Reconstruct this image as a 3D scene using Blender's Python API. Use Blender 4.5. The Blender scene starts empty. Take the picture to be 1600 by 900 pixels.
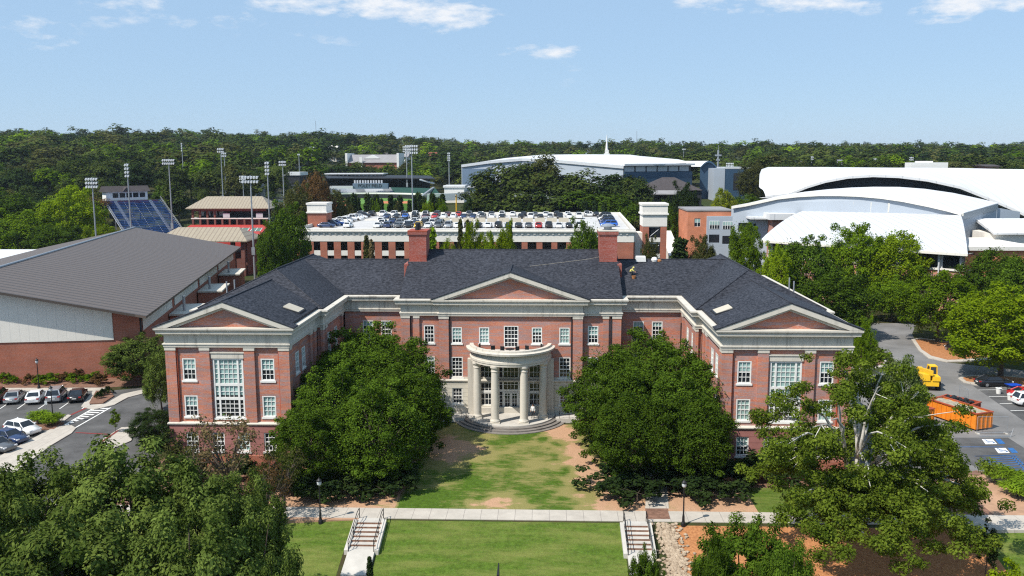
import bpy, math, random
import numpy as np
from mathutils import Vector, Matrix, Euler
R = math.radians
S = bpy.context.scene
COL = S.collection
# ------------------------------------------------------------------ camera
CAM = Vector((4.12, -84.28, 30.32)); FPX = 1360.3; PITCH = R(8.3); YAW = R(2.2); ROLL = R(-.21)
FWD0 = Vector((-math.sin(YAW), math.cos(YAW), 0)); RIGHT = Vector((math.cos(YAW), math.sin(YAW), 0))
FWD = FWD0 * math.cos(PITCH) - Vector((0, 0, 1)) * math.sin(PITCH)
UP = RIGHT.cross(FWD)
cx_ = RIGHT * math.cos(ROLL) + UP * math.sin(ROLL); cy_ = UP * math.cos(ROLL) - RIGHT * math.sin(ROLL)
cd = bpy.data.cameras.new('camera'); cam = bpy.data.objects.new('camera', cd); COL.objects.link(cam)
cam.matrix_world = Matrix(((cx_.x, cy_.x, -FWD.x, CAM.x), (cx_.y, cy_.y, -FWD.y, CAM.y), (cx_.z, cy_.z, -FWD.z, CAM.z), (0, 0, 0, 1)))
cd.sensor_width = 36; cd.lens = FPX / 1600 * 36; cd.clip_start = 1; cd.clip_end = 12000
S.camera = cam
# ------------------------------------------------------------------ light
SUN_EL = R(51); SUN_AZ = R(231)           # azimuth from +Y towards +X; light comes from the front left
world = bpy.data.worlds.new('World'); S.world = world; world.use_nodes = True
nt = world.node_tree; nt.nodes.clear()
def nd(t, kind, **kw):
    n = t.nodes.new(kind)
    for k, v in kw.items(): setattr(n, k, v)
    return n
out = nd(nt, 'ShaderNodeOutputWorld'); bg = nd(nt, 'ShaderNodeBackground'); bg.inputs[1].default_value = .125
sky = nd(nt, 'ShaderNodeTexSky', sky_type='NISHITA', sun_disc=False, sun_elevation=SUN_EL, sun_rotation=SUN_AZ, altitude=200, air_density=1.0, dust_density=.1, ozone_density=3.5)
tc = nd(nt, 'ShaderNodeTexCoord'); mp = nd(nt, 'ShaderNodeMapping'); mp.inputs['Scale'].default_value = (26, 26, 75); mp.inputs['Location'].default_value = (3.1, .4, 2.35)
no = nd(nt, 'ShaderNodeTexNoise'); no.inputs['Scale'].default_value = 1; no.inputs['Detail'].default_value = 7; no.inputs['Roughness'].default_value = .62
rp = nd(nt, 'ShaderNodeValToRGB'); rp.color_ramp.elements[0].position = .2; rp.color_ramp.elements[1].position = 1.0
sx = nd(nt, 'ShaderNodeSeparateXYZ'); mr = nd(nt, 'ShaderNodeMapRange'); mr.inputs['From Min'].default_value = .085; mr.inputs['From Max'].default_value = .19
mm = nd(nt, 'ShaderNodeMath', operation='MULTIPLY'); m2 = nd(nt, 'ShaderNodeMath', operation='MULTIPLY'); m2.inputs[1].default_value = .95
mx = nd(nt, 'ShaderNodeMix', data_type='RGBA'); mx.inputs['B'].default_value = (6.2, 6.4, 6.7, 1)
L = nt.links.new
L(tc.outputs['Generated'], mp.inputs[0]); L(mp.outputs[0], no.inputs[0]); L(tc.outputs['Generated'], sx.inputs[0]); L(sx.outputs[2], mr.inputs[0])

def mth(op, a, b=None):
    n = nd(nt, 'ShaderNodeMath', operation=op)
    for i, v in enumerate((a, b)):
        if v is None: continue
        if isinstance(v, (int, float)): n.inputs[i].default_value = v
        else: L(v, n.inputs[i])
    return n.outputs[0]
az_ = mth('ARCTAN2', sx.outputs[0], sx.outputs[1]); cover = None
# cloud banks: azimuth and height of the sky direction, half widths, strength (radians)
for px_, py_, wx_, hy_, k0 in ((185, 6, 60, 9, .4), (265, 4, 60, 9, .5), (480, 4, 70, 13, 1.0), (590, 10, 70, 15, 1.0), (690, 22, 75, 20, 1.05), (360, 20, 60, 9, .4), (78, 58, 45, 14, .42), (60, 34, 60, 10, .4), (850, 80, 60, 9, .75), (1120, 2, 60, 9, .8), (1230, 8, 110, 14, .95), (1330, 14, 50, 10, .7), (1500, 11, 60, 13, 1.05), (1590, 10, 30, 12, .95), (1480, 33, 40, 6, .6), (510, 62, 60, 30, .25), (725, 83, 25, 12, .3), (590, 78, 40, 8, .3), (895, 115, 40, 14, .22), (240, 30, 200, 16, .3)):
    v_ = (FWD * FPX + RIGHT * (px_ - 800) + UP * (450 - py_)); r_ = v_.length; a0, z0 = math.atan2(v_.x, v_.y), v_.z / r_; w0, h0 = 1.3 * wx_ / r_, 1.5 * hy_ / r_
    da, dz = mth('DIVIDE', mth('SUBTRACT', az_, a0), w0), mth('DIVIDE', mth('SUBTRACT', sx.outputs[2], z0), h0)
    f = mth('MULTIPLY', mth('MAXIMUM', mth('SUBTRACT', 1.25, mth('ADD', mth('MULTIPLY', da, da), mth('MULTIPLY', dz, dz))), 0), k0 / 1.25); cover = f if cover is None else mth('MAXIMUM', cover, f)
L(mth('ADD', mth('MULTIPLY', cover, .85), mth('MULTIPLY', mth('SUBTRACT', no.outputs[0], .54), 3.0)), rp.inputs[0])
L(mth('MULTIPLY', rp.outputs[0], mth('MINIMUM', mth('MULTIPLY', cover, 2.2), 1)), m2.inputs[0]); L(m2.outputs[0], mx.inputs['Factor']); hz = nd(nt, 'ShaderNodeMix', data_type='RGBA'); hz.inputs['Factor'].default_value = .78; hz.inputs['B'].default_value = (2.75, 4.1, 5.75, 1); L(sky.outputs[0], hz.inputs['A']); L(hz.outputs['Result'], mx.inputs['A']); L(mx.outputs['Result'], bg.inputs[0]); L(bg.outputs[0], out.inputs[0])
sd = bpy.data.lights.new('sun', 'SUN'); sd.energy = 5.0; sd.angle = R(.5); sd.color = (1, .945, .86)
sun = bpy.data.objects.new('sun', sd); COL.objects.link(sun)
sdir = Vector((math.sin(SUN_AZ) * math.cos(SUN_EL), math.cos(SUN_AZ) * math.cos(SUN_EL), math.sin(SUN_EL)))
sun.rotation_euler = sdir.to_track_quat('Z', 'Y').to_euler(); sun.location = (0, 0, 200)
vs = S.view_settings; vs.view_transform = 'Standard'; vs.look = 'None'; vs.exposure = .24; vs.gamma = 1; vs.use_curve_mapping = False
S.render.engine = 'CYCLES'
cy = S.cycles; cy.max_bounces = 5; cy.diffuse_bounces = 2; cy.glossy_bounces = 2; cy.transmission_bounces = 2; cy.transparent_max_bounces = 4; cy.volume_bounces = 0
cy.use_denoising = False; cy.filter_width = 1.2; cy.sample_clamp_indirect = 4; cy.caustics_reflective = False; cy.caustics_refractive = False
# ------------------------------------------------------------------ place helpers
def ray(px, py):
    c, s = math.cos(ROLL), math.sin(ROLL); a, b = px - 800, py - 450
    u, w = a * c + b * s, -a * s + b * c
    return FWD * FPX + RIGHT * u - UP * w
def G(px, py, z=-.5):
    d = ray(px, py); t = (z - CAM.z) / d.z; return CAM + d * t
def W(px, py, D):
    """a point of the sight line at D metres in front (along Y)"""
    d = ray(px, py); return CAM + d * (D / d.y)
def smooth(a, b, x):
    t = min(1, max(0, (x - a) / (b - a))); return t * t * (3 - 2 * t)
YS = -12.6
def gz(x, y):
    if y < YS: return -.5 - min(3.4, .27 * (YS - y))
    z = -.5 + 11.5 * smooth(215, 330, y) + 4 * smooth(330, 520, y) + 17 * smooth(520, 900, y) + 11 * smooth(900, 1500, y)
    z += 9.5 * smooth(60, 200, -x) * smooth(300, 520, y) + 6 * smooth(150, 420, -x) * smooth(250, 420, y) - 4 * smooth(100, 400, x) * smooth(600, 900, y)
    return z
# ------------------------------------------------------------------ mesh helpers
def tag(o, label=None, cat=None, group=None, kind=None):
    if label: o['label'] = label
    if cat: o['category'] = cat
    if group: o['group'] = group
    if kind: o['kind'] = kind
    return o
def thing(name, loc, label, cat, group=None, rz=0):
    o = bpy.data.objects.new(name, None); o.empty_display_size = .3; COL.objects.link(o)
    o.location = loc; o.rotation_euler = (0, 0, rz)
    return tag(o, label, cat, group)
def kids(o): return [c for c in o.children]
def copy_tree(o, parent=None):
    c = o.copy(); COL.objects.link(c)
    if parent is not None: c.parent = parent
    for ch in list(o.children): copy_tree(ch, c)
    return c
def recolor(o, idx, mat):
    s = o.material_slots[idx]; s.link = 'OBJECT'; s.material = mat
class MB:
    def __init__(s): s.v = []; s.f = []; s.m = []; s.sm = []
    def add(s, vs, fs, m=0, smooth=False):
        n = len(s.v); s.v += [tuple(v) for v in vs]
        for f in fs: s.f.append([n + i for i in f]); s.m.append(m); s.sm.append(smooth)
    def quad(s, a, b, c, d, m=0): s.add([a, b, c, d], [(0, 1, 2, 3)], m)
    def poly(s, pts, m=0): s.add(pts, [tuple(range(len(pts)))], m)
    def hexa(s, p, m=0):
        s.add(p, [(3, 2, 1, 0), (4, 5, 6, 7), (0, 1, 5, 4), (1, 2, 6, 5), (2, 3, 7, 6), (3, 0, 4, 7)], m)
    def box(s, x0, x1, y0, y1, z0, z1, m=0):
        s.hexa([(x0, y0, z0), (x1, y0, z0), (x1, y1, z0), (x0, y1, z0), (x0, y0, z1), (x1, y0, z1), (x1, y1, z1), (x0, y1, z1)], m)
    def prism(s, pts, z0, z1, m=0, bottom=True):
        """pts counter-clockwise"""
        n = len(pts); a = sum(pts[i][0] * pts[(i + 1) % n][1] - pts[(i + 1) % n][0] * pts[i][1] for i in range(n))
        if a < 0: pts = pts[::-1]
        s.add([(p[0], p[1], z0) for p in pts] + [(p[0], p[1], z1) for p in pts],
              [tuple(range(n, 2 * n))] + ([tuple(range(n - 1, -1, -1))] if bottom else []) + [(i, (i + 1) % n, n + (i + 1) % n, n + i) for i in range(n)], m)
    def tube(s, p0, p1, r0, r1=None, n=8, m=0, cap=True):
        r1 = r0 if r1 is None else r1
        p0, p1 = Vector(p0), Vector(p1); d = (p1 - p0).normalized()
        a = d.cross(Vector((0, 0, 1)) if abs(d.z) < .9 else Vector((1, 0, 0))).normalized(); b = d.cross(a)
        vs = []
        for p, r in ((p0, r0), (p1, r1)):
            for i in range(n):
                t = 2 * math.pi * i / n; vs.append(p + a * (math.cos(t) * r) + b * (math.sin(t) * r))
        fs = [(i, i + n, (i + 1) % n + n, (i + 1) % n) for i in range(n)]
        s.add(vs, fs, m, True)
        if cap: s.add(vs, [tuple(range(n)), tuple(range(2 * n - 1, n - 1, -1))], m)
    def lathe(s, c, prof, n=16, m=0):
        vs = []
        for r, z in prof:
            for i in range(n):
                t = 2 * math.pi * i / n; vs.append((c[0] + r * math.cos(t), c[1] + r * math.sin(t), c[2] + z))
        fs = [(k * n + i, k * n + (i + 1) % n, (k + 1) * n + (i + 1) % n, (k + 1) * n + i) for k in range(len(prof) - 1) for i in range(n)]
        fs.append(tuple(range(n - 1, -1, -1))); fs.append(tuple((len(prof) - 1) * n + i for i in range(n)))
        s.add(vs, fs, m, False)
    def build(s, name, mats, parent=None, origin=None, autosmooth=False):
        if not isinstance(mats, (list, tuple)): mats = [mats]
        me = bpy.data.meshes.new(name)
        o0 = Vector(origin) if origin is not None else Vector((0, 0, 0))
        me.from_pydata([(v[0] - o0.x, v[1] - o0.y, v[2] - o0.z) for v in s.v], [], s.f)
        for m in mats: me.materials.append(m)
        me.polygons.foreach_set('material_index', s.m); me.polygons.foreach_set('use_smooth', s.sm)
        me.update()
        o = bpy.data.objects.new(name, me); COL.objects.link(o)
        if parent is not None: o.parent = parent
        return o
class Frame:
    """wall frame: s along p0->p1, z up, outward normal on the right-hand side"""
    def __init__(s, p0, p1):
        s.p0 = Vector((p0[0], p0[1], 0)); d = Vector((p1[0] - p0[0], p1[1] - p0[1], 0)); s.L = d.length; s.d = d.normalized(); s.n = Vector((s.d.y, -s.d.x, 0))
    def pt(s, a, z, o=0): v = s.p0 + s.d * a + s.n * o; return (v.x, v.y, z)
    def box(s, mb, a0, a1, z0, z1, o0, o1, m=0):
        mb.hexa([s.pt(a0, z0, o1), s.pt(a1, z0, o1), s.pt(a1, z0, o0), s.pt(a0, z0, o0), s.pt(a0, z1, o1), s.pt(a1, z1, o1), s.pt(a1, z1, o0), s.pt(a0, z1, o0)], m)
    def wall(s, mb, a0, a1, z0, z1, holes, off=0, rev=.22, m=0, mrev=None):
        mrev = m if mrev is None else mrev
        hs = [h for h in holes if h[1] > a0 and h[0] < a1 and h[3] > z0 and h[2] < z1]
        A = sorted({a0, a1} | {min(max(t, a0), a1) for h in hs for t in h[:2]}); Z = sorted({z0, z1} | {min(max(t, z0), z1) for h in hs for t in h[2:4]})
        for i in range(len(A) - 1):
            for j in range(len(Z) - 1):
                ca, cz = (A[i] + A[i + 1]) / 2, (Z[j] + Z[j + 1]) / 2
                if any(h[0] < ca < h[1] and h[2] < cz < h[3] for h in hs): continue
                mb.quad(s.pt(A[i], Z[j], off), s.pt(A[i + 1], Z[j], off), s.pt(A[i + 1], Z[j + 1], off), s.pt(A[i], Z[j + 1], off), m)
        for h in hs:
            b0, b1, y0, y1 = h[:4]; y0 = max(y0, z0); y1 = min(y1, z1)
            mb.quad(s.pt(b0, y0, off), s.pt(b0, y1, off), s.pt(b0, y1, off - rev), s.pt(b0, y0, off - rev), mrev)
            mb.quad(s.pt(b1, y1, off), s.pt(b1, y0, off), s.pt(b1, y0, off - rev), s.pt(b1, y1, off - rev), mrev)
            mb.quad(s.pt(b0, y1, off), s.pt(b1, y1, off), s.pt(b1, y1, off - rev), s.pt(b0, y1, off - rev), mrev)
            mb.quad(s.pt(b1, y0, off), s.pt(b0, y0, off), s.pt(b0, y0, off - rev), s.pt(b1, y0, off - rev), mrev)
def npmesh(name, V, F, mats, parent=None, midx=None, tone=None, smooth=None):
    me = bpy.data.meshes.new(name); V = np.asarray(V, np.float32); F = np.asarray(F, np.int32); k = F.shape[1]
    me.vertices.add(len(V)); me.vertices.foreach_set('co', V.ravel())
    me.loops.add(F.size); me.loops.foreach_set('vertex_index', F.ravel())
    me.polygons.add(len(F)); me.polygons.foreach_set('loop_start', np.arange(0, F.size, k, dtype=np.int32)); me.polygons.foreach_set('loop_total', np.full(len(F), k, np.int32))
    for m in (mats if isinstance(mats, (list, tuple)) else [mats]): me.materials.append(m)
    if midx is not None: me.polygons.foreach_set('material_index', np.asarray(midx, np.int32))
    if smooth is not None: me.polygons.foreach_set('use_smooth', np.asarray(smooth, bool))
    if tone is not None:
        a = me.attributes.new('tone', 'FLOAT', 'POINT'); a.data.foreach_set('value', np.asarray(tone, np.float32))
    me.update(calc_edges=True); me.validate()
    o = bpy.data.objects.new(name, me); COL.objects.link(o)
    if parent is not None: o.parent = parent
    return o
# ------------------------------------------------------------------ materials
def mat(name):
    m = bpy.data.materials.new(name); m.use_nodes = True; t = m.node_tree
    return m, t, t.nodes['Principled BSDF']
def plain(name, col, rough=.6, metal=0, spec=.4, vary=.12, scale=1.5, bump=0, stretch=(1, 1, 1), col2=None):
    """a colour with an uneven, weathered tint"""
    m, t, b = mat(name)
    tc = nd(t, 'ShaderNodeTexCoord'); mp = nd(t, 'ShaderNodeMapping'); mp.inputs['Scale'].default_value = stretch
    no = nd(t, 'ShaderNodeTexNoise'); no.inputs['Scale'].default_value = scale; no.inputs['Detail'].default_value = 6; no.inputs['Roughness'].default_value = .65
    rp = nd(t, 'ShaderNodeValToRGB'); rp.color_ramp.elements[0].position = .32; rp.color_ramp.elements[1].position = .7
    c2 = col2 or tuple(min(1, c * (1 + vary)) for c in col); c1 = col if col2 else tuple(c * (1 - vary) for c in col)
    rp.color_ramp.elements[0].color = (*c1, 1); rp.color_ramp.elements[1].color = (*c2, 1)
    t.links.new(tc.outputs['Object'], mp.inputs[0]); t.links.new(mp.outputs[0], no.inputs[0]); t.links.new(no.outputs[0], rp.inputs[0]); t.links.new(rp.outputs[0], b.inputs['Base Color'])
    b.inputs['Roughness'].default_value = rough; b.inputs['Metallic'].default_value = metal; b.inputs['Specular IOR Level'].default_value = spec
    if bump:
        bp = nd(t, 'ShaderNodeBump'); bp.inputs['Strength'].default_value = bump; bp.inputs['Distance'].default_value = .05
        t.links.new(no.outputs[0], bp.inputs['Height']); t.links.new(bp.outputs[0], b.inputs['Normal'])
    return m
def mixc(t, fac, a, b, mode='MIX'):
    n = nd(t, 'ShaderNodeMix', data_type='RGBA', blend_type=mode)
    for k, v in (('Factor', fac), ('A', a), ('B', b)):
        if isinstance(v, (int, float)): n.inputs[k].default_value = v
        elif isinstance(v, tuple): n.inputs[k].default_value = (*v, 1)
        else: t.links.new(v, n.inputs[k])
    return n.outputs['Result']
def noise(t, vec, scale, detail=4, rough=.6, stretch=None, out='Fac', loc=(0, 0, 0), rot=(0, 0, 0)):
    if stretch:
        mp = nd(t, 'ShaderNodeMapping'); mp.inputs['Scale'].default_value = stretch; mp.inputs['Location'].default_value = loc; mp.inputs['Rotation'].default_value = rot
        t.links.new(vec, mp.inputs[0]); vec = mp.outputs[0]
    n = nd(t, 'ShaderNodeTexNoise'); n.inputs['Scale'].default_value = scale; n.inputs['Detail'].default_value = detail; n.inputs['Roughness'].default_value = rough
    t.links.new(vec, n.inputs[0]); return n.outputs[0]
def ramp(t, fac, stops):
    r = nd(t, 'ShaderNodeValToRGB'); e = r.color_ramp.elements
    while len(e) < len(stops): e.new(.5)
    for q, (p, c) in zip(e, stops):
        q.position = p; q.color = (*c, 1) if isinstance(c, tuple) else (c, c, c, 1)
    t.links.new(fac, r.inputs[0]); return r.outputs[0]
def brick(name, red, grey, orange, amount=.5):
    m, t, b = mat(name); tc = nd(t, 'ShaderNodeTexCoord'); o = tc.outputs['Object']
    f1 = ramp(t, noise(t, o, 1, 4, .65, (.33, .33, 3.4), rot=(0, R(5), 0)), [(.44, 0.), (.56, 1.)])
    f2 = noise(t, o, 1, 4, .75, (3.2, 3.2, 13)); f3 = noise(t, o, 1, 2, .5, (.3, .3, .5))
    c = mixc(t, ramp(t, f2, [(.35, 0.), (.68, 1.)]), red, orange)
    sm = nd(t, 'ShaderNodeMath', operation='MULTIPLY'); sm.inputs[1].default_value = amount; t.links.new(f1, sm.inputs[0])
    s2 = nd(t, 'ShaderNodeMath', operation='MULTIPLY'); t.links.new(sm.outputs[0], s2.inputs[0]); t.links.new(ramp(t, noise(t, o, 1, 2, .6, (4, 4, 10), loc=(3, 1, 2)), [(.3, .35), (.55, 1.)]), s2.inputs[1])
    c = mixc(t, s2.outputs[0], c, grey)
    fm = nd(t, 'ShaderNodeMath', operation='MULTIPLY'); fm.inputs[1].default_value = .5; t.links.new(ramp(t, noise(t, o, 1, 2, .8, (6, 6, 15), loc=(1, 4, 2)), [(.5, 0.), (.66, 1.)]), fm.inputs[0])
    c = mixc(t, fm.outputs[0], c, tuple(min(1, x * 1.25 + .1) for x in grey))
    c = mixc(t, 1.0, c, ramp(t, f3, [(.3, .84), (.7, 1.1)]), 'MULTIPLY')
    t.links.new(c, b.inputs['Base Color']); b.inputs['Roughness'].default_value = .85; b.inputs['Specular IOR Level'].default_value = .2
    bp = nd(t, 'ShaderNodeBump'); bp.inputs['Strength'].default_value = .5; bp.inputs['Distance'].default_value = .02; t.links.new(f2, bp.inputs['Height']); t.links.new(bp.outputs[0], b.inputs['Normal'])
    return m
def stone(name, col, dark, streak=.45):
    m, t, b = mat(name); tc = nd(t, 'ShaderNodeTexCoord'); o = tc.outputs['Object']
    f1 = ramp(t, noise(t, o, 1, 6, .7, (2.2, 2.2, .12)), [(.5, 0.), (.8, 1.)]); f2 = ramp(t, noise(t, o, .22, 4, .6, (1, 1, 1)), [(.42, 0.), (.72, 1.)])
    mu = nd(t, 'ShaderNodeMath', operation='MULTIPLY'); t.links.new(f1, mu.inputs[0]); t.links.new(f2, mu.inputs[1])
    m3 = nd(t, 'ShaderNodeMath', operation='MULTIPLY'); m3.inputs[1].default_value = streak * 2; t.links.new(mu.outputs[0], m3.inputs[0])
    c = mixc(t, m3.outputs[0], mixc(t, noise(t, o, 1.3, 5), tuple(x * .86 for x in col), tuple(min(1, x * 1.08) for x in col)), dark)
    t.links.new(c, b.inputs['Base Color']); b.inputs['Roughness'].default_value = .8; b.inputs['Specular IOR Level'].default_value = .25
    return m
def stained(m, xs, w):
    """black run-off stains at given distances along X"""
    t = m.node_tree; b = t.nodes['Principled BSDF']; src = b.inputs['Base Color'].links[0].from_socket
    o = nd(t, 'ShaderNodeTexCoord').outputs['Object']; sp = nd(t, 'ShaderNodeSeparateXYZ'); t.links.new(o, sp.inputs[0]); ab = nd(t, 'ShaderNodeMath', operation='ABSOLUTE'); t.links.new(sp.outputs[0], ab.inputs[0])
    for x in xs:
        s_ = nd(t, 'ShaderNodeMath', operation='SUBTRACT'); s_.inputs[1].default_value = x; t.links.new(ab.outputs[0], s_.inputs[0]); a2 = nd(t, 'ShaderNodeMath', operation='ABSOLUTE'); t.links.new(s_.outputs[0], a2.inputs[0])
        ad = nd(t, 'ShaderNodeMath', operation='MULTIPLY_ADD'); ad.inputs[1].default_value = 1.4; t.links.new(noise(t, o, 1, 5, .7, (1.6, 1.6, .5)), ad.inputs[0]); t.links.new(a2.outputs[0], ad.inputs[2])
        f = ramp(t, ad.outputs[0], [(0, .85), (.45, .75), (.85, 0.)]); src = mixc(t, f, src, (.05, .047, .042))
    t.links.new(src, b.inputs['Base Color']); return m
def courses(name, col, groove, period, width=.08, vertical=False, rough=.8, metal=0, axis=2, vary=.1, stretch=(1, 1, 1), rot=0):
    """regular joints (courses, seams) across a colour, dark line at each joint and a bump"""
    m, t, b = mat(name); tc = nd(t, 'ShaderNodeTexCoord'); o = tc.outputs['Object']
    sp = nd(t, 'ShaderNodeSeparateXYZ'); mpr = nd(t, 'ShaderNodeMapping'); mpr.inputs['Rotation'].default_value = (0, 0, rot); t.links.new(o, mpr.inputs[0]); t.links.new(mpr.outputs[0], sp.inputs[0])
    dv = nd(t, 'ShaderNodeMath', operation='DIVIDE'); dv.inputs[1].default_value = period; t.links.new(sp.outputs[axis], dv.inputs[0])
    fr = nd(t, 'ShaderNodeMath', operation='FRACT'); t.links.new(dv.outputs[0], fr.inputs[0])
    ls = nd(t, 'ShaderNodeMath', operation='LESS_THAN'); ls.inputs[1].default_value = width; t.links.new(fr.outputs[0], ls.inputs[0])
    f = noise(t, o, 1, 5, .65, stretch)
    c = mixc(t, ls.outputs[0], mixc(t, ramp(t, f, [(.3, 0.), (.7, 1.)]), tuple(x * (1 - vary) for x in col), tuple(min(1, x * (1 + vary)) for x in col)), groove)
    t.links.new(c, b.inputs['Base Color']); b.inputs['Roughness'].default_value = rough; b.inputs['Metallic'].default_value = metal; b.inputs['Specular IOR Level'].default_value = .3
    return m
def leafmat(name, dark, light, trans=.3, accent=None):
    m = bpy.data.materials.new(name); m.use_nodes = True; t = m.node_tree; t.nodes.clear()
    at = nd(t, 'ShaderNodeAttribute', attribute_name='tone'); oi = nd(t, 'ShaderNodeObjectInfo')
    c = ramp(t, at.outputs['Fac'], [(0, dark), (1, light)] if accent is None else [(0, dark), (.75, light), (.95, light), (1, accent)])
    hs = nd(t, 'ShaderNodeHueSaturation'); mr = nd(t, 'ShaderNodeMapRange'); mr.inputs['To Min'].default_value = .8; mr.inputs['To Max'].default_value = 1.2
    t.links.new(oi.outputs['Random'], mr.inputs[0]); t.links.new(mr.outputs[0], hs.inputs['Value'])
    t.links.new(c, hs.inputs['Color'])
    d = nd(t, 'ShaderNodeBsdfDiffuse'); tr = nd(t, 'ShaderNodeBsdfTranslucent'); mxs = nd(t, 'ShaderNodeMixShader'); mxs.inputs[0].default_value = trans
    o = nd(t, 'ShaderNodeOutputMaterial')
    t.links.new(hs.outputs[0], d.inputs[0]); t.links.new(hs.outputs[0], tr.inputs[0]); t.links.new(d.outputs[0], mxs.inputs[1]); t.links.new(tr.outputs[0], mxs.inputs[2])
    t.links.new(mxs.outputs[0], o.inputs[0])
    return m
M = {}
M['brick'] = brick('hall_brick', (.44, .132, .086), (.33, .225, .215), (.6, .25, .135), .95)
M['brick_dark'] = brick('dark_brown_brick', (.15, .05, .035), (.12, .08, .075), (.2, .07, .05), .3)  # darker brown brick for the pavilion walls, columns and beam
M['brick_chim'] = brick('chimney_brick', (.27, .06, .04), (.30, .15, .13), (.36, .09, .06), .5)
M['brick_gym'] = brick('dark_red_brick', (.31, .095, .058), (.25, .12, .09), (.42, .155, .09), .4)
M['brick_base'] = courses('banded_brick', (.35, .15, .13), (.2, .08, .07), .62, .08)
M['brick_orange'] = brick('orange_brick', (.52, .18, .09), (.42, .18, .11), (.6, .23, .12), .3)
M['stone'] = stone('limestone', (.61, .565, .485), (.16, .145, .125), .85)
M['stone_stained'] = stained(stone('stained_limestone', (.61, .565, .485), (.16, .145, .125), .85), (9.5, 12.4), 1)
M['stone_white'] = stone('white_concrete', (.74, .71, .65), (.4, .38, .34), .3)
M['stone_base'] = courses('rusticated_limestone', (.6, .56, .47), (.3, .27, .22), .5, .07)
def shingle():
    m, t, b = mat('slate_shingle'); tc = nd(t, 'ShaderNodeTexCoord'); o = tc.outputs['Object']
    f = noise(t, o, 1, 3, .7, (2.6, 2.6, 9)); g = noise(t, o, .12, 4)
    c = mixc(t, ramp(t, f, [(.38, 0.), (.64, 1.)]), (.012, .0135, .019), (.052, .055, .068))
    c = mixc(t, 1.0, c, ramp(t, g, [(.3, .82), (.7, 1.14)]), 'MULTIPLY')
    t.links.new(c, b.inputs['Base Color']); b.inputs['Roughness'].default_value = .75; b.inputs['Specular IOR Level'].default_value = .25
    bp = nd(t, 'ShaderNodeBump'); bp.inputs['Strength'].default_value = .55; bp.inputs['Distance'].default_value = .05; t.links.new(f, bp.inputs['Height']); t.links.new(bp.outputs[0], b.inputs['Normal'])
    return m
M['shingle'] = shingle()
M['white'] = plain('white_paint', (.78, .77, .73), .5, vary=.05)
M['glass'] = plain('dark_glass', (.018, .022, .028), .08, spec=.6, vary=.4, scale=.8)
M['blind'] = plain('blinds_behind_glass', (.23, .37, .34), .12, spec=.6, col2=(.4, .55, .52), scale=.7)
M['bluepane'] = plain('blue_tinted_glass', (.05, .09, .15), .1, spec=.6, vary=.3)
M['concrete'] = plain('pale_concrete', (.5, .47, .42), .85, vary=.13, scale=.7, bump=.1)
M['walk'] = courses('pavement_concrete', (.46, .415, .355), (.27, .24, .21), 1.5, .03, axis=0, vary=.12)
M['step'] = plain('worn_step_concrete', (.2, .18, .16), .85, vary=.25, scale=1.2)
M['asphalt'] = plain('asphalt', (.10, .098, .096), .9, vary=.34, scale=.3, spec=.2)
M['asphalt_old'] = plain('light_asphalt', (.19, .183, .176), .9, vary=.26, scale=.16, spec=.2)
M['paint'] = plain('road_paint', (.75, .74, .7), .6, vary=.12, scale=2)
M['bluepaint'] = plain('blue_road_paint', (.03, .13, .34), .6, vary=.3, scale=3)
M['redpaint'] = plain('red_kerb_paint', (.22, .035, .03), .6, vary=.3, scale=3)
M['mulch'] = plain('pine_straw', (.27, .10, .035), .95, col2=(.5, .23, .09), scale=5, bump=.4)
M['mulch2'] = plain('brown_mulch', (.12, .062, .04), .95, col2=(.28, .15, .10), scale=3, bump=.4)
M['dirt'] = plain('bare_dirt', (.42, .25, .155), .95, vary=.2, scale=.8)
M['black'] = plain('black_metal', (.012, .012, .013), .5, vary=.2)
M['grey_metal'] = plain('galvanised_steel', (.34, .36, .38), .45, metal=.4, vary=.12)
M['lamp_white'] = plain('lamp_housing', (.5, .52, .54), .4, vary=.1)
M['bark'] = plain('grey_brown_bark', (.10, .075, .055), .9, vary=.3, scale=3)
M['bark_white'] = plain('mottled_pale_bark', (.36, .33, .28), .85, col2=(.72, .7, .64), scale=1.4)
M['gymroof'] = courses('brown_metal_roof', (.132, .102, .083), (.075, .06, .05), 1.9, .3, axis=1, rot=-.2116, rough=.5, vary=.06)
M['tanroof'] = courses('tan_metal_roof', (.33, .28, .205), (.24, .19, .14), 1.2, .22, axis=0, rough=.5)
M['whitemetal'] = courses('white_standing_seam', (.6, .61, .62), (.44, .45, .47), 1.7, .14, axis=0, rough=.45, vary=.03)
M['whiteroof'] = courses('white_membrane', (.64, .645, .65), (.5, .51, .52), 4.2, .06, axis=0, rough=.6, vary=.07, stretch=(.05, .05, .05))
M['panel'] = courses('pale_metal_panel', (.72, .69, .62), (.62, .6, .55), 1.2, .06, axis=0, rough=.5, vary=.04)
M['bluewall'] = plain('blue_grey_cladding', (.035, .075, .13), .5, vary=.12, scale=.1)
M['greyblue'] = plain('slate_blue_panel', (.11, .16, .23), .5, vary=.08, scale=.1)
M['palewall'] = plain('pale_blue_grey_stucco', (.37, .415, .47), .7, vary=.04, scale=.1)
M['beige'] = plain('beige_precast', (.5, .45, .36), .8, vary=.06)
M['deck'] = plain('bleached_deck', (.5, .49, .475), .85, vary=.1, scale=.15)
M['brownroof'] = plain('brown_shingle', (.06, .05, .05), .85, vary=.2, scale=.6)
M['greyroof'] = plain('weathered_grey_roof', (.26, .25, .25), .8, vary=.15, scale=.3)
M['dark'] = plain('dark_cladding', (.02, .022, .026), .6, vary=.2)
M['blueseat'] = plain('blue_bench', (.05, .15, .42), .6, vary=.2, scale=3)
M['greenseat'] = plain('green_seat', (.03, .09, .075), .6, vary=.2)
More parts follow.
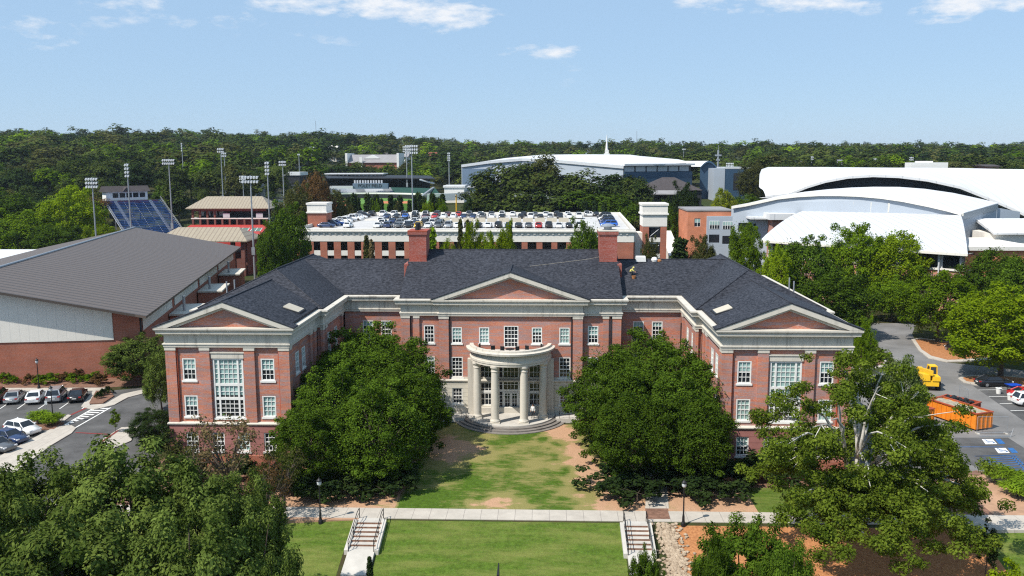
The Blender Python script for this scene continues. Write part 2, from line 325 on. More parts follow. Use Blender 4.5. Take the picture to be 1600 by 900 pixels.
M['court_red'] = plain('red_court', (.42, .04, .03), .7, vary=.08)
M['court_green'] = plain('green_court', (.1, .17, .13), .7, vary=.1)
M['infield'] = plain('infield_clay', (.5, .16, .07), .9, vary=.15, scale=.1)
M['turf'] = plain('ballpark_turf', (.1, .22, .03), .9, vary=.15, scale=.1)
M['orange_paint'] = plain('orange_steel', (.72, .23, .02), .5, vary=.12)
M['rust_red'] = plain('red_brown_steel', (.36, .07, .03), .55, vary=.25)
M['yellow'] = plain('yellow_machine_paint', (.85, .5, .02), .45, vary=.06)
M['tyre'] = plain('tyre_rubber', (.015, .015, .015), .85, vary=.2)
M['rim'] = plain('alloy_rim', (.4, .4, .41), .35, metal=.6, vary=.1)
M['bluetarp'] = plain('blue_plastic', (.01, .08, .55), .4, vary=.2)
M['rubble'] = plain('roof_tear_off_rubble', (.3, .27, .21), .95, vary=.35, scale=3, bump=.5)
M['rock'] = plain('cream_river_rock', (.22, .155, .1), .9, col2=(.5, .4, .29), scale=2)
M['tail'] = plain('tail_lamp_red', (.4, .02, .02), .3); M['head'] = plain('headlamp_clear', (.7, .72, .75), .15, spec=.7)
M['skin'] = plain('skin', (.35, .2, .14), .6); M['hair'] = plain('dark_hair', (.02, .015, .012), .7)
M['shirt_white'] = plain('white_shirt', (.72, .72, .7), .8); M['trousers'] = plain('dark_trousers', (.02, .022, .03), .85); M['shirt_yellow'] = plain('yellow_shirt', (.75, .68, .2), .8)
M['leaf_court'] = leafmat('courtyard_leaf', (.017, .038, .004), (.1, .165, .016), .27)
M['leaf_oak'] = leafmat('oak_leaf', (.024, .046, .006), (.175, .235, .05), .27)
M['leaf_syc'] = leafmat('sycamore_leaf', (.042, .076, .006), (.215, .285, .034), .34)
M['leaf_mid'] = leafmat('street_tree_leaf', (.042, .088, .004), (.18, .275, .014), .36)
M['leaf_bright'] = leafmat('bright_leaf', (.085, .145, .004), (.27, .36, .014), .42)
M['leaf_yellow'] = leafmat('yellow_green_leaf', (.11, .15, .01), (.24, .27, .02), .35)
M['leaf_dark'] = leafmat('dark_evergreen_leaf', (.014, .028, .009), (.038, .06, .016), .15)
M['leaf_wood'] = leafmat('woodland_leaf', (.017, .034, .009), (.08, .104, .022), .18)
M['leaf_red'] = leafmat('russet_leaf', (.06, .045, .015), (.16, .085, .035), .25)
M['leaf_olive'] = leafmat('olive_leaf', (.04, .048, .014), (.1, .105, .03), .25)
M['leaf_dry'] = leafmat('withered_leaf', (.07, .05, .025), (.17, .13, .06), .2, (.05, .09, .02))
M['leaf_flower'] = leafmat('flowering_shrub_leaf', (.05, .085, .02), (.13, .17, .05), .25, (.6, .5, .42))
M['grass_blade'] = leafmat('ornamental_grass', (.08, .14, .01), (.2, .3, .02), .3)
rng = np.random.default_rng(7); random.seed(7)
# ================================================================== the brick hall
def window_unit(parent, F, h, nx, ny, off=0, rev=.2, blind=.6, name='window', sill=True, trim=.11, mun=.055, mulls=(), rails=(), label=None):
    a0, a1, z0, z1 = h[:4]; mb = MB(); o = off - rev
    F.box(mb, a0, a0 + trim, z0, z1, o + .01, o + .14); F.box(mb, a1 - trim, a1, z0, z1, o + .01, o + .14)
    F.box(mb, a0 + trim, a1 - trim, z1 - trim, z1, o + .01, o + .13); F.box(mb, a0 + trim, a1 - trim, z0, z0 + trim, o + .01, o + .13)
    for q in mulls: F.box(mb, q - .09, q + .09, z0 + trim, z1 - trim, o + .012, o + .125)
    for q in rails: F.box(mb, a0 + trim, a1 - trim, q - .14, q + .14, o + .014, o + .118)
    for i in range(1, nx):
        q = a0 + trim + (a1 - a0 - 2 * trim) * i / nx; F.box(mb, q - mun / 2, q + mun / 2, z0 + trim, z1 - trim, o + .015, o + .07)
    for j in range(1, ny):
        q = z0 + trim + (z1 - z0 - 2 * trim) * j / ny; w = mun / 2 + (.03 if j == ny // 2 else 0); F.box(mb, a0 + trim, a1 - trim, q - w, q + w, o + .018, o + .066)
    w = mb.build(name, M['white'], parent, ORG)
    if label: w['label'] = label
    pm = MB(); zs = z1 - (z1 - z0) * blind
    if blind < 1: pm.quad(F.pt(a0, z0, o), F.pt(a1, z0, o), F.pt(a1, zs, o), F.pt(a0, zs, o), 0)
    if blind > 0: pm.quad(F.pt(a0, zs, o), F.pt(a1, zs, o), F.pt(a1, z1, o), F.pt(a0, z1, o), 1)
    pm.build('pane', [M['glass'], M['blind']], w)
    for c in w.children:
        for v in c.data.vertices: v.co -= ORG
    if sill:
        sm = MB(); F.box(sm, a0 - .12, a1 + .12, z0 - .2, z0 - .005, off - rev, off + .09); sm.build('sill', M['white'], w, ORG)
    return w
ORG = Vector((0, 18, 0))
hall = thing('brick_hall', ORG, 'red brick hall with two pedimented wings, dark slate roof and round columned porch', 'building')
Xi, Xo, Xj, Xr, Yj, Ym, Xk, Yk, Xp, Yp = 21.46, 34.06, 20.75, 34.77, 10.75, 21.29, 13.24, 18.5, 8.61, 18.1
XC = (Xi + Xo) / 2
half = [(-Xo, 0), (-Xi, 0), (-Xi, Yj), (-Xj, Yj), (-Xj, Ym), (-Xk, Ym), (-Xk, Yk), (-Xp, Yk), (-Xp, Yp)]
outline = half + [(-x, y) for x, y in half[::-1]] + [(Xo, Yj), (Xr, Yj), (Xr, 40), (-Xr, 40), (-Xr, Yj), (-Xo, Yj)]
NO = len(outline)
def offset(d):
    r = []
    for i in range(NO):
        p, a, b = Vector(outline[i]), Vector(outline[i - 1]), Vector(outline[(i + 1) % NO])
        d0, d1 = (p - a).normalized(), (b - p).normalized()
        r.append((p.x + d0.y * d + d1.y * d, p.y - d0.x * d - d1.x * d))
    return r
def sweep(mb, prof, m=0, edges=None):
    rings = [[(x, y, z) for x, y in offset(d)] for d, z in prof]
    for k in range(len(prof) - 1):
        for i in (range(NO) if edges is None else edges):
            j = (i + 1) % NO; mb.quad(rings[k][i], rings[k][j], rings[k + 1][j], rings[k + 1][i], m)
# windows per edge: key = edge index; entries (s, width, z0, z1, nx, ny, blind)
U, Lw, Gw = (8.5, 10.75), (4.72, 6.9), (1.15, 3.1)
ew = {}
def wing_front(mir):
    f = (lambda s: 12.6 - s) if mir else (lambda s: s); r = []
    for s in (2.29, 10.3):
        r += [(f(s), 1.36, *U, 3, 4, random.choice((.45, .55, 1.))), (f(s), 1.36, *Lw, 3, 4, random.choice((.5, .8, 1.)))]
    for s in (2.3, 5.0, 7.6, 10.3): r.append((f(s), 1.25, *Gw, 3, 4, random.choice((0, .5, 1.))))
    r.append((f(6.26), 3.1, 4.6, 10.75, 0, 0, -1)); return r
ew[0] = wing_front(False)
ew[1] = [(s, 1.3, *z, 3, 4, .7) for s in (3.6, 6.0) for z in (U, Lw, Gw)]
ew[3] = [(s, 1.3, *z, 3, 4, .7) for s in (3.4, 6.9) for z in (U, Lw, Gw)]
ew[4] = [(s, 1.3, *z, 3, 4, .3) for s in (2.85, 5.15) for z in (U, Lw)]
ew[6] = [(3.35, 1.25, 8.55, 10.7, 3, 4, 0.), (3.35, 1.25, 4.4, 6.85, 3, 5, .2), (3.35, 1.25, *Gw, 3, 4, 0)]
cw = []
for x, bl in ((-6.5, .8), (-3.2, 1.), (3.15, .35), (6.45, 1.)): cw.append((x + Xp, 1.22, 8.6, 10.55, 3, 4, bl))
cw.append((Xp + .05, 1.75, 8.1, 10.75, 4, 5, 0))
for x in (-6.5, 6.5): cw += [(x + Xp, 1.36, 4.4, 6.9, 3, 5, 0), (x + Xp, 1.25, *Gw, 3, 4, 0)]
cw += [(Xp - 2.95, 1.5, .9, 6.5, 0, 0, -3), (Xp + 2.95, 1.5, .9, 6.5, 0, 0, -3), (Xp, 3.0, .12, 6.5, 0, 0, -2)]
ew[8] = cw
for e in (0, 1, 3, 4, 6):
    Ln = (Vector(outline[e]) - Vector(outline[e + 1])).length
    if e == 0: ew[16] = wing_front(True)
    else: ew[16 - e] = [(Ln - w[0], *w[1:]) for w in ew[e]]
ew[16 - 6] = [(w[0], w[1], w[2], w[3], w[4], w[5], .6) for w in ew[10]]
pil = {0: [(0, 1.06), (3.52, 4.5), (8.02, 9.07), (11.54, 12.6)], 1: [(.02, .95), (8.0, 8.9), (9.75, 10.73)], 3: [(0, .8), (1.2, 1.9), (9.2, 9.9)], 6: [(0, 1.05), (1.5, 2.2)], 8: [(0, 1.15), (16.07, 17.22)]}
for e in list(pil):
    if e != 8:
        Ln = (Vector(outline[e]) - Vector(outline[e + 1])).length; pil[16 - e] = [(Ln - b, Ln - a) for a, b in pil[e]]
wall, lower, lowst = MB(), MB(), MB()
off25 = offset(-.25)
for e in range(NO):
    F = Frame(outline[e], outline[(e + 1) % NO]); H = []
    for w in ew.get(e, []): H.append((w[0] - w[1] / 2, w[0] + w[1] / 2, w[2], w[3]))
    F.wall(wall, 0, F.L, 4.0, 12.0, H, -.25, .18, 0)
    cen = 5 <= e <= 11
    F.wall(lowst if cen else lower, 0, F.L, -1.0, 4.0, H, 0, .3, 0)
    for a, b in pil.get(e, []):
        pl = MB(); F.box(pl, a, b, 4.12, 11.62, -.3, -.005); q_ = pl.build('pilaster', M['brick'], hall, ORG)
        pl = MB(); F.box(pl, a - .04, b + .04, 11.62, 11.97, -.3, .05); pl.build('pilaster_cap', M['stone'], q_, ORG)
        for v_ in q_.children[0].data.vertices: v_.co -= Vector((0, 0, 0))
    for w, h in zip(ew.get(e, []), H):
        up = h[2] > 4 or w[6] < -1
        if w[6] >= 0:
            window_unit(hall, F, h, w[4], w[5], -.25 if h[3] > 4 else 0, .13 if h[3] > 4 else .2, w[6], name='balcony_door' if (e == 8 and w[1] == 1.75) else 'window', sill=not (e == 8 and w[1] == 1.75))
        elif w[6] == -1:      # the tall triple window of a wing
            c = (h[0] + h[1]) / 2; pm = window_unit(hall, F, h, 1, 1, -.25, .12, .62, trim=.16, mulls=(c - .98, c + .98), rails=(6.6, 8.05), label='tall triple window with white mullions')
            mb = MB(); o = -.25 - .12
            for q0, q1, n in ((h[0] + .16, c - 1.07, 1), (c - .89, c + .89, 4), (c + 1.07, h[1] - .16, 1)):
                for i in range(1, n): q = q0 + (q1 - q0) * i / n; F.box(mb, q - .03, q + .03, h[2] + .1, h[3] - .1, o + .016, o + .07)
            for y0, y1, n in ((h[2] + .1, 6.46, 4), (6.74, 7.91, 2), (8.19, h[3] - .1, 5)):
                for j in range(1, n): q = y0 + (y1 - y0) * j / n; F.box(mb, h[0] + .16, h[1] - .16, q - .03, q + .03, o + .02, o + .066)
            mb.build('muntins', M['white'], pm, ORG)
            mb = MB(); F.box(mb, h[0] - .12, h[1] + .12, 10.78, 11.32, -.27, -.12); F.box(mb, h[0] - .2, h[1] + .2, 11.32, 11.45, -.27, -.04); mb.build('lintel', M['stone'], hall, ORG)
        elif w[6] == -2:      # the entrance: glazed screen over double doors
            c = (h[0] + h[1]) / 2; sc = window_unit(hall, F, h, 1, 1, -.25, .15, 0, name='entrance_screen', sill=False, trim=.12, mulls=(c - .95, c + .95), rails=(2.75, 4.25))
            mb = MB(); o = -.4
            for q0, q1, n in ((h[0] + .12, c - 1.04, 1), (c - .86, c + .86, 4), (c + 1.04, h[1] - .12, 1)):
                for i in range(1, n): q = q0 + (q1 - q0) * i / n; F.box(mb, q - .025, q + .025, 2.9, h[3] - .1, o + .016, o + .07)
            for y0, y1, n in ((2.89, 4.1, 2), (4.4, h[3] - .1, 3), (.3, 2.6, 5)):
                for j in range(1, n): q = y0 + (y1 - y0) * j / n; F.box(mb, h[0] + .12, h[1] - .12, q - .025, q + .025, o + .02, o + .066)
            mb.build('muntins', M['white'], sc, ORG)
            for sg in (-1, 1):
                mb = MB(); a, b = sorted((c + sg * .02, c + sg * .85))
                F.box(mb, a, a + .13, .14, 2.55, o + .03, o + .16); F.box(mb, b - .13, b, .14, 2.55, o + .03, o + .16); F.box(mb, a + .13, b - .13, .14, .42, o + .03, o + .15); F.box(mb, a + .13, b - .13, 2.4, 2.55, o + .03, o + .15)
                F.box(mb, (a + b) / 2 - .02, (a + b) / 2 + .02, .42, 2.4, o + .04, o + .11)
                mb.build('door', M['white'], hall, ORG)
        else:
            sc = window_unit(hall, F, h, 3, 8, -.25, .15, 0, name='porch_window', trim=.1, rails=(2.6, 4.3))
wall.build('wall', M['brick'], hall, ORG); lower.build('ground_floor_wall', M['brick_base'], hall, ORG); lowst.build('stone_base_wall', M['stone_base'], hall, ORG)
# recessed centre panel edge of the wing fronts, belt course, plinth, entablature
mb = MB(); sweep(mb, [(-.26, 3.9), (.1, 3.9), (.16, 4.0), (.16, 4.1), (.02, 4.16), (-.26, 4.2)]); mb.build('belt_course', M['stone'], hall, ORG)
for es, mk in (([e for e in range(NO) if not 5 <= e <= 11], 'brick_gym'), (list(range(5, 12)), 'stone')):
    mb = MB(); sweep(mb, [(.1, -1), (.1, .7), (.02, .78), (-.02, .78)], 0, es); mb.build('plinth', M[mk], hall, ORG)
mb = MB(); sweep(mb, [(-.26, 11.96), (.1, 11.965), (.1, 12.2), (.18, 12.22), (.18, 12.34), (.03, 12.38), (.03, 13.15), (.14, 13.18), (.22, 13.36), (.58, 13.4), (.6, 13.66), (.66, 13.69), (.76, 13.84), (.76, 14.0), (-.5, 14.03)]); mb.build('entablature', M['stone_stained'], hall, ORG)
mb = MB(); F = Frame(outline[8], outline[9])
F.box(mb, .0, 17.22, 4.2, 4.45, -.26, -.2); mb.build('stone_sill_band', M['stone'], hall, ORG)
# ---- roofs
def gable_x(mb, c, hw, z0, ze, zr, y0, y1, m=0):
    p = [(c - hw, z0), (c + hw, z0), (c + hw, ze), (c, zr), (c - hw, ze)]; n = 5
    mb.add([(x, y0, z) for x, z in p] + [(x, y1, z) for x, z in p], [(0, 1, 2, 3, 4), (9, 8, 7, 6, 5)] + [(i, i + n, (i + 1) % n + n, (i + 1) % n) for i in range(n)], m)
def gable_y(mb, x0, x1, ye, yr, yb, z0, ze, zr, m=0):
    p = [(ye, z0), (yb, z0), (yb, ze), (yr, zr), (ye, ze)]; n = 5
    mb.add([(x0, y, z) for y, z in p] + [(x1, y, z) for y, z in p], [(4, 3, 2, 1, 0), (5, 6, 7, 8, 9)] + [(i, (i + 1) % n, (i + 1) % n + n, i + n) for i in range(n)], m)
mb = MB(); gable_y(mb, -13.35, 13.35, 18.35, 28.1, 38.4, 13.9, 14.14, 18.93)
gable_x(mb, 0, 8.75, 13.9, 14.33, 17.38, 18.3, 25.5)
mb.build('roof', M['shingle'], hall, ORG)
for s in (-1, 1):
    mb = MB(); a, b = sorted((s * 13.34, s * 27.5)); gable_y(mb, a, b, 21.2, 28.6, 36.2, 13.9, 14.14, 17.62)
    c = s * XC; z0, zr = 14.14, 17.72
    x0, x1, y0, y1, ya, yb = c - 7.05, c + 7.05, 10.62, 40.1, 17.0, 34.0
    B = [(x0, y0, 13.9), (x1, y0, 13.9), (x1, y1, 13.9), (x0, y1, 13.9), (x0, y0, z0), (x1, y0, z0), (x1, y1, z0), (x0, y1, z0), (c, ya, zr), (c, yb, zr)]
    mb.add(B, [(0, 1, 5, 4), (1, 2, 6, 5), (2, 3, 7, 6), (3, 0, 4, 7), (4, 5, 8), (5, 6, 9, 8), (6, 7, 9), (7, 4, 8, 9)])
    gable_x(mb, c, 6.45, 13.9, 14.3, 16.72, .2, 15.4)
    mb.build('wing_roof', M['shingle'], hall, ORG)
# ridge caps
mb = MB()
for s in (-1, 1):
    c = s * XC
    mb.tube((c, -.6, 16.74), (c, 15.3, 16.74), .09, n=6); mb.tube((c, 17, 17.74), (c, 34, 17.74), .1, n=6)
    for q in (-7.05, 7.05): mb.tube((c, 17, 17.72), (c + q, 10.62, 14.14), .09, n=6)
    mb.tube((s * 13.4, 28.6, 17.64), (s * 27.4, 28.6, 17.64), .08, n=6)
mb.tube((-13.3, 28.1, 18.95), (13.3, 28.1, 18.95), .09, n=6); mb.tube((0, 17.4, 17.42), (0, 24.8, 17.42), .09, n=6)
mb.build('ridge_cap', M['shingle'], hall, ORG)
# pediments: raking cornice, tympanum, roof edge
def pediment(c, hw, z0, zr, yf, yw):
    k = (zr - z0) / hw; mb = MB(); up = MB()
    for s in (-1, 1):
        a = [(c, zr - .02), (c + s * hw, z0 - .0), (c + s * (hw - .55 / k * .9), z0 + .001), (c, zr - .55)]
        b = [(c, zr - .56), (c + s * (hw - 1.5), z0 + .004), (c + s * (hw - 2.2), z0 + .004), (c, zr - .8)]
        for q, y0 in ((a, yf), (b, yf + .42)):
            vs = [(x, y0, z) for x, z in q] + [(x, yw + .3, z) for x, z in q]; mb.add(vs, [(0, 1, 2, 3), (7, 6, 5, 4), (0, 4, 5, 1), (1, 5, 6, 2), (2, 6, 7, 3)])
        vs = [(c, yf - .06, zr), (c + s * (hw + .12), yf - .06, z0 + .0), (c + s * (hw + .12), yf - .06, z0 + .1), (c, yf - .06, zr + .1)]
        vs += [(x, yw + .6, z) for x, _, z in vs]; up.add(vs, [(0, 1, 2, 3), (7, 6, 5, 4), (0, 4, 5, 1), (1, 5, 6, 2), (2, 6, 7, 3), (3, 7, 4, 0)])
    mb.build('raking_cornice', M['stone'], hall, ORG); up.build('roof_edge', M['shingle'], hall, ORG)
    mb = MB(); mb.poly([(c - hw + .5, yw, z0 - .05), (c + hw - .5, yw, z0 - .05), (c, yw, zr - .3)]); mb.build('tympanum', M['brick'], hall, ORG)
for s in (-1, 1): pediment(s * XC, 7.05, 14.03, 16.66, -.74, .1)
pediment(0, 9.36, 14.03, 17.32, 17.36, 18.2)
# skylights, chimneys, vent pipes
for s in (-1, 1):
    mb = MB(); c = s * XC; d0, d1 = 4.3, 5.9
    z = lambda d: 16.72 - .3752 * d
    q = [(c - s * d0, 5.2), (c - s * d1, 5.2), (c - s * d1, 7.4), (c - s * d0, 7.4)]
    zz = [z(d0), z(d1), z(d1), z(d0)]
    mb.hexa([(x, y, w - .1) for (x, y), w in zip(q, zz)] + [(x, y, w + .16) for (x, y), w in zip(q, zz)], 0)
    sk = mb.build('skylight', M['beige'], hall, ORG)
    fm = MB(); fm.hexa([(x + (.16 if abs(x - c) > 5 else -.16) * (1 if x > c else -1), y + (-.16 if y < 6 else .16), w - .1) for (x, y), w in zip(q, zz)] + [(x + (.16 if abs(x - c) > 5 else -.16) * (1 if x > c else -1), y + (-.16 if y < 6 else .16), w + .1) for (x, y), w in zip(q, zz)]); fm.build('skylight_frame', M['dark'], sk, ORG)
    mb = MB(); x0, x1 = sorted((s * 11.0, s * 13.2)); y0, y1 = 25.6, 28.9
    mb.box(x0, x1, y0, y1, 16, 20.9); mb.box(x0 - .06, x1 + .06, y0 - .06, y1 + .06, 20.9, 21.1); mb.box(x0 - .14, x1 + .14, y0 - .14, y1 + .14, 21.1, 21.5); mb.box(x0 - .08, x1 + .08, y0 - .08, y1 + .08, 16, 17.75 if s < 0 else 17.7)
    a, b = sorted((s * 13.2, s * 13.75)); mb.box(a, b, 24.7, 28.4, 14.5, 17.45)
    ch = mb.build('chimney', M['brick_chim'], hall, ORG)
    mb = MB(); mb.box(x0 - .16, x1 + .16, y0 - .16, y1 + .16, 21.5, 21.62); mb.build('chimney_cap', M['stone'] if s > 0 else M['rust_red'], ch, ORG)
    mb = MB()
    if s < 0:
        for yy in (26.3, 27.5):
            mb = MB(); mb.tube(((x0 + x1) / 2 - .1, yy, 21.6), ((x0 + x1) / 2 - .1, yy, 22.5), .3, .25, 10); mb.build('chimney_pot', M['black'], ch, ORG)
        
    else:
        mb.lathe(((x0 + x1) / 2, 27, 21.6), [(.5, 0), (.5, .35), (.95, .4), (.95, .55), (.3, .8)], 14); mb.build('flue_cowl', M['grey_metal'], ch, ORG)
for x, y in ((-33.0, 17.5), (-33.4, 16.0), (33.3, 20), (33.0, 17)):
    mb = MB(); mb.tube((x, y, 14), (x, y, 16.4), .09, n=6); mb.build('vent_pipe', M['grey_metal'], hall, ORG)
# downspouts: dark lines beside the pilasters
for x, y in ((-32.9, -.0), (-22.5 - .05, -.0), (22.6, 0), (32.9, 0), (-7.3, 18.1), (7.3, 18.1), (-12.1, 18.5), (12.1, 18.5), (-19.9 + 6.4, 21.0), (19.9 - 6.4, 21.0)):
    mb = MB(); mb.tube((x, y + .15, 4.2), (x, y + .15, 11.9), .07, n=6); mb.build('downspout', M['rust_red'] if abs(x) > 20 else M['dark'], hall, ORG)
# ---- round porch
PC = (0, 18.1)
def arcband(mb, prof, a0=180, a1=360, n=40, m=0, close=True):
    rings = []
    for i in range(n + 1):
        t = R(a0 + (a1 - a0) * i / n); rings.append([(PC[0] + r * math.cos(t), PC[1] + r * math.sin(t), z) for r, z in prof])
    k = len(prof)
    for i in range(n):
        for j in range(k if close else k - 1):
            q = (j + 1) % k; mb.quad(rings[i][j], rings[i + 1][j], rings[i + 1][q], rings[i][q], m)
    if close: mb.poly(rings[0][::-1], m); mb.poly(rings[-1], m)
mb = MB(); arcband(mb, [(3.95, 6.85), (4.85, 6.85), (4.85, 7.1), (4.92, 7.12), (4.92, 7.38), (4.82, 7.42), (4.82, 8.05), (4.95, 8.12), (5.3, 8.2), (5.34, 8.42), (4.9, 8.5), (4.9, 8.72), (4.45, 8.72), (4.4, 8.0), (3.95, 7.96)])
mb.build('porch_entablature', M['stone'], hall, ORG)
mb = MB(); arcband(mb, [(.01, 7.75), (4.5, 7.75), (4.5, 7.93), (.01, 7.93)]); mb.build('balcony_floor', M['concrete'], hall, ORG)
for t in (-62.5, -22.5, 22.5, 62.5):
    mb = MB(); x, y = 4.4 * math.sin(R(t)), 18.1 - 4.4 * math.cos(R(t))
    mb.box(x - .58, x + .58, y - .58, y + .58, .06, .2)
    mb.lathe((x, y, .2), [(.57, 0), (.6, .1), (.57, .22), (.5, .26), (.5, .32), (.475, .4), (.48, 2.4), (.46, 4.0), (.415, 5.95), (.47, 6.0), (.47, 6.06), (.42, 6.1), (.42, 6.25), (.52, 6.42), (.56, 6.46), (.56, 6.64)], 22)
    mb.build('column', M['stone'], hall, ORG)
for x in (-4.75, 4.75):
    mb = MB(); mb.box(x - .42, x + .42, 17.55, 18.34, .06, 6.84); mb.build('anta', M['stone'], hall, ORG)
mb = MB(); mb.box(-4.32, -3.75, 18.09, 18.33, .06, 6.8); mb.box(3.75, 4.32, 18.09, 18.33, .06, 6.8); mb.box(-2.15, -1.55, 18.09, 18.33, .06, 6.8); mb.box(1.55, 2.15, 18.09, 18.33, .06, 6.8); mb.build('porch_wall_panel', M['stone'], hall, ORG)
mb = MB(); arcband(mb, [(.01, -1.2), (5.4, -1.2), (5.4, .05), (.01, .05)]); mb.box(-8.2, -5.41, 15.9, 18.0, -1.2, .045); mb.box(5.41, 8.2, 15.9, 18.0, -1.2, .045); mb.build('porch_floor', M['concrete'], hall, ORG)
mb = MB()
for k in range(4): arcband(mb, [(5.38 + k * .5, -1.2), (5.9 + k * .5, -1.2), (5.9 + k * .5, -.1 - k * .15), (5.38 + k * .5, -.1 - k * .15)], 184, 356)
mb.build('porch_steps', M['step'], hall, ORG)
mb = MB(); mb.box(-11.6, -8.25, 15.6, 16.0, -1, .5); mb.build('brick_kerb_wall', M['brick_gym'], hall, ORG)
mb = MB(); mb.box(8.25, 11.6, 15.6, 16.0, -1, .5); mb.build('brick_kerb_wall', M['brick_gym'], hall, ORG)
for s in (-1, 1):
    t = thing('porch_railing', (s * 7, 15.95, .05), 'thin black railing beside the porch on the ' + ('left' if s < 0 else 'right') + ' of the steps', 'railing', 'railings beside the round porch')
    mb = MB(); mb.tube((-1.2, 0, .9), (1.2, 0, .9), .03, n=6); mb.tube((-1.2, 0, .5), (1.2, 0, .5), .025, n=6); mb.build('rail', M['black'], t)
    for x in (-1.15, 0, 1.15): mb = MB(); mb.tube((x, 0, 0), (x, 0, .9), .03, n=6); mb.build('post', M['black'], t)
# ================================================================== buildings around the hall
# ---- gym with brown metal roof (left)
gA = -math.atan(20 / 98) * 1.0
gax = Vector((-.21, .978, 0)).normalized(); gpl = Vector((-gax.y, gax.x, 0))
g0 = W(217, 493, 121); g0.z = 0; GL, GW = 100, 24
def gp(v, w, z): q = g0 + gax * v + gpl * w; return (q.x, q.y, z)
ze, zr = 8.7, 13.8
ORG = Vector((g0.x, g0.y, -.5))
gym = thing('gymnasium', ORG, 'long dark red brick gymnasium with a big brown metal gable roof and pale panels', 'building')
mb = MB()
for a, b in (((0, 0), (GL, 0)), ((GL, 0), (GL, 2 * GW)), ((GL, 2 * GW), (0, 2 * GW))):
    mb.quad(gp(*a, -1), gp(*b, -1), gp(*b, ze), gp(*a, ze))
mb.poly([gp(0, 2 * GW, -1), gp(0, 0, -1), gp(0, 0, ze), gp(0, GW, zr), gp(0, 2 * GW, ze)]); mb.poly([gp(GL, 0, ze), gp(GL, 2 * GW, ze), gp(GL, GW, zr)])
mb.build('wall', M['brick_gym'], gym, ORG)
k = (zr - ze) / GW
mb = MB()
for s in (0, 1):
    w0 = -1.4 if s == 0 else 2 * GW + 1.4; z0 = ze - 1.4 * k
    p = [gp(-1.9, w0, z0), gp(GL + 1, w0, z0), gp(GL + 1, GW, zr), gp(-1.9, GW, zr)]
    mb.hexa([p[0], p[1], p[2], p[3]] + [(q[0], q[1], q[2] + .35) for q in p])
mb.build('roof', M['gymroof'], gym, ORG)
mb = MB()
for f in (.15,):
    mb.tube(gp(-1, GW, zr + .4), gp(GL + 1, GW, zr + .4), .22, n=6)
mb.build('ridge_cap', M['grey_metal'], gym, ORG)
mb = MB()
q = gp(-.12, 3.6, 0)
mb.poly([gp(-.12, 24, 5.4), gp(-.12, 3.6, 5.15), gp(-.12, 3.6, ze + 3.6 * k - .1), gp(-.12, 24, zr - .1)]); mb.poly([gp(-.12, 3.6, 5.15), gp(0, 3.6, 5.15), gp(0, 3.6, ze + .5), gp(-.12, 3.6, ze + .5)])
mb.poly([gp(-.12, 24, 5.4), gp(0, 24, 5.4), gp(0, 3.6, 5.15), gp(-.12, 3.6, 5.15)])
mb.build('metal_panel', M['panel'], gym, ORG)
for v0, v1 in ((1.5, 22), (24, 46), (48, 70), (72, 96)):
    mb = MB(); mb.quad(gp(v0, -.1, ze - 2.6), gp(v1, -.1, ze - 2.6), gp(v1, -.1, ze - .3), gp(v0, -.1, ze - .3)); mb.build('metal_panel', M['panel'], gym, ORG)
mb = MB(); mb.tube(gp(.2, -.1, -.5), gp(.2, -.1, ze - .4), .16, n=6); mb.build('downspout', M['dark'], gym, ORG)
for v0 in (19, 45, 71):
    mb = MB(); p = [gp(v0, -4.5, -1), gp(v0 + 10, -4.5, -1), gp(v0 + 10, -.2, -1), gp(v0, -.2, -1)]; mb.prism([x[:2] for x in p], -1, 5.2); b = mb.build('buttress_annex', M['brick_gym'], gym, ORG)
    mb = MB(); p = [gp(v0 - .3, -4.8, 0), gp(v0 + 10.3, -4.8, 0), gp(v0 + 10.3, -.2, 0), gp(v0 - .3, -.2, 0)]; mb.prism([x[:2] for x in p], 5.2, 5.5); mb.build('annex_roof', M['stone'], b, ORG)
    mb = MB(); c = gp(v0 + 3, -2, 0); mb.tube((c[0], c[1], 5.4), (c[0], c[1], 8), .25, n=8); mb.build('vent_pipe', M['grey_metal'], b, ORG)
# white low roof behind the gym
c = W(2, 405, 190); ORG = Vector((c.x - 6, c.y, 0))
o = thing('flat_roof_shed', ORG, 'low shed with a white flat roof at the left edge behind the brown gymnasium roof', 'building')
mb = MB(); mb.box(c.x - 22, c.x + 6, c.y, c.y + 14, 0, c.z - .4); mb.build('wall', M['beige'], o, ORG)
mb = MB(); mb.hexa([(c.x - 23, c.y - 1, c.z - .4), (c.x + 5, c.y - 1, c.z - .4), (c.x + 2, c.y + 15, c.z + .3), (c.x - 23, c.y + 15, c.z + .3), (c.x - 23, c.y - 1, c.z), (c.x + 5, c.y - 1, c.z), (c.x + 2, c.y + 15, c.z + .7), (c.x - 23, c.y + 15, c.z + .7)]); mb.build('roof', M['whiteroof'], o, ORG)
# ---- tan roofed pavilions
def hiproof(mb, x0, x1, y0, y1, z0, z1, ins, m=0):
    yc = (y0 + y1) / 2
    mb.add([(x0, y0, z0), (x1, y0, z0), (x1, y1, z0), (x0, y1, z0), (x0 + ins, yc, z1), (x1 - ins, yc, z1), (x0, y0, z0 - .3), (x1, y0, z0 - .3), (x1, y1, z0 - .3), (x0, y1, z0 - .3)],
           [(0, 1, 5, 4), (1, 2, 5), (2, 3, 4, 5), (3, 0, 4), (6, 7, 1, 0), (7, 8, 2, 1), (8, 9, 3, 2), (9, 6, 0, 3), (9, 8, 7, 6)], m)
a, b = W(291, 376, 232), W(385, 377, 232); z = a.z
ORG = Vector(((a.x + b.x) / 2, a.y, 0)); o = thing('tan_roof_pavilion', ORG, 'brick pavilion with a tan metal roof and open corner just behind the gymnasium roof', 'pavilion', 'tan roofed tennis pavilions')
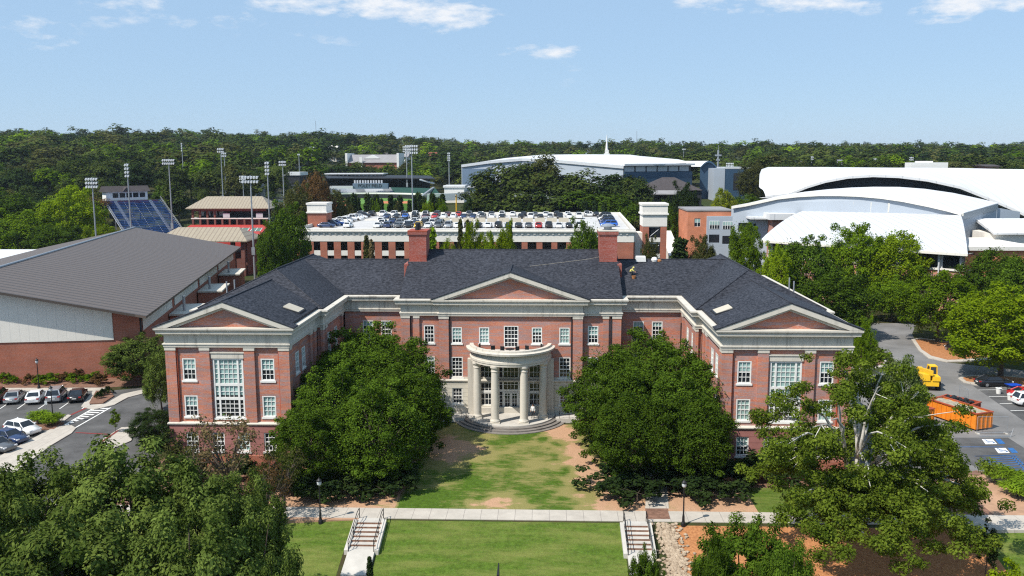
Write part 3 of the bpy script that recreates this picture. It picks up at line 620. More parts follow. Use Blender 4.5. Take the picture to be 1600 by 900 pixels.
mb = MB(); hiproof(mb, a.x - 9, b.x + .5, a.y - 1, a.y + 13, z, z + 3.2, 4.5); mb.build('roof', M['tanroof'], o, ORG)
mb = MB(); mb.box(a.x - 7, a.x + 3, a.y + 1, a.y + 11, -1, z - .3); mb.build('wall', M['stone_white'], o, ORG)
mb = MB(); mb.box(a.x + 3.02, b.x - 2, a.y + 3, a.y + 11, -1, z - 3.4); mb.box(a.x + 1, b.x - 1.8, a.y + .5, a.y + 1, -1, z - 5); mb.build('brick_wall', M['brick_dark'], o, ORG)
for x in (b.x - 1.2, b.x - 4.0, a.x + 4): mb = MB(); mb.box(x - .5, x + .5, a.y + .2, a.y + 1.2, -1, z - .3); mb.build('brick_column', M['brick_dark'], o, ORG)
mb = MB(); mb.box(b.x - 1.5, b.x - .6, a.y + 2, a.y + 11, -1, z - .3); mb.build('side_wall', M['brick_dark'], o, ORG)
a, b = W(299, 325, 330), W(419, 325, 330); z = a.z; zb = gz(a.x + 9, a.y) - .2
ORG = Vector(((a.x + b.x) / 2, a.y, zb)); o = thing('tan_roof_pavilion', ORG, 'two storey brick viewing pavilion with tan roof standing behind the red tennis courts', 'pavilion', 'tan roofed tennis pavilions')
mb = MB(); hiproof(mb, a.x - 1.5, b.x + 1.5, a.y - 2, a.y + 14, z, z + 4.2, 5.5); mb.build('roof', M['tanroof'], o, ORG)
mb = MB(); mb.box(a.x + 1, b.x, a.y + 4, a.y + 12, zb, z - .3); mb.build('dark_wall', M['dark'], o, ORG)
mb = MB(); mb.box(a.x + .4, b.x - .6, a.y - 1.0, a.y - .4, z - 1.2, z - .3); mb.build('fascia_beam', M['brick_dark'], o, ORG)
mb = MB(); mb.box(a.x, b.x, a.y - .9, a.y + 4, z - 4.2, z - 3.8); mb.build('balcony_slab', M['stone_white'], o, ORG)
n = 11
for i in range(n):
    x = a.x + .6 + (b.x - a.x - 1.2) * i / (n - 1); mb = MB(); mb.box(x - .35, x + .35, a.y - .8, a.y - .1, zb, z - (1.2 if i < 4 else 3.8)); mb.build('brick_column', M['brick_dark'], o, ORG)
for i in range(4):
    x = a.x + 1.5 + 2.6 * i; mb = MB(); mb.box(x, x + 1.7, a.y + 3.9, a.y + 3.98, z - 3.2, z - 1.2); mb.build('window', M['lamp_white'], o, ORG)
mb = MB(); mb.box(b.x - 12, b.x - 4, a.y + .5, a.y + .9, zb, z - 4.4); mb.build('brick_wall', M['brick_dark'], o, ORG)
for x in (a.x + 12.5, b.x - 4.5):
    mb = MB(); mb.box(x, x + 2.6, a.y - .95, a.y - .85, z - 3.7, z - 1.9); mb.build('sign_board', M['lamp_white'], o, ORG)
# ---- tennis courts
def sheet(name, pts, m, dz=.004, z=-.5, kind='structure', label=None):
    mb = MB(); q = [(p[0], p[1], z + dz) for p in pts]; ar = sum(q[i][0] * q[(i + 1) % len(q)][1] - q[(i + 1) % len(q)][0] * q[i][1] for i in range(len(q)))
    mb.poly(q if ar > 0 else q[::-1]); o = mb.build(name, m); o['kind'] = kind
    return o
zc = 5.2
p = [W(262, 372, 262), W(425, 372, 262), W(438, 350, 338), W(300, 350, 338)]
zc = 6.5
mb = MB(); mb.prism([(G(x, y, zc).x, G(x, y, zc).y) for x, y in ((255, 378), (396, 378), (420, 351.2), (298, 351.2))], zc - 9, zc); o = mb.build('tennis_court', M['court_red']); o['kind'] = 'structure'
for i, (x0, x1) in enumerate(((312, 336), (341, 362), (368, 388), (393, 408))):
    q = [G(x0 - 2, 361.5, zc), G(x1 - 2, 361.5, zc), G(x1 + 2, 356, zc), G(x0 + 2, 356, zc)]
    sheet('tennis_court', [v[:2] for v in q], M['court_green'], .03, zc)
    for u in (0, .5, 1):
        l = q[0].lerp(q[1], u); r = q[3].lerp(q[2], u); sheet('court_line', [(l.x - .1, l.y), (l.x + .1, l.y), (r.x + .1, r.y), (r.x - .1, r.y)], M['paint'], .06, zc)
q = [G(386, 399, 1.0), G(402, 392, 1.0), G(410, 380, 1.0), G(394, 384, 1.0)]
mb = MB(); mb.prism([v[:2] for v in q], 0, 1.0); o = mb.build('court_surround', M['court_red']); o['kind'] = 'structure'
# ---- bleachers with press box
def bleacher(name, label, a, dirx, rows, width, run, rise, zb, seat, group=None):
    """a = front left corner, rows climb along n"""
    d = Vector((math.cos(dirx), math.sin(dirx), 0)); n = Vector((-d.y, d.x, 0))
    t = thing(name, (a.x, a.y, zb), label, 'bleachers', group, dirx)
    fr = MB()
    for i in range(rows):
        m_ = MB(); y = i * run; z = 1.8 + i * rise
        m_.box(0, width, y, y + run * .55, z + .36, z + .46, 0); m_.box(0, width, y - .05, y + run, z, z + .06, 0 if seat is M['blueseat'] else 1); m_.build('seat_row', [seat, M['grey_metal']], t)
    for x in np.linspace(0, width, 7):
        fr.tube((x, 0, 1.6), (x, rows * run, 1.6 + rows * rise), .12, n=5); fr.tube((x, rows * run, 0), (x, rows * run, 1.6 + rows * rise), .14, n=5); fr.tube((x, rows * run * .5, 0), (x, rows * run * .5, 1.5 + rows * rise * .5), .12, n=5); fr.tube((x, 0, 0), (x, 0, 1.7), .12, n=5)
    fr.build('support_frame', M['grey_metal'], t)
    rl = MB()
    for x in (0, width):
        for h in (.7, 1.3): rl.tube((x, 0, 1.8 + h), (x, rows * run, 1.8 + h + rows * rise), .06, n=5)
    rl.tube((0, 0, 2.9), (width, 0, 2.9), .06, n=5); rl.build('railing', M['grey_metal'], t)
    return t
a = W(198, 352, 318); zb = gz(a.x, a.y)
bl = bleacher('bleachers', 'steep blue bleachers with a white press box at their top', a, R(46), 23, 22, .95, .58, zb, M['blueseat'], 'bleachers beside the track field')
for x in (4, 17.5):
  st = MB()
  for i in range(23):
    st.box(x - .6, x + .6, i * .95, i * .95 + .5, 1.9 + i * .58, 2.36 + i * .58)
  st.build('aisle_steps', M['lamp_white'], bl)
mb = MB(); mb.box(1, 17, 22.2, 26.4, 15.2, 18.6); mb.build('press_box', M['white'], bl); pb = [c for c in bl.children if c.name.startswith('press_box')][0]
mb = MB()
for i in range(5): mb.box(3.5 + i * 2.6, 5.6 + i * 2.6, 22.1, 22.18, 16.3, 18.1)
mb.build('window', M['glass'], pb)
mb = MB(); mb.add([(0, 21.4, 18.6), (18, 21.4, 18.6), (18, 27, 18.6), (0, 27, 18.6), (0, 24.2, 20.8), (18, 24.2, 20.8)], [(0, 1, 5, 4), (2, 3, 4, 5), (0, 4, 3), (1, 2, 5), (3, 2, 1, 0)]); mb.add([(7, 21, 18.7), (10, 21, 18.7), (8.5, 21, 20.3), (7, 24, 18.7), (10, 24, 18.7), (8.5, 24, 20.3)], [(0, 1, 2), (1, 4, 5, 2), (0, 2, 5, 3)]); mb.build('roof', M['brownroof'], pb)
mb = MB(); mb.box(0, 21, 21.9, 22.1, 14, 15.1); mb.build('banner', M['rust_red'], bl)
a = W(218, 364, 296); zb = gz(a.x, a.y) - .5
bleacher('bleachers', 'low dark bleachers in front of the blue ones behind the gymnasium ridge', a, R(44), 7, 19, .9, .3, zb, M['dark'], 'bleachers beside the track field')
a = W(395, 312, 420); zb = a.z - 3
bl = bleacher('bleachers', 'dark tiered stand with a white end wall left of the red leafed tree', a, R(-10), 12, 26, 1.1, .7, zb, M['dark'], 'bleachers beside the track field')
mb = MB(); mb.add([(-.2, -1, 2), (-.2, 14, 12), (-.2, 14, 2), (-.6, -1, 2), (-.6, 14, 12), (-.6, 14, 2)], [(0, 2, 1), (3, 4, 5), (0, 1, 4, 3), (1, 2, 5, 4), (0, 3, 5, 2)]); mb.box(0, 27, -1.2, -.9, 0, 2.6, 1); mb.build('end_wall', [M['white'], M['greenseat']], bl)
# ---- parking deck
ga = R(1.8); gu = Vector((math.cos(ga), -math.sin(ga), 0)); gv = Vector((math.sin(ga), math.cos(ga), 0))
d0 = W(457, 357, 215); ZP = d0.z; DW = (W(990, 358, 213) - d0).dot(gu); DD = 70
ORG = Vector((d0.x, d0.y, -1)); deck = thing('parking_deck', ORG, 'brick and white concrete parking deck full of cars, with two stair towers', 'parking deck')
def dp(u, v, z): q = d0 + gu * u + gv * v; return (q.x, q.y, z)
FF = Frame(dp(0, 0, 0), dp(DW, 0, 0)); ZD = ZP - .9
def dbox(mb, u0, u1, v0, v1, z0, z1, m=0):
    p = [dp(u0, v0, z0), dp(u1, v0, z0), dp(u1, v1, z0), dp(u0, v1, z0)]; mb.hexa(p + [(x, y, z1) for x, y, _ in p], m)
brk, wht = MB(), MB()
H = []; levels = [(ZP - 5.5, ZP - 3.3), (ZP - 9.0, ZP - 6.8), (ZP - 12.4, ZP - 10.2)]
us = []
u = 5.2
while u < DW - 6:
    w = 1.7 if u < 24 else 2.2; us.append((u, u + w)); u += w + (1.75 if u < 24 else 1.45)
for (a, b) in us:
    for z0, z1 in levels: H.append((a, b, z0, z1))
zt = ZP - 3.2
FF.wall(brk, 0, DW, -1, zt, [(a, b, -1, zt) for a, b in us], 0, .3)
for a, b in us:
    for i, (z0, z1) in enumerate(levels):
        FF.box(wht, a, b, z0 - 1.25, z0, -.3, -.06)
FF.box(wht, -.06, DW + .06, zt, ZP - 1.05, -.4, .06); FF.box(wht, -.4, DW + .4, ZP - 1.05, ZP - .75, -.4, .3); FF.box(wht, -.6, DW + .6, ZP - .75, ZP - .45, -.4, .55); FF.box(wht, -.45, DW + .45, ZP - .45, ZP, -.5, .35)
for i in range(int(DW / 1.5)): FF.box(wht, i * 1.5 + .2, i * 1.5 + .75, ZP - 1.4, ZP - 1.05, .06, .26)
brk.build('brick_wall', M['brick_gym'], deck, ORG); wht.build('white_parapet', M['stone_white'], deck, ORG)
mb = MB()
dbox(mb, .3, DW - .3, .41, DD, ZD - .4, ZD)
mb.build('top_deck', M['deck'], deck, ORG)
mb = MB()
for z in (ZP - 6.7, ZP - 10.1): dbox(mb, .3, DW - .3, .41, 30, z + .1, z + .5)
dbox(mb, .3, DW - .3, 14, 14.4, -1, ZD - .5); mb.build('lower_floors', M['concrete'], deck, ORG)
mb = MB()
dbox(mb, -.4, .0, .31, DD, zt, ZP); dbox(mb, -.35, .02, .31, DD, -1, zt - .01, 1); dbox(mb, DW, DW + .4, .31, DD, zt, ZP); dbox(mb, DW - .02, DW + .35, .31, DD, -1, zt - .01, 1); dbox(mb, -.4, DW + .4, DD, DD + .4, -1, ZP)
mb.build('side_parapet', [M['stone_white'], M['brick_gym']], deck, ORG)
PV = 37
for i in range(11):
    u = (W(688 + i * 18.5, 345, 252) - d0).dot(gu); mb = MB(); dbox(mb, u, u + 2.9, PV, PV + .3, ZD, ZD + 1.25); mb.build('ramp_panel', M['beige'], deck, ORG)
mb = MB(); dbox(mb, 8, DW * .5, 43, 43.3, ZD, ZD + .5); mb.build('ramp_wall', M['stone_white'], deck, ORG)
def tower(px0, px1, pyt, pyb, D, label, dep, left):
    a, b = W(px0, pyt, D), W(px1, pyt, D); zt_ = a.z; w = b.x - a.x; x0 = a.x; y0 = a.y
    t = MB(); br = MB()
    t.box(x0 - .3, x0 + w + .3, y0 - .3, y0 + dep + .3, zt_ - .5, zt_); t.box(x0 - .1, x0 + w + .1, y0 - .1, y0 + dep + .1, zt_ - 2.4, zt_ - .5); t.box(x0 - .35, x0 + w + .35, y0 - .35, y0 + dep + .35, zt_ - 2.75, zt_ - 2.4); t.box(x0, x0 + w, y0, y0 + dep, zt_ - 5.6, zt_ - 2.75)
    if left: br.box(x0 - .02, x0 + w + .02, y0 - .02, y0 + dep, -1, zt_ - 2.78)
    else:
        for q0, q1 in ((x0 + .05, x0 + w * .26), (x0 + w * .74, x0 + w - .05)): br.box(q0, q1, y0 + .05, y0 + dep, -1, zt_ - 5.6)
        t.box(x0 + w * .26 + .01, x0 + w * .74 - .01, y0 + .6, y0 + .9, -1, zt_ - 5.6)
        for i in range(4): t.box(x0 + w * .26 + .01, x0 + w * .74 - .01, y0 + .1, y0 + .59, zt_ - 9.4 - i * 4, zt_ - 8.4 - i * 4)
    tw = t.build('stair_tower', M['stone_white'], deck, ORG); tw['label'] = label
    br.build('brick_pier', M['brick_gym'], tw, ORG)
    if not left:
        for i in range(3):
            g = MB(); g.box(x0 + w * .27, x0 + w * .73, y0 + .5, y0 + .58, zt_ - 8.3 - i * 4, zt_ - 5.9 - i * 4); g.build('window', M['glass'], tw, ORG)
            g = MB(); g.tube((x0 + w * .29, y0 + .45, zt_ - 8.2 - i * 4), (x0 + w * .7, y0 + .45, zt_ - 6.2 - i * 4), .08, n=4); g.build('stair_rail', M['lamp_white'], tw, ORG)
tower(480, 509, 317, 345, 232, 'white topped brick stair tower', 6, True)
tower(1005, 1043, 318, 400, 214, 'white topped brick stair tower with windows', 7, False)
mb = MB(); a = W(988, 368, 214); mb.box(a.x, a.x + 3.4, a.y + 1, a.y + 6, -1, a.z + .6); mb.build('link_bridge', M['stone_white'], deck, ORG)
mb = MB(); a, b = W(1046, 400, 226), W(1065, 400, 226); mb.hexa([(a.x, a.y, -1), (b.x, a.y, -1), (b.x, a.y + 20, -1), (a.x, a.y + 20, -1), (a.x, a.y, a.z), (b.x, a.y, a.z), (b.x, a.y + 20, a.z + 5), (a.x, a.y + 20, a.z + 5)]); mb.build('ramp_wall', M['stone_white'], deck, ORG)
# ---- ball park
zf = 12.4
q = [W(508, 328, 372), W(690, 328, 372), W(690, 316, 400), W(680, 300, 470), W(500, 300, 470)]
mb = MB(); mb.prism([(v.x, v.y) for v in q], 0, zf); o = mb.build('ball_field', M['turf']); o['kind'] = 'structure'
for pts in (((520, 318.5), (546, 318), (542, 322), (524, 322.5)), ((528, 313), (562, 313), (556, 316), (530, 316.3)), ((583, 314.5), (640, 314.5), (636, 318), (590, 318))):
    sheet('infield_clay', [G(x, y, zf)[:2] for x, y in pts], M['infield'], .04, zf)
ORG = Vector((W(600, 310, 425).x, 425 - 84, zf)); gs = thing('grandstand', ORG, 'curved dark baseball grandstand with a long flat white topped roof and pale seating tiers', 'grandstand')
def arcpts(px0, px1, D0, D1, n, bulge):
    r = []
    for i in range(n + 1):
        t = i / n; c = W(px0 + (px1 - px0) * t, 300, D0 + (D1 - D0) * t + bulge * 4 * t * (1 - t)); r.append((c.x, c.y))
    return r
def wallstrip(mb, pts, z0, z1, m=0, dy=0):
    for (x0, y0), (x1, y1) in zip(pts, pts[1:]):
        if callable(z0): a0, a1 = z0(x0), z0(x1)
        else: a0 = a1 = z0
        mb.quad((x0, y0 + dy, a0), (x1, y1 + dy, a1), (x1, y1 + dy, z1), (x0, y0 + dy, z1), m)
back = arcpts(509, 672, 452, 440, 12, 16); front = arcpts(515, 690, 424, 405, 12, 14); mid = arcpts(512, 680, 438, 424, 12, 15)
zz = lambda py, D: W(800, py, D).z
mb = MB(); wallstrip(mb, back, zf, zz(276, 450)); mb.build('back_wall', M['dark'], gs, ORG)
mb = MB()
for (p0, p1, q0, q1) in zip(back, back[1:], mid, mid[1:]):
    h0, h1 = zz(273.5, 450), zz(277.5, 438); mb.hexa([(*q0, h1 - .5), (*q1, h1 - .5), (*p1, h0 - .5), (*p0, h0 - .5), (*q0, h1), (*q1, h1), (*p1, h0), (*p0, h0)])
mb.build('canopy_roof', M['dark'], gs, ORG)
mb = MB(); a, b = W(510, 272, 455), W(597, 273, 455); mb.box(a.x, b.x, a.y, a.y + 10, zz(276, 455), zz(271.5, 455)); mb.box(a.x - .8, b.x + 1, a.y - 1.5, a.y + 12, zz(271.5, 455), zz(270, 455), 1); mb.build('roof_terrace', [M['lamp_white'], M['whiteroof']], gs, ORG)
for i in range(14):
    a = W(513 + i * 6.2, 273.6, 454.6); g = MB(); g.box(a.x, a.x + 1.2, a.y - .1, a.y, zz(275.4, 454), zz(272.4, 454)); g.build('window', M['glass'], gs, ORG)
mb = MB(); nr = 9
for k in range(nr):
    t0, t1 = k / nr, (k + 1) / nr; h0 = zz(305, 420) + (zz(293, 436) - zz(305, 420)) * t1
    for i in range(12):
        A = [tuple(np.array(front[j]) * (1 - t) + np.array(mid[j]) * t) for j, t in ((i, t0), (i + 1, t0), (i + 1, t1), (i, t1))]
        m_ = 1 if i > 6 else (0 if i % 3 else 2)
        mb.quad((*A[0], h0), (*A[1], h0), (*A[2], h0), (*A[3], h0), m_); mb.quad((*A[0], h0 - .9), (*A[1], h0 - .9), (*A[1], h0), (*A[0], h0), m_)
mb.build('seating_tier', [M['lamp_white'], M['greenseat'], M['grey_metal']], gs, ORG)
mb = MB(); wallstrip(mb, front, zf, zz(304, 418), 0, -1); mb.build('field_wall', M['dark'], gs, ORG)
mb = MB(); wallstrip(mb, front, zz(304, 418), zz(301.5, 418), 0, -1.2); mb.build('white_rail_wall', M['white'], gs, ORG)
mb = MB(); a, b = W(551, 287, 430), W(606, 289, 430); mb.box(a.x, b.x, a.y, a.y + 3, zz(294.5, 430), zz(286, 430)); mb.build('press_level', M['greyblue'], gs, ORG)
mb = MB(); a0, b0 = W(515, 291, 428), W(551, 291, 428); mb.box(a0.x, b0.x, a0.y, a0.y + 3, zz(294, 428), zz(290, 428)); mb.build('press_level', M['lamp_white'], gs, ORG)
for i in range(11):
    c = W(553 + i * 4.2, 283, 434); g = MB(); g.box(c.x, c.x + .8, c.y, c.y + .3, zz(286, 434), zz(281, 434)); g.build('window', M['lamp_white'], gs, ORG)
tx = bpy.data.curves.new('lettering', 'FONT'); tx.body = 'FOLEY FIELD'; tx.size = 2.1; tx.extrude = .05; tx.align_x = 'CENTER'; tx.align_y = 'CENTER'
to = bpy.data.objects.new('lettering', tx); dg = None
COL.objects.link(to); bpy.context.view_layer.update(); me_ = bpy.data.meshes.new_from_object(to.evaluated_get(bpy.context.evaluated_depsgraph_get())); bpy.data.objects.remove(to)
to = bpy.data.objects.new('lettering', me_); COL.objects.link(to); me_.materials.clear(); me_.materials.append(M['dark']); c = W(578, 290.3, 430)
to.parent = gs; to.location = Vector((c.x, c.y - .1, c.z)) - ORG; to.rotation_euler = (R(90), 0, 0)
mb = MB(); a, b = W(667, 307, 395), W(724, 304, 405)
mb.hexa([(a.x, a.y, zf), (b.x, b.y, zf), (b.x, b.y + 3, zf), (a.x, a.y + 3, zf), (a.x, a.y, zz(303, 395)), (b.x, b.y, zz(301, 405)), (b.x, b.y + 3, zz(301, 405)), (a.x, a.y + 3, zz(303, 395))]); mb.build('concourse_wall', M['white'], gs, ORG)
mb = MB(); a, b = W(655, 307, 400), W(676, 292, 425); mb.hexa([(a.x, a.y, zf), (b.x, b.y, zf), (b.x + 1, b.y, zf), (a.x + 1, a.y, zf), (a.x, a.y, a.z), (b.x, b.y, b.z), (b.x + 1, b.y, b.z), (a.x + 1, a.y, a.z)]); mb.build('end_wall', M['grey_metal'], gs, ORG)
mb = MB(); a = W(655, 280, 428); b = W(677, 286, 432); mb.hexa([(a.x, a.y, a.z - .5), (b.x, b.y, b.z - .5), (b.x, b.y + 5, b.z - .5), (a.x, a.y + 5, a.z - .5), (a.x, a.y, a.z), (b.x, b.y, b.z), (b.x, b.y + 5, b.z), (a.x, a.y + 5, a.z)]); mb.build('canopy_end', M['whiteroof'], gs, ORG)
# yellow foul pole
a = W(713, 323, 360); t = MB(); t.tube((a.x, a.y, a.z - 4), (a.x, a.y, a.z + 5), .25, n=6); o = t.build('foul_pole', M['yellow'], None, (a.x, a.y, a.z - 4)); o.location = (a.x, a.y, a.z - 4); tag(o, 'yellow foul pole standing by the right end of the ball park', 'pole')
# ---- far buildings
def simple_house(name, label, px0, px1, pyt, pyb, D, wallm, roofm, cat='building', group=None, flat=False, dep=14, base=16):
    a, b = W(px0, pyt, D), W(px1, pyb, D); zt_, ze_ = a.z, b.z; ye = a.y
    org = Vector(((a.x + b.x) / 2, ye, ze_ - base)); t = thing(name, org, label, cat, group)
    m_ = MB(); m_.box(a.x, b.x, ye, ye + dep, ze_ - base, ze_); m_.build('wall', wallm, t, org)
    m_ = MB()
    if flat: m_.box(a.x - .5, b.x + .5, ye - .5, ye + dep + .5, ze_, zt_)
    else: m_.add([(a.x - 1, ye - 1, ze_), (b.x + 1, ye - 1, ze_), (b.x + 1, ye + dep + 1, ze_), (a.x - 1, ye + dep + 1, ze_), (a.x - 1, ye + dep / 2, zt_), (b.x + 1, ye + dep / 2, zt_)], [(0, 1, 5, 4), (2, 3, 4, 5), (0, 4, 3), (1, 2, 5), (3, 2, 1, 0)])
    m_.build('roof', roofm, t, org)
    return t, a, b, org
t, a, b, org = simple_house('dormitory', 'long brick dormitory with a grey roof and white gable ends among the trees', 543, 620, 241.5, 254, 640, M['brick_gym'], M['greyroof'], dep=22)
for x in (a.x - 1.5, b.x + .2): m_ = MB(); m_.box(x, x + 1.6, a.y - 1.5, a.y + 23, b.z - 12, a.z + 1); m_.build('gable_end', M['white'], t, org)
m_ = MB(); m_.box(a.x + 9, a.x + 11, a.y - 1.6, a.y - .6, b.z - 3, b.z + 4); m_.build('dormer_gable', M['white'], t, org)
m_ = MB(); c = (a.x + b.x) / 2; m_.add([(c - 7, a.y + 4, b.z + 3), (c + 5, a.y + 4, b.z + 3), (c - 1, a.y + 4, a.z - .2), (c - 7, a.y + 11, b.z + 3), (c + 5, a.y + 11, b.z + 3), (c - 1, a.y + 11, a.z - .2)], [(0, 1, 2), (1, 4, 5, 2), (0, 2, 5, 3)]); m_.build('gable', M['white'], t, org)
for args in (('apartment_block', 'pink brick block with flat roof far behind the left end of the grey roofed dormitory', 550, 571, 234.5, 236, 760, M['brick'], M['greyroof']), ('apartment_block', 'pink brick block far behind the right half of the grey roofed dormitory', 601, 621, 238.5, 240, 740, M['brick'], M['greyroof'])):
    simple_house(*args, flat=True)
simple_house('house', 'small white gabled house right of the grey roofed dormitory', 625, 636, 240, 245, 680, M['white'], M['greyroof'])
simple_house('house', 'small red roofed house in the trees right of the ball park light poles', 670, 680, 238, 243, 720, M['brick'], M['brick_chim'])
simple_house('house', 'white house in the trees above the dark tiered stand', 460, 472, 253, 258, 520, M['white'], M['greyroof'])
simple_house('house', 'pale narrow building among trees left of the grey roofed dormitory', 511, 525, 227, 232, 760, M['stone_white'], M['stone_white'])
simple_house('shed', 'low white roofed shed below the white house near the tiered stand', 443, 468, 269, 274, 450, M['dark'], M['whiteroof'], flat=True, base=6)
simple_house('house', 'small brown roofed house in the trees behind the big white shell roof', 1542, 1561, 257, 260, 420, M['brick'], M['brownroof'], base=9)
simple_house('clubhouse', 'low white clubhouse between the ball park and the blue arena wall', 694, 725, 290, 293, 410, M['white'], M['whiteroof'], flat=True, base=9)
# ---- arena with white arched roof
D = 470
ORG = Vector((W(920, 300, D).x, D - 84, 8)); ar = thing('arena', ORG, 'wide sports arena with a low white curved roof and dark blue walls', 'arena')
def arch(px): return [(721, 258), (760, 251.5), (800, 247.5), (846, 243.5), (900, 242.5)]
A = [(721, 257.5, 470), (765, 251.5, 465), (815, 247.5, 460), (868, 250, 440), (920, 254.5, 425), (974, 259, 412)]
Bk = [(740, 255, 560), (790, 247, 560), (846, 241.8, 560), (890, 241.3, 550), (930, 241.2, 540), (975, 241.5, 520)]
Ce = [(760, 256, 620), (800, 248, 620), (850, 242, 620), (900, 241.4, 610), (985, 241.7, 590), (1082, 254, 500)]
P0 = [W(*q) for q in A]; P1 = [W(*q) for q in Bk]; P2 = [W(*q) for q in Ce]
P2[-1] = W(1083, 255, 500)
mb = MB()
fr_ = [W(974, 257.5, 412), W(1028, 256.5, 420), W(1083, 254.5, 432)]
rows_ = [P0, P1, P2]
for r0, r1 in zip(rows_, rows_[1:]):
    for i in range(5): mb.quad(r0[i], r0[i + 1], r1[i + 1], r1[i])
mb.quad(P0[5], fr_[1], W(1010, 246, 470), P1[5]); mb.quad(fr_[1], fr_[2], W(1060, 249, 480), W(1010, 246, 470)); mb.quad(P1[5], W(1010, 246, 470), W(1060, 249, 480), P2[5])
mb.build('roof', M['whiteroof'], ar, ORG)
mb = MB()
for i in range(5):
    a, b = P0[i], P0[i + 1]; mb.quad((a.x, a.y, 5), (b.x, b.y, 5), tuple(b - Vector((0, 0, 1.2))), tuple(a - Vector((0, 0, 1.2))))
mb.build('gable_wall', M['palewall'], ar, ORG)
mb = MB()
for i in range(5):
    a, b = P0[i], P0[i + 1]; mb.hexa([tuple(a + Vector((0, -1, -1.3))), tuple(b + Vector((0, -1, -1.3))), tuple(b + Vector((0, .5, -1.3))), tuple(a + Vector((0, .5, -1.3))), tuple(a + Vector((0, -1, .1))), tuple(b + Vector((0, -1, .1))), tuple(b + Vector((0, .5, .1))), tuple(a + Vector((0, .5, .1)))])
mb.build('roof_fascia', M['lamp_white'], ar, ORG)
c0, c1 = W(974, 258, 412.6), W(1080, 256, 432.6); zc0 = W(974, 269, 412).z; Fa = Frame(c0, c1)
mb = MB(); Fa.box(mb, 0, Fa.L, 5, zc0, -4, 1.0); mb.build('blue_wall', M['bluewall'], ar, ORG)
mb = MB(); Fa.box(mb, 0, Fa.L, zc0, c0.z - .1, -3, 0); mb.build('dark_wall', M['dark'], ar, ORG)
for i in range(6):
    m_ = MB(); w = Fa.L / 6.2; Fa.box(m_, i * w + .5, i * w + w - .3, zc0 + .2, c0.z - .6, .02, .12); m_.build('clerestory_panel', M['lamp_white'], ar, ORG)
mb = MB(); Fa.box(mb, -.5, Fa.L + 1, c0.z - .3, c0.z + .6, -2, 1.8); mb.build('roof_fascia', M['whiteroof'], ar, ORG)
mb = MB(); a, b = W(722, 264, 452), W(772, 264, 445); mb.hexa([(a.x, a.y, 5), (b.x, b.y, 5), (b.x, b.y + 10, 5), (a.x, a.y + 10, 5), (a.x, a.y, a.z), (b.x, b.y, b.z), (b.x, b.y + 10, b.z), (a.x, a.y + 10, a.z)]); mb.build('slate_panel_wall', M['greyblue'], ar, ORG)
mb = MB(); a, b = W(703, 293, 430), W(747, 295, 425); mb.box(a.x, b.x, a.y, a.y + 8, 5, a.z); mb.box(a.x - 3, b.x + 1, a.y - 1, a.y + 9, a.z, a.z + .6, 1); mb.build('entrance_block', [M['palewall'], M['whiteroof']], ar, ORG)
# vaulted link and blue block at its right
mb = MB(); x0, x1 = W(1093, 300, 440).x, W(1118, 300, 440).x; yv = 440 - 84; zt_ = W(1105, 253, 440).z; zs_ = W(1105, 262, 440).z
pr = [(x0 + (x1 - x0) * i / 12, zs_ + (zt_ - zs_) * math.sin(math.pi * i / 12)) for i in range(13)]
mb.poly([(x1, yv, 5), *[(x, yv, z) for x, z in pr[::-1]], (x0, yv, 5)][::-1]); mb.build('glass_wall', M['bluewall'], ar, ORG)
mb = MB()
for (xa, za), (xb, zb_) in zip(pr, pr[1:]): mb.quad((xa - .0, yv - 1.5, za + .5), (xb, yv - 1.5, zb_ + .5), (xb - 12, yv + 40, zb_ + .5), (xa - 12, yv + 40, za + .5)); mb.quad((xa, yv - 1.5, za - .3), (xb, yv - 1.5, zb_ - .3), (xb, yv - 1.5, zb_ + .5), (xa, yv - 1.5, za + .5), 1)
mb.build('vault_roof', [M['whiteroof'], M['bluewall']], ar, ORG)
a, b, c = W(1116, 264, 425), W(1131, 264, 428), W(1162, 263, 440)
mb = MB(); mb.box(a.x, b.x, a.y, a.y + 30, 5, a.z + .3); mb.build('pale_wall', M['palewall'], ar, ORG)
mb = MB(); mb.box(b.x, c.x, a.y + .2, a.y + 30, 8, a.z); mb.build('blue_wall', M['bluewall'], ar, ORG)
mb = MB(); mb.box(b.x, c.x, a.y + .1, a.y + 30, a.z, a.z + .8); mb.build('parapet', M['lamp_white'], ar, ORG)
mb = MB(); d = W(1146, 280, 425); mb.box(d.x, c.x - .4, a.y + .05, a.y + .25, a.z - 10, a.z - 2); mb.build('dark_opening', M['dark'], ar, ORG)
# church spire beyond the arena roof
a = W(948, 243, 640); org = Vector((a.x, a.y, a.z - 25)); t = thing('church_spire', org, 'thin white church spire rising just above the white arena roof', 'spire')
m_ = MB(); m_.box(a.x - 2, a.x + 2, a.y - 2, a.y + 2, a.z - 25, a.z + 1.5); m_.box(a.x - 1.3, a.x + 1.3, a.y - 1.3, a.y + 1.3, a.z + 1.5, a.z + 4); m_.build('tower', M['white'], t, org)
m_ = MB(); m_.tube((a.x, a.y, a.z + 4), (a.x, a.y, a.z + 15), 1.05, .12, 8); m_.build('steeple', M['white'], t, org)
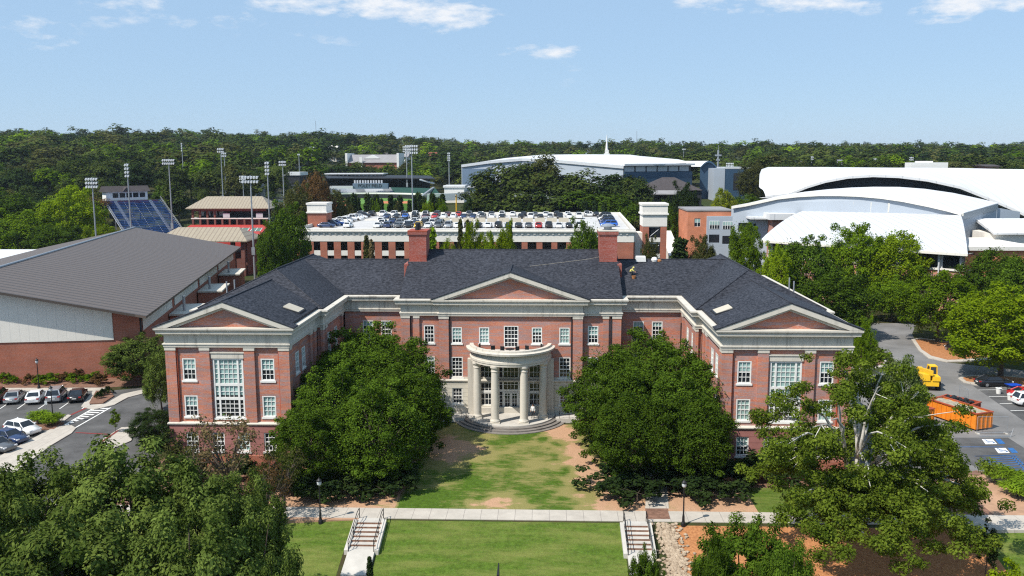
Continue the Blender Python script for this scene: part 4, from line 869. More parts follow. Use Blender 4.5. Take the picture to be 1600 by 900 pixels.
# radio masts on the skyline
for px, top, lab in ((494, 189, 'thin radio mast on the wooded skyline above the grey roofed dormitory'), (995, 205, 'short radio mast on the skyline right of the church spire')):
    a = W(px, 214, 1500); b = W(px, top, 1500); m_ = MB(); m_.tube((0, 0, -30), (0, 0, b.z - a.z), .5, .35, 5); o = m_.build('radio_mast', M['grey_metal']); o.location = a; tag(o, lab, 'mast')
a = W(1122, 251, 470); m_ = MB(); m_.tube((0, 0, -12), (0, 0, 5.5), .6, .5, 6); m_.box(-1.6, 1.6, -.6, .6, 2.4, 3.2); m_.box(-.9, .9, -.6, .6, 0, .8); m_.tube((0, 0, 5.5), (0, 0, 8), .1, n=4); o = m_.build('antenna_pole', M['grey_metal']); o.location = a; tag(o, 'white antenna pole with stubby brackets above the vaulted arena link', 'mast')
# ---- brown roofed house in front of the arena
a, b = W(1003, 300, 372), W(1112, 300, 372); ORG = Vector(((a.x + b.x) / 2, a.y, 9)); t = thing('brown_roof_house', ORG, 'low building with brown hipped roof in front of the blue arena wall', 'building')
ze_ = W(1003, 297, 372).z; zt_ = W(1030, 278, 385).z
mb = MB(); mb.box(a.x + 2, b.x - 4, a.y + 1, a.y + 20, 5, ze_ - .4); mb.build('wall', M['dark'], t, ORG)
mb = MB(); hiproof(mb, a.x, b.x - 4, a.y, a.y + 24, ze_, zt_ + .3, 10); mb.build('roof', M['brownroof'], t, ORG)
mb = MB(); c0, c1 = W(1005, 303, 366), W(1062, 303, 366); mb.hexa([(c0.x, c0.y, c0.z - .4), (c1.x, c1.y, c0.z - .4), (c1.x + 3, c1.y + 12, c0.z + 2.0), (c0.x + 8, c0.y + 12, c0.z + 2.0), (c0.x, c0.y, c0.z), (c1.x, c1.y, c0.z), (c1.x + 3, c1.y + 12, c0.z + 2.6), (c0.x + 8, c0.y + 12, c0.z + 2.6)]); mb.build('lower_roof', M['greyroof'], t, ORG)
# ---- performing hall at the right: big white shell roof, vaulted block, front vault, orange wing
ORG = Vector((95, 170, 0)); pc = thing('arts_centre', ORG, 'large modern centre with white shell roofs, a pale arched wall and an orange brick wing', 'building')
# orange brick wing (px 1075-1145) and pale stucco wall with arched top
a, b = W(1075, 330, 232), W(1145, 328, 232); ztp = a.z; F = Frame(a, b)
mb = MB(); c = W(1104, 340, 232); so = (c - a).dot(F.d)
bay = [((W(x0, 345, 232) - a).dot(F.d), (W(x1, 345, 232) - a).dot(F.d), zz(y1, 232), zz(y0, 232)) for x0, x1, y0, y1 in ((1107.5, 1123, 345, 357.5), (1128, 1143, 346, 358))]
win = [((W(1085, 345, 232) - a).dot(F.d), (W(1094.5, 345, 232) - a).dot(F.d), zz(354.5, 232), zz(341.5, 232))]
F.wall(mb, 0, F.L, -1, ztp, win, 0, .3); q = [F.pt(0, -1, -16), F.pt(0, -1, 0), F.pt(0, ztp, 0), F.pt(0, ztp, -16)]; mb.quad(*q); mb.build('orange_brick_wall', M['brick_orange'], pc, ORG)
mb = MB(); F.box(mb, -.2, F.L, ztp, ztp + .4, -16, .15); mb.build('flat_roof', M['greyroof'], pc, ORG)
mb = MB(); F.box(mb, so, F.L + .6, -1, zz(338, 232), .02, 1.2); mb.build('stucco_bay', M['palewall'], pc, ORG)
for h in bay + win:
    st_ = 1.2 if h in bay else -.2
    m_ = MB(); F.box(m_, h[0], h[1], h[2], h[3], st_ + .01, st_ + .06); w_ = m_.build('window', M['white'], pc, ORG)
    n_ = 4 if h in bay else 2
    m_ = MB()
    for i in range(n_):
        u0 = h[0] + (h[1] - h[0]) * i / n_ + .08; u1 = h[0] + (h[1] - h[0]) * (i + 1) / n_ - .08; zm = h[2] + (h[3] - h[2]) * .5
        F.box(m_, u0, u1, zm + .06, h[3] - .1, st_ + .065, st_ + .09, 0); F.box(m_, u0, u1, h[2] + .1, zm - .06, st_ + .065, st_ + .09, 1)
    m_.build('pane', [M['blind'], M['glass']], w_, ORG)
for x0, x1, y0, y1 in ((1107, 1123, 366, 378), (1128, 1143, 368, 380)):
    m_ = MB(); F.box(m_, (W(x0, 345, 232) - a).dot(F.d), (W(x1, 345, 232) - a).dot(F.d), zz(y1, 232), zz(y0, 232), 1.21, 1.25); m_.build('dark_opening', M['glass'], pc, ORG)
prof = [(1143, 322), (1165, 318.5), (1190, 313), (1215, 307.5), (1245, 304), (1280, 302), (1310, 302), (1340, 303), (1375, 306), (1410, 311), (1450, 319), (1480, 326), (1504, 333)]
pa = [W(x, y, 231 - (x - 1143) * .075) for x, y in prof]
mb = MB(); mb.poly([(pa[0].x, pa[0].y, -1)] + [(pa[-1].x, pa[-1].y, -1)] + [tuple(q) for q in pa[::-1]])
mb.build('arched_wall', M['palewall'], pc, ORG)
bpx = [(1146, 321.6), (1170, 317), (1196, 311), (1225, 304.5), (1258, 299.5), (1296, 295.5), (1330, 293), (1365, 291.8), (1405, 292), (1445, 295), (1490, 301.5), (1525, 309), (1560, 317)]
bk_ = [W(x, y, q.y + 84.28 + 2 + 34 * smooth(1170, 1330, x)) for (x, y), q in zip(bpx, pa)]
mb = MB()
for i in range(len(pa) - 1):
    e0, e1 = pa[i] + Vector((-.2, -.9, .05)), pa[i + 1] + Vector((-.2, -.9, .05)); mb.quad(tuple(e0), tuple(e1), tuple(bk_[i + 1]), tuple(bk_[i])); mb.quad(tuple(e0 - Vector((0, 0, .7))), tuple(e1 - Vector((0, 0, .7))), tuple(e1), tuple(e0), 1)
mb.build('vault_roof', [M['whiteroof'], M['panel']], pc, ORG)
for i in range(5):
    x = 1279.5 + i * 27; q = W(x, 313.5 + i * .9, 231 - (x - 1143) * .075 - .3); m_ = MB(); Fq = Frame(pa[3], pa[-1]); 
    w_, h_ = 1.3, 2.3; m_.box(q.x, q.x + w_, q.y - .12, q.y - .02, q.z - h_, q.z); m_.build('louvre', M['panel'], pc, ORG)
# dark opening panels low on the arched wall, canopy and side block
for x0, x1, y0, y1 in ((1153, 1175, 348, 362), (1177, 1200, 349, 356), (1165, 1178, 362, 378)):
    q0, q1 = W(x0, y1, 228), W(x1, y0, 228); m_ = MB(); m_.box(q0.x, q1.x, q0.y - .3, q0.y - .2, q0.z, q1.z); m_.build('dark_opening', M['glass'], pc, ORG)
q0, q1 = W(1170, 342, 226), W(1222, 335, 226); m_ = MB(); m_.box(q0.x, q1.x, q0.y - 2, q0.y + 4, q0.z, q0.z + .5); m_.build('ledge', M['whiteroof'], pc, ORG)
q0, q1 = W(1206, 352, 222), W(1224, 343, 222); m_ = MB(); m_.box(q0.x, q1.x, q0.y - .5, q0.y + 6, 0, q1.z); m_.build('brick_block', M['brick'], pc, ORG); m_ = MB(); m_.box(q0.x - 1, q1.x + 3, q0.y - 1.5, q0.y + 7, q1.z, q1.z + 1.5); m_.build('flat_roof', M['whiteroof'], pc, ORG)
# dark clerestory + big shell
fe = [(1196, 306), (1232, 302.5), (1262, 290.5), (1290, 282), (1325, 275.5), (1365, 273), (1405, 274.5), (1450, 280), (1500, 291), (1545, 309), (1580, 324), (1640, 352)]
be = [(1186, 292), (1187, 272), (1190, 264), (1200, 261), (1290, 261), (1340, 261.5), (1395, 262), (1450, 262), (1500, 262.5), (1560, 264), (1600, 264.5), (1680, 266)]
def dsh(x): return 272 - (x - 1190) * .06
P0 = [W(x, y, dsh(x)) for x, y in fe]; P2 = [W(x, y, dsh(x) + 62) for x, y in be]
P2[0] = W(1186, 292, 274); P2[1] = W(1187, 272, 286); P2[2] = W(1190, 264.5, 300)
NS = 8; rows_ = []
for k in range(NS + 1):
    t = k / NS; r_ = []
    for p0, p2 in zip(P0, P2):
        q = p0.lerp(p2, t); r_.append(q + Vector((0, 0, 1.2 * math.sin(math.pi * t) * (1 - t))))
    rows_.append(r_)
mb = MB()
for k in range(NS):
    for i in range(len(fe) - 1): mb.add([rows_[k][i], rows_[k][i + 1], rows_[k + 1][i + 1], rows_[k + 1][i]], [(0, 1, 2, 3)], 0, True)
for i in range(len(fe) - 1):
    a, b = P0[i], P0[i + 1]; mb.quad(tuple(a + Vector((0, 0, -.7))), tuple(b + Vector((0, 0, -.7))), tuple(b), tuple(a)); mb.quad(tuple(a + Vector((0, 0, -.7))), tuple(b + Vector((0, 0, -.7))), tuple(b + Vector((0, 8, -.9))), tuple(a + Vector((0, 8, -.9))))
sh = mb.build('shell_roof', M['whiteroof'], pc, ORG)
mb = MB()
for i in range(len(fe) - 1):
    a, b = P0[i] + Vector((0, 3, -.75)), P0[i + 1] + Vector((0, 3, -.75)); mb.quad((a.x, a.y, 2), (b.x, b.y, 2), tuple(b), tuple(a))
mb.build('dark_clerestory', M['dark'], pc, ORG)
a, b = W(1424, 263, 325), W(1487, 262, 322); mb = MB(); mb.box(a.x, b.x, a.y, a.y + 6, a.z - 3, W(1424, 254, 325).z); c = (a.x + b.x) / 2; mb.box(a.x + 4, b.x - 5, a.y + 1, a.y + 7, a.z, W(1424, 253, 325).z + .3); mb.build('plant_room', M['white'], pc, ORG)
mb = MB(); q0, q1 = W(1503, 334, 203), W(1560, 318, 214); mb.hexa([(q0.x, q0.y, q0.z - 1.4), (q1.x, q1.y, q1.z - 1.4), (q1.x, q1.y + .5, q1.z - 1.4), (q0.x, q0.y + .5, q0.z - 1.4), (q0.x, q0.y, q0.z), (q1.x, q1.y, q1.z), (q1.x, q1.y + .5, q1.z), (q0.x, q0.y + .5, q0.z)]); mb.build('gutter_edge', M['grey_metal'], pc, ORG)
q2 = W(1594, 331, 216); mb = MB(); mb.poly([(q0.x, q0.y + .6, 0), (q1.x, q1.y + .6, 0), (q1.x, q1.y + .6, q1.z - 1.3), (q0.x, q0.y + .6, q0.z - 1.3)]); mb.poly([(q1.x, q1.y + .6, 0), (q2.x, q2.y, 0), (q2.x, q2.y, q2.z), (q1.x, q1.y + .6, q1.z - 1.0)]); mb.build('end_wall', M['palewall'], pc, ORG)
# front vault
e0, e1 = W(1188, 375, 200), W(1512, 397, 171); e1.z = e0.z = (e0.z + e1.z) / 2
t0, t1 = W(1264, 327.5, 226), W(1500, 334.5, 207); t0.z = t1.z = (t0.z + t1.z) / 2
ns = 10; mb = MB(); rr = []
for k in range(ns + 1):
    t = k / ns; hz = math.sin(t * math.pi / 2) ** .9; r_ = []
    for p, q in ((e0, t0), (e1, t1)):
        v = p.lerp(q, t); v.z = p.z + (q.z - p.z) * hz; r_.append(v)
    rr.append(r_)
# carry on over the crown to the right hand end
for k in range(ns):
    mb.add([rr[k][0], rr[k][1], rr[k + 1][1], rr[k + 1][0]], [(0, 1, 2, 3)], 0, False)
    mb.quad(tuple(rr[k][1] - Vector((0, 0, .6))), tuple(rr[k + 1][1] - Vector((0, 0, .6))), tuple(rr[k + 1][1]), tuple(rr[k][1]), 1)
mb.quad(tuple(e0 - Vector((0, 0, .5))), tuple(e1 - Vector((0, 0, .5))), tuple(e1), tuple(e0), 1)
mb.quad(tuple(t0), tuple(t1), tuple(t1 + Vector((1, 10, -.3))), tuple(t0 + Vector((1, 10, -.3))))
mb.build('front_vault_roof', [M['whitemetal'], M['panel']], pc, ORG)
F = Frame(e0, e1); zE = e0.z - .5
mb = MB(); F.box(mb, 1, F.L - 1, -1, zE - 3.0, -8, -2.0); mb.build('brick_wall', M['brick'], pc, ORG)
mb = MB(); F.box(mb, 1, F.L - 1, zE - 2.99, zE, -8, -2.3); mb.build('glazing_band', M['glass'], pc, ORG)
n = 11
for i in range(n):
    s_ = 1.5 + (F.L - 3) * i / (n - 1); mb = MB(); F.box(mb, s_ - .12, s_ + .12, -1, zE, -1.6, -1.36); F.box(mb, s_ - .5, s_ + .5, zE - 3, zE - .05, -2.28, -2.1); mb.build('post', M['lamp_white'], pc, ORG)
mb = MB(); F.box(mb, 1, F.L - 1, zE - 3.3, zE - 2.9, -2.0, -1.7); mb.build('sill_band', M['stone_white'], pc, ORG)
# end under the vault: brick tympanum and lower roofs to the right edge
mb = MB(); q = [rr[k][1] + Vector((.0, .8, -.7)) for k in range(ns + 1)]; mb.poly([(q[-1].x, q[-1].y, 0), *[tuple(v) for v in q[::-1]], (q[0].x, q[0].y, 0)][::-1]); mb.build('brick_gable', M['brick'], pc, ORG)
a, b = W(1521, 385, 180), W(1640, 390, 176); mb = MB(); mb.box(a.x - 1, b.x, a.y, a.y + 20, 0, a.z - .8); mb.build('brick_annex', M['brick_orange'], pc, ORG)
mb = MB(); mb.box(a.x - 3, b.x, a.y - .6, a.y + 21, a.z - .8, a.z); mb.build('flat_roof', M['stone_white'], pc, ORG)
a, b = W(1556, 366, 196), W(1660, 366, 196); mb = MB(); mb.box(a.x, b.x, a.y, a.y + 14, 0, a.z); mb.build('white_block', M['stone_white'], pc, ORG)
mb = MB(); mb.hexa([(a.x - 1, a.y - 1, a.z), (b.x, a.y - 1, a.z), (b.x, a.y + 14, a.z + 2), (a.x + 2, a.y + 14, a.z + 2), (a.x - 1, a.y - 1, a.z + .4), (b.x, a.y - 1, a.z + .4), (b.x, a.y + 14, a.z + 2.6), (a.x + 2, a.y + 14, a.z + 2.6)]); mb.build('flat_roof', M['whiteroof'], pc, ORG)
# ================================================================== ground
xs = np.unique(np.concatenate([np.arange(-130, 131, 6.5), np.linspace(-2200, -130, 40), np.linspace(130, 2200, 40)]))
ys = np.unique(np.concatenate([[-110, -90, YS - 3.4 / .27, YS, -5], np.arange(0, 345, 9.), np.arange(345, 900, 25.), np.linspace(900, 4500, 30)]))
V = [(x, y, gz(x, y)) for y in ys for x in xs]; nx = len(xs)
Fq = [(j * nx + i, j * nx + i + 1, (j + 1) * nx + i + 1, (j + 1) * nx + i) for j in range(len(ys) - 1) for i in range(nx - 1)]
def groundmat():
    m, t, b = mat('ground_cover'); tc = nd(t, 'ShaderNodeTexCoord'); o = tc.outputs['Object']
    c = mixc(t, ramp(t, noise(t, o, .05, 6), [(.4, 0.), (.62, 1.)]), (.03, .042, .013), (.06, .045, .024)); c = mixc(t, ramp(t, noise(t, o, 1.1, 4), [(.4, 0.), (.7, 1.)]), c, (.045, .065, .016))
    t.links.new(c, b.inputs['Base Color']); b.inputs['Roughness'].default_value = .95; b.inputs['Specular IOR Level'].default_value = .1
    return m
g = npmesh('ground', V, Fq, groundmat()); g['kind'] = 'structure'
def lawnmat(name, lush, dry, dirt, stripes=False):
    m, t, b = mat(name); tc = nd(t, 'ShaderNodeTexCoord'); o = tc.outputs['Object']
    at = nd(t, 'ShaderNodeAttribute', attribute_name='tone')
    ad = nd(t, 'ShaderNodeMath', operation='ADD'); t.links.new(at.outputs['Fac'], ad.inputs[0])
    sc = nd(t, 'ShaderNodeMapRange'); sc.inputs['To Min'].default_value = -.5; sc.inputs['To Max'].default_value = .5; t.links.new(noise(t, o, .8, 8, .75, (.7, 1.6, 1)), sc.inputs[0]); t.links.new(sc.outputs[0], ad.inputs[1])
    l2 = mixc(t, ramp(t, noise(t, o, 2.5, 5, .7), [(.35, 0.), (.65, 1.)]), tuple(x * .7 for x in lush), tuple(x * 1.2 for x in lush))
    if stripes:
        fs_ = nd(t, 'ShaderNodeMath', operation='MULTIPLY'); fs_.inputs[1].default_value = .75; t.links.new(ramp(t, noise(t, o, 1, 5, .7, (.16, .8, .1)), [(.42, 0.), (.68, 1.)]), fs_.inputs[0])
        l2 = mixc(t, fs_.outputs[0], l2, tuple(x * .95 for x in dry))
    f = ramp(t, ad.outputs[0], [(.28, 0.), (.5, 1.)]); f2 = ramp(t, ad.outputs[0], [(.66, 0.), (.8, 1.)])
    c = mixc(t, f2, mixc(t, f, l2, dry), mixc(t, noise(t, o, 3, 4), tuple(x * .85 for x in dirt), tuple(x * 1.15 for x in dirt)))
    t.links.new(c, b.inputs['Base Color']); b.inputs['Roughness'].default_value = .95; b.inputs['Specular IOR Level'].default_value = .1
    c = mixc(t, 1.0, c, ramp(t, noise(t, o, 14, 3, .7), [(.3, .62), (.7, 1.3)]), 'MULTIPLY'); t.links.new(c, b.inputs['Base Color'])
    bp = nd(t, 'ShaderNodeBump'); bp.inputs['Strength'].default_value = .5; bp.inputs['Distance'].default_value = .06; t.links.new(noise(t, o, 9, 3), bp.inputs['Height']); t.links.new(bp.outputs[0], b.inputs['Normal'])
    return m
def patch(name, x0, x1, y0, y1, st, fn, m, dz=.008, keep=None):
    X = np.arange(x0, x1 + st / 2, st); Y = np.arange(y0, y1 + st / 2, st); V = [(x, y, gz(x, y) + dz) for y in Y for x in X]; n = len(X)
    F_ = [(j * n + i, j * n + i + 1, (j + 1) * n + i + 1, (j + 1) * n + i) for j in range(len(Y) - 1) for i in range(n - 1) if keep is None or keep(X[i] + st / 2, Y[j] + st / 2)]
    o = npmesh(name, V, F_, m, tone=[fn(v[0], v[1]) for v in V]); o['kind'] = 'structure'; return o
def blob(x, y, c, rx, ry): return math.exp(-(((x - c[0]) / rx) ** 2 + ((y - c[1]) / ry) ** 2))
d1 = G(770, 785); d2 = G(905, 700); d3 = G(935, 765); d4 = G(830, 715); d5 = G(700, 700); d6 = G(880, 675)
from mathutils import noise as mnoise
def lt(x, y):
    nz = mnoise.noise((x * .35, y * .3, 1.7)); n2 = mnoise.noise((x * .9, y * .7, 4.2))
    v = .22 + .22 * blob(x, y, d4, 6.5, 5.5) + .12 * blob(x, y, G(860, 750), 5, 3)
    v += .22 * nz + .12 * n2; w_ = abs(x + 1.1 * nz - (d3.x + .5 - .22 * max(0, y - d3.y))) / (2.1 + 1.2 * n2); v += (.6 + .3 * n2) * blob(x + nz, y, d1, 3.4, 2.0) + .62 * math.exp(-w_ ** 2) + .65 * blob(x, y, d5, 4.2, 7) + .3 * blob(x, y, d6, 2.5, 1.5)
    if x > G(930, 740).x + 1.2 or x < G(680, 720).x - 2: v += .7
    return v
lm = lawnmat('worn_lawn', (.07, .125, .014), (.24, .215, .075), (.47, .285, .175))
patch('courtyard_lawn', -23, 23, -10.3, 15.5, .4, lt, lm, .012)
lm2 = lawnmat('mown_lawn', (.078, .13, .017), (.19, .2, .055), (.3, .24, .1), True)
xl, xr = G(600, 816).x, G(972, 816).x
patch('lower_lawn', xl, xr, -36, -12.65, .5, lambda x, y: .08 + .2 * blob(x, y, (xl, -20), 2.5, 4) + .1 * blob(x, y, (0, -22), 12, 2), lm2, .012)
patch('side_lawn', -42, G(552, 816).x, -34, -12.65, .5, lambda x, y: .12 + .35 * blob(x, y, (-30, -16), 7, 3), lm2, .01)
patch('side_lawn', G(1095, 795).x, 40, -10.3, G(1150, 762).y, .5, lambda x, y: .14 + .5 * blob(x, y, (G(1100, 790).x, -9), 2, 2), lm2, .01)
patch('side_lawn', G(1570, 845).x - 1, 60, G(1560, 895).y, G(1560, 828).y, .5, lambda x, y: .25, lm2, .012)
patch('mulch_bed', xr + 3.4, G(1640, 860).x, -36, -12.65, 1, lambda x, y: 0, M['mulch'], .006)
patch('mulch_bed', 21.8, 70, -10.3, 2.2, .8, lambda x, y: 0, M['mulch2'], .004)
patch('mulch_bed', -36, -21.5, -10.3, 2.2, .8, lambda x, y: 0, M['mulch2'], .004)
def slab(name, pts, m, z0=-.9, z1=-.42, px=True):
    q = [G(x, y)[:2] for x, y in pts] if px else pts
    mb = MB(); mb.prism([tuple(v) for v in q], z0, z1, 0); o = mb.build(name, m); o['kind'] = 'structure'; return o
slab('pavement', [(-62, YS + .02), (66, YS + .02), (66, -10.32), (-62, -10.32)], M['walk'], px=False, z1=-.44)
slab('brick_crossing', [(1011, 812), (1047, 812), (1043, 795.5), (1008, 795.5)], M['mulch2'], z0=-.6, z1=-.43)
slab('path', [(1008, 795), (1045, 795), (1040, 730), (1012, 730)], M['walk'], z1=-.46)
slab('path', [(560, 797), (430, 800), (430, 815), (560, 812)], M['dirt'], z1=-.455)
# river rock swale as individual-looking stones in one mass
mb = MB(); rr_ = random.Random(3)
def icos(mb, c, r, m=0, sq=(1, 1, .6), rnd=rr_):
    P = [(0, 0, 1), (.9, 0, .4), (.28, .85, .4), (-.72, .53, .4), (-.72, -.53, .4), (.28, -.85, .4), (.72, .53, -.4), (-.28, .85, -.4), (-.9, 0, -.4), (-.28, -.85, -.4), (.72, -.53, -.4), (0, 0, -1)]
    Fs = [(0, 1, 2), (0, 2, 3), (0, 3, 4), (0, 4, 5), (0, 5, 1), (1, 6, 2), (2, 7, 3), (3, 8, 4), (4, 9, 5), (5, 10, 1), (6, 7, 2), (7, 8, 3), (8, 9, 4), (9, 10, 5), (10, 6, 1), (11, 7, 6), (11, 8, 7), (11, 9, 8), (11, 10, 9), (11, 6, 10)]
    mb.add([(c[0] + x * r * sq[0] * rnd.uniform(.7, 1.2), c[1] + y * r * sq[1] * rnd.uniform(.7, 1.2), c[2] + z * r * sq[2]) for x, y, z in P], Fs, m)
for i in range(900):
    t = rr_.random(); y = YS - .2 - t * 7.5; cxr = G(1040, 816).x + t * .25 + rr_.gauss(0, .5); icos(mb, (cxr, y, gz(cxr, y) + .05), rr_.uniform(.09, .24))
mb.build('river_rock', M['rock'])['kind'] = 'stuff'
# ---- left car park
slab('car_park', [(-420, 613), (168, 611), (262, 602), (300, 640), (250, 700), (120, 860), (-420, 860)], M['asphalt'], z0=-.8, z1=-.49)
slab('pavement', [(-300, 613), (165, 611), (165, 606.5), (-300, 607.5)], M['walk'])
slab('pavement', [(127, 636), (147, 641), (178, 634), (200, 622), (238, 612), (236, 607), (190, 617), (165, 632), (140, 634), (152, 612), (146, 611)], M['walk'], z1=-.38)
slab('planting_bed', [(139, 632), (160, 631.5), (178, 620), (172, 611), (150, 612)], M['mulch2'], z1=-.36)
slab('pavement', [(88, 667), (112, 666), (119, 670), (112, 678), (80, 697), (20, 742), (-60, 800), (-110, 790), (-30, 730), (35, 695)], M['walk'], z1=-.38)
slab('pavement', [(94, 657), (106, 649), (112, 650), (100, 659)], M['walk'], z1=-.38)
slab('planting_bed', [(42, 660), (92, 659), (100, 662), (84, 672), (66, 672)], M['mulch2'], z1=-.36)
slab('pavement', [(152, 693), (190, 669), (215, 668), (205, 690), (170, 705)], M['walk'], z1=-.38)
slab('garden_bed', [(-300, 607), (165, 606), (260, 600), (300, 575), (160, 582), (-300, 590)], M['mulch2'], z0=-.8, z1=-.44)
def stripe(x0, y0, x1, y1, w, m, dz=.02, name='painted_line', z=-.49):
    a, b = G(x0, y0, z), G(x1, y1, z); d = (b - a).normalized(); n = Vector((-d.y, d.x, 0)) * w / 2
    return sheet(name, [(a + n)[:2], (a - n)[:2], (b - n)[:2], (b + n)[:2]], m, dz, z)
for i in range(9):
    t = i / 8; stripe(171 - 66 * t, 638.5 + 26 * t, 145 - 40 * t + 0, 638 + 24 * t + 0, .42, M['paint'], .02, 'zebra_bar')
stripe(173, 637, 117, 669, .2, M['paint'], .024); stripe(148, 637, 101, 664, .2, M['paint'], .024)
for x in (-38, 0, 27, 60, 93, 128): stripe(x, 639, x + 16, 628, .14, M['paint'])
stripe(134, 638, 105, 651, .35, M['redpaint']); stripe(118, 676, 176, 679, .3, M['redpaint']); stripe(156, 694, 185, 674, .25, M['redpaint'], .13); stripe(44, 716, 100, 682, .2, M['paint'])
# ---- right road, car park and islands
slab('road', [(1357, 505), (1432, 505), (1425, 522), (1437, 545), (1475, 566), (1800, 600), (1800, 770), (1600, 748), (1525, 735), (1420, 760), (1290, 700), (1330, 600), (1400, 570), (1395, 560), (1375, 545), (1360, 525)], M['asphalt_old'], z0=-.8, z1=-.49)
slab('parking_bays', [(1520, 603), (1600, 610), (1800, 640), (1800, 712), (1620, 672)], M['asphalt'], z0=-.8, z1=-.486)
slab('parking_bays', [(1490, 684), (1575, 684), (1625, 716), (1625, 752), (1560, 742), (1510, 724)], M['asphalt'], z0=-.8, z1=-.485)
slab('kerb', [(1424, 531), (1438, 529), (1560, 545), (1575, 560), (1502, 566), (1480, 566.5), (1450, 560), (1435, 548)], M['walk'], z1=-.36)
slab('planting_island', [(1430, 532), (1438, 530.5), (1555, 546), (1568, 558), (1497, 563), (1480, 563.5), (1455, 557), (1440, 547)], M['mulch'], z1=-.33)
slab('kerb', [(1497, 592), (1505, 588), (1560, 587), (1680, 597), (1680, 612), (1560, 603), (1530, 603), (1505, 598)], M['walk'], z1=-.36)
slab('planting_island', [(1504, 592), (1510, 590), (1560, 589), (1680, 599), (1680, 609), (1560, 601), (1530, 600), (1510, 597)], M['mulch'], z1=-.33)
slab('kerb', [(1352, 580), (1385, 573), (1386, 566), (1375, 550), (1362, 535), (1350, 540), (1330, 575)], M['walk'], z1=-.36)
slab('planting_bed', [(1350, 577), (1380, 571), (1381, 566), (1370, 550), (1360, 538), (1350, 540), (1330, 573)], M['mulch2'], z1=-.33)
for x0, y0, x1, y1 in ((1529, 609.5, 1585, 609), (1545, 620, 1602, 619), (1562, 631, 1620, 629.5), (1579, 642, 1640, 640), (1515, 552, 1530, 560), (1510, 557, 1522, 564)): stripe(x0, y0, x1, y1, .16, M['paint'])
stripe(1500, 698.5, 1568, 698.5, .14, M['bluepaint']); stripe(1523, 713, 1587, 711, .14, M['bluepaint'])
for i in range(9):
    t = i / 8; stripe(1524 + 46 * t * .9, 713 + 26 * t, 1588 + 22 * t, 711.5 + 15 * t + 12 * t * t, .13, M['bluepaint'])
stripe(1585, 713, 1604, 730, .13, M['bluepaint']); stripe(1580, 713, 1600, 733, .13, M['bluepaint'])
def ring(mb, c, ux, uy, r0, r1, a0, a1, n=14):
    for i in range(n):
        t0, t1 = R(a0 + (a1 - a0) * i / n), R(a0 + (a1 - a0) * (i + 1) / n); p = lambda r, t: tuple(c + ux * (r * math.cos(t)) + uy * (r * math.sin(t)))
        mb.quad(p(r0, t0), p(r1, t0), p(r1, t1), p(r0, t1))
for x0, y0 in ((1534, 686.5), (1554, 700.5)):
    q = [G(x0, y0, -.49), G(x0 + 17, y0 - .3, -.49), G(x0 + 24, y0 + 7.5, -.49), G(x0 + 6, y0 + 8, -.49)]; sheet('access_marking', [v[:2] for v in q], M['paint'], .02, -.485)
    q2 = [G(x0 + 20, y0 - .5, -.49), G(x0 + 29, y0 - .5, -.49), G(x0 + 37, y0 + 7, -.49), G(x0 + 27, y0 + 7.5, -.49)]; sheet('access_marking', [v[:2] for v in q2], M['bluepaint'], .02, -.485)
    c = (q[0] + q[1] + q[2] + q[3]) / 4; c.z = -.455; ux = (q[1] - q[0]).normalized(); ux.z = 0; uy = Vector((-ux.y, ux.x, 0)); mb = MB()
    ring(mb, c + ux * .02 - uy * .15, ux, uy, .3, .42, -200, 40); ring(mb, c + uy * .55 - ux * .1, ux, uy, 0, .13, 0, 360)
    for p0, p1 in (((-.1, .4), (-.1, 0)), ((-.1, .0), (.3, 0)), ((.3, 0), (.45, -.35)), ((-.1, .22), (.2, .22))):
        a, b = c + ux * p0[0] + uy * p0[1], c + ux * p1[0] + uy * p1[1]; d = (b - a).normalized(); n = Vector((-d.y, d.x, 0)) * .06; mb.quad(tuple(a - n), tuple(b - n), tuple(b + n), tuple(a + n))
    mb.build('wheelchair_symbol', M['bluepaint'])['kind'] = 'structure'
slab('pavement', [(1520, 806), (1600, 812), (1720, 822), (1720, 838), (1600, 829), (1520, 829)], M['walk'], z0=-1.2, z1=-.45)
patch('rock_bed', G(1535, 790).x, G(1640, 790).x, G(1560, 806).y, G(1560, 742).y, 1, lambda x, y: 0, M['dirt'], .012)
# ================================================================== trees
def clump_leaves(clumps, per, leaf, rg, flat=.75, aspect=.58, shell=.45, nr=.5, cen=None):
    C = np.array([c[:3] for c in clumps], float); r = np.array([c[3] for c in clumps], float); n = np.maximum(4, (per * (r / r.mean()) ** 2)).astype(int)
    idx = np.repeat(np.arange(len(C)), n); N = len(idx)
    d = rg.normal(size=(N, 3)); d /= np.linalg.norm(d, axis=1)[:, None]; rad = rg.random(N) ** shell
    P = C[idx] + d * (r[idx] * rad)[:, None] * np.array([1, 1, flat])
    nn = d * .6 + rg.normal(size=(N, 3)) * nr + np.array([0, 0, .5])
    if cen is not None: q_ = P - np.array(cen); nn += .7 * q_ / (np.linalg.norm(q_, axis=1)[:, None] + 1e-6); nn /= np.linalg.norm(nn, axis=1)[:, None]
    t = np.cross(nn, rg.normal(size=(N, 3))); t /= np.linalg.norm(t, axis=1)[:, None] + 1e-9; b = np.cross(nn, t)
    Ls = leaf * rg.uniform(.6, 1.35, N)[:, None] / 2
    V = np.stack([P - t * Ls, P + b * Ls * aspect, P + t * Ls, P - b * Ls * aspect], 1).reshape(-1, 3)
    F_ = np.arange(N * 4).reshape(-1, 4)
    ct = rg.random(len(C)); tone = np.clip(ct[idx] * .55 + rg.random(N) * .5, 0, 1)
    return V, F_, np.repeat(tone, 4)
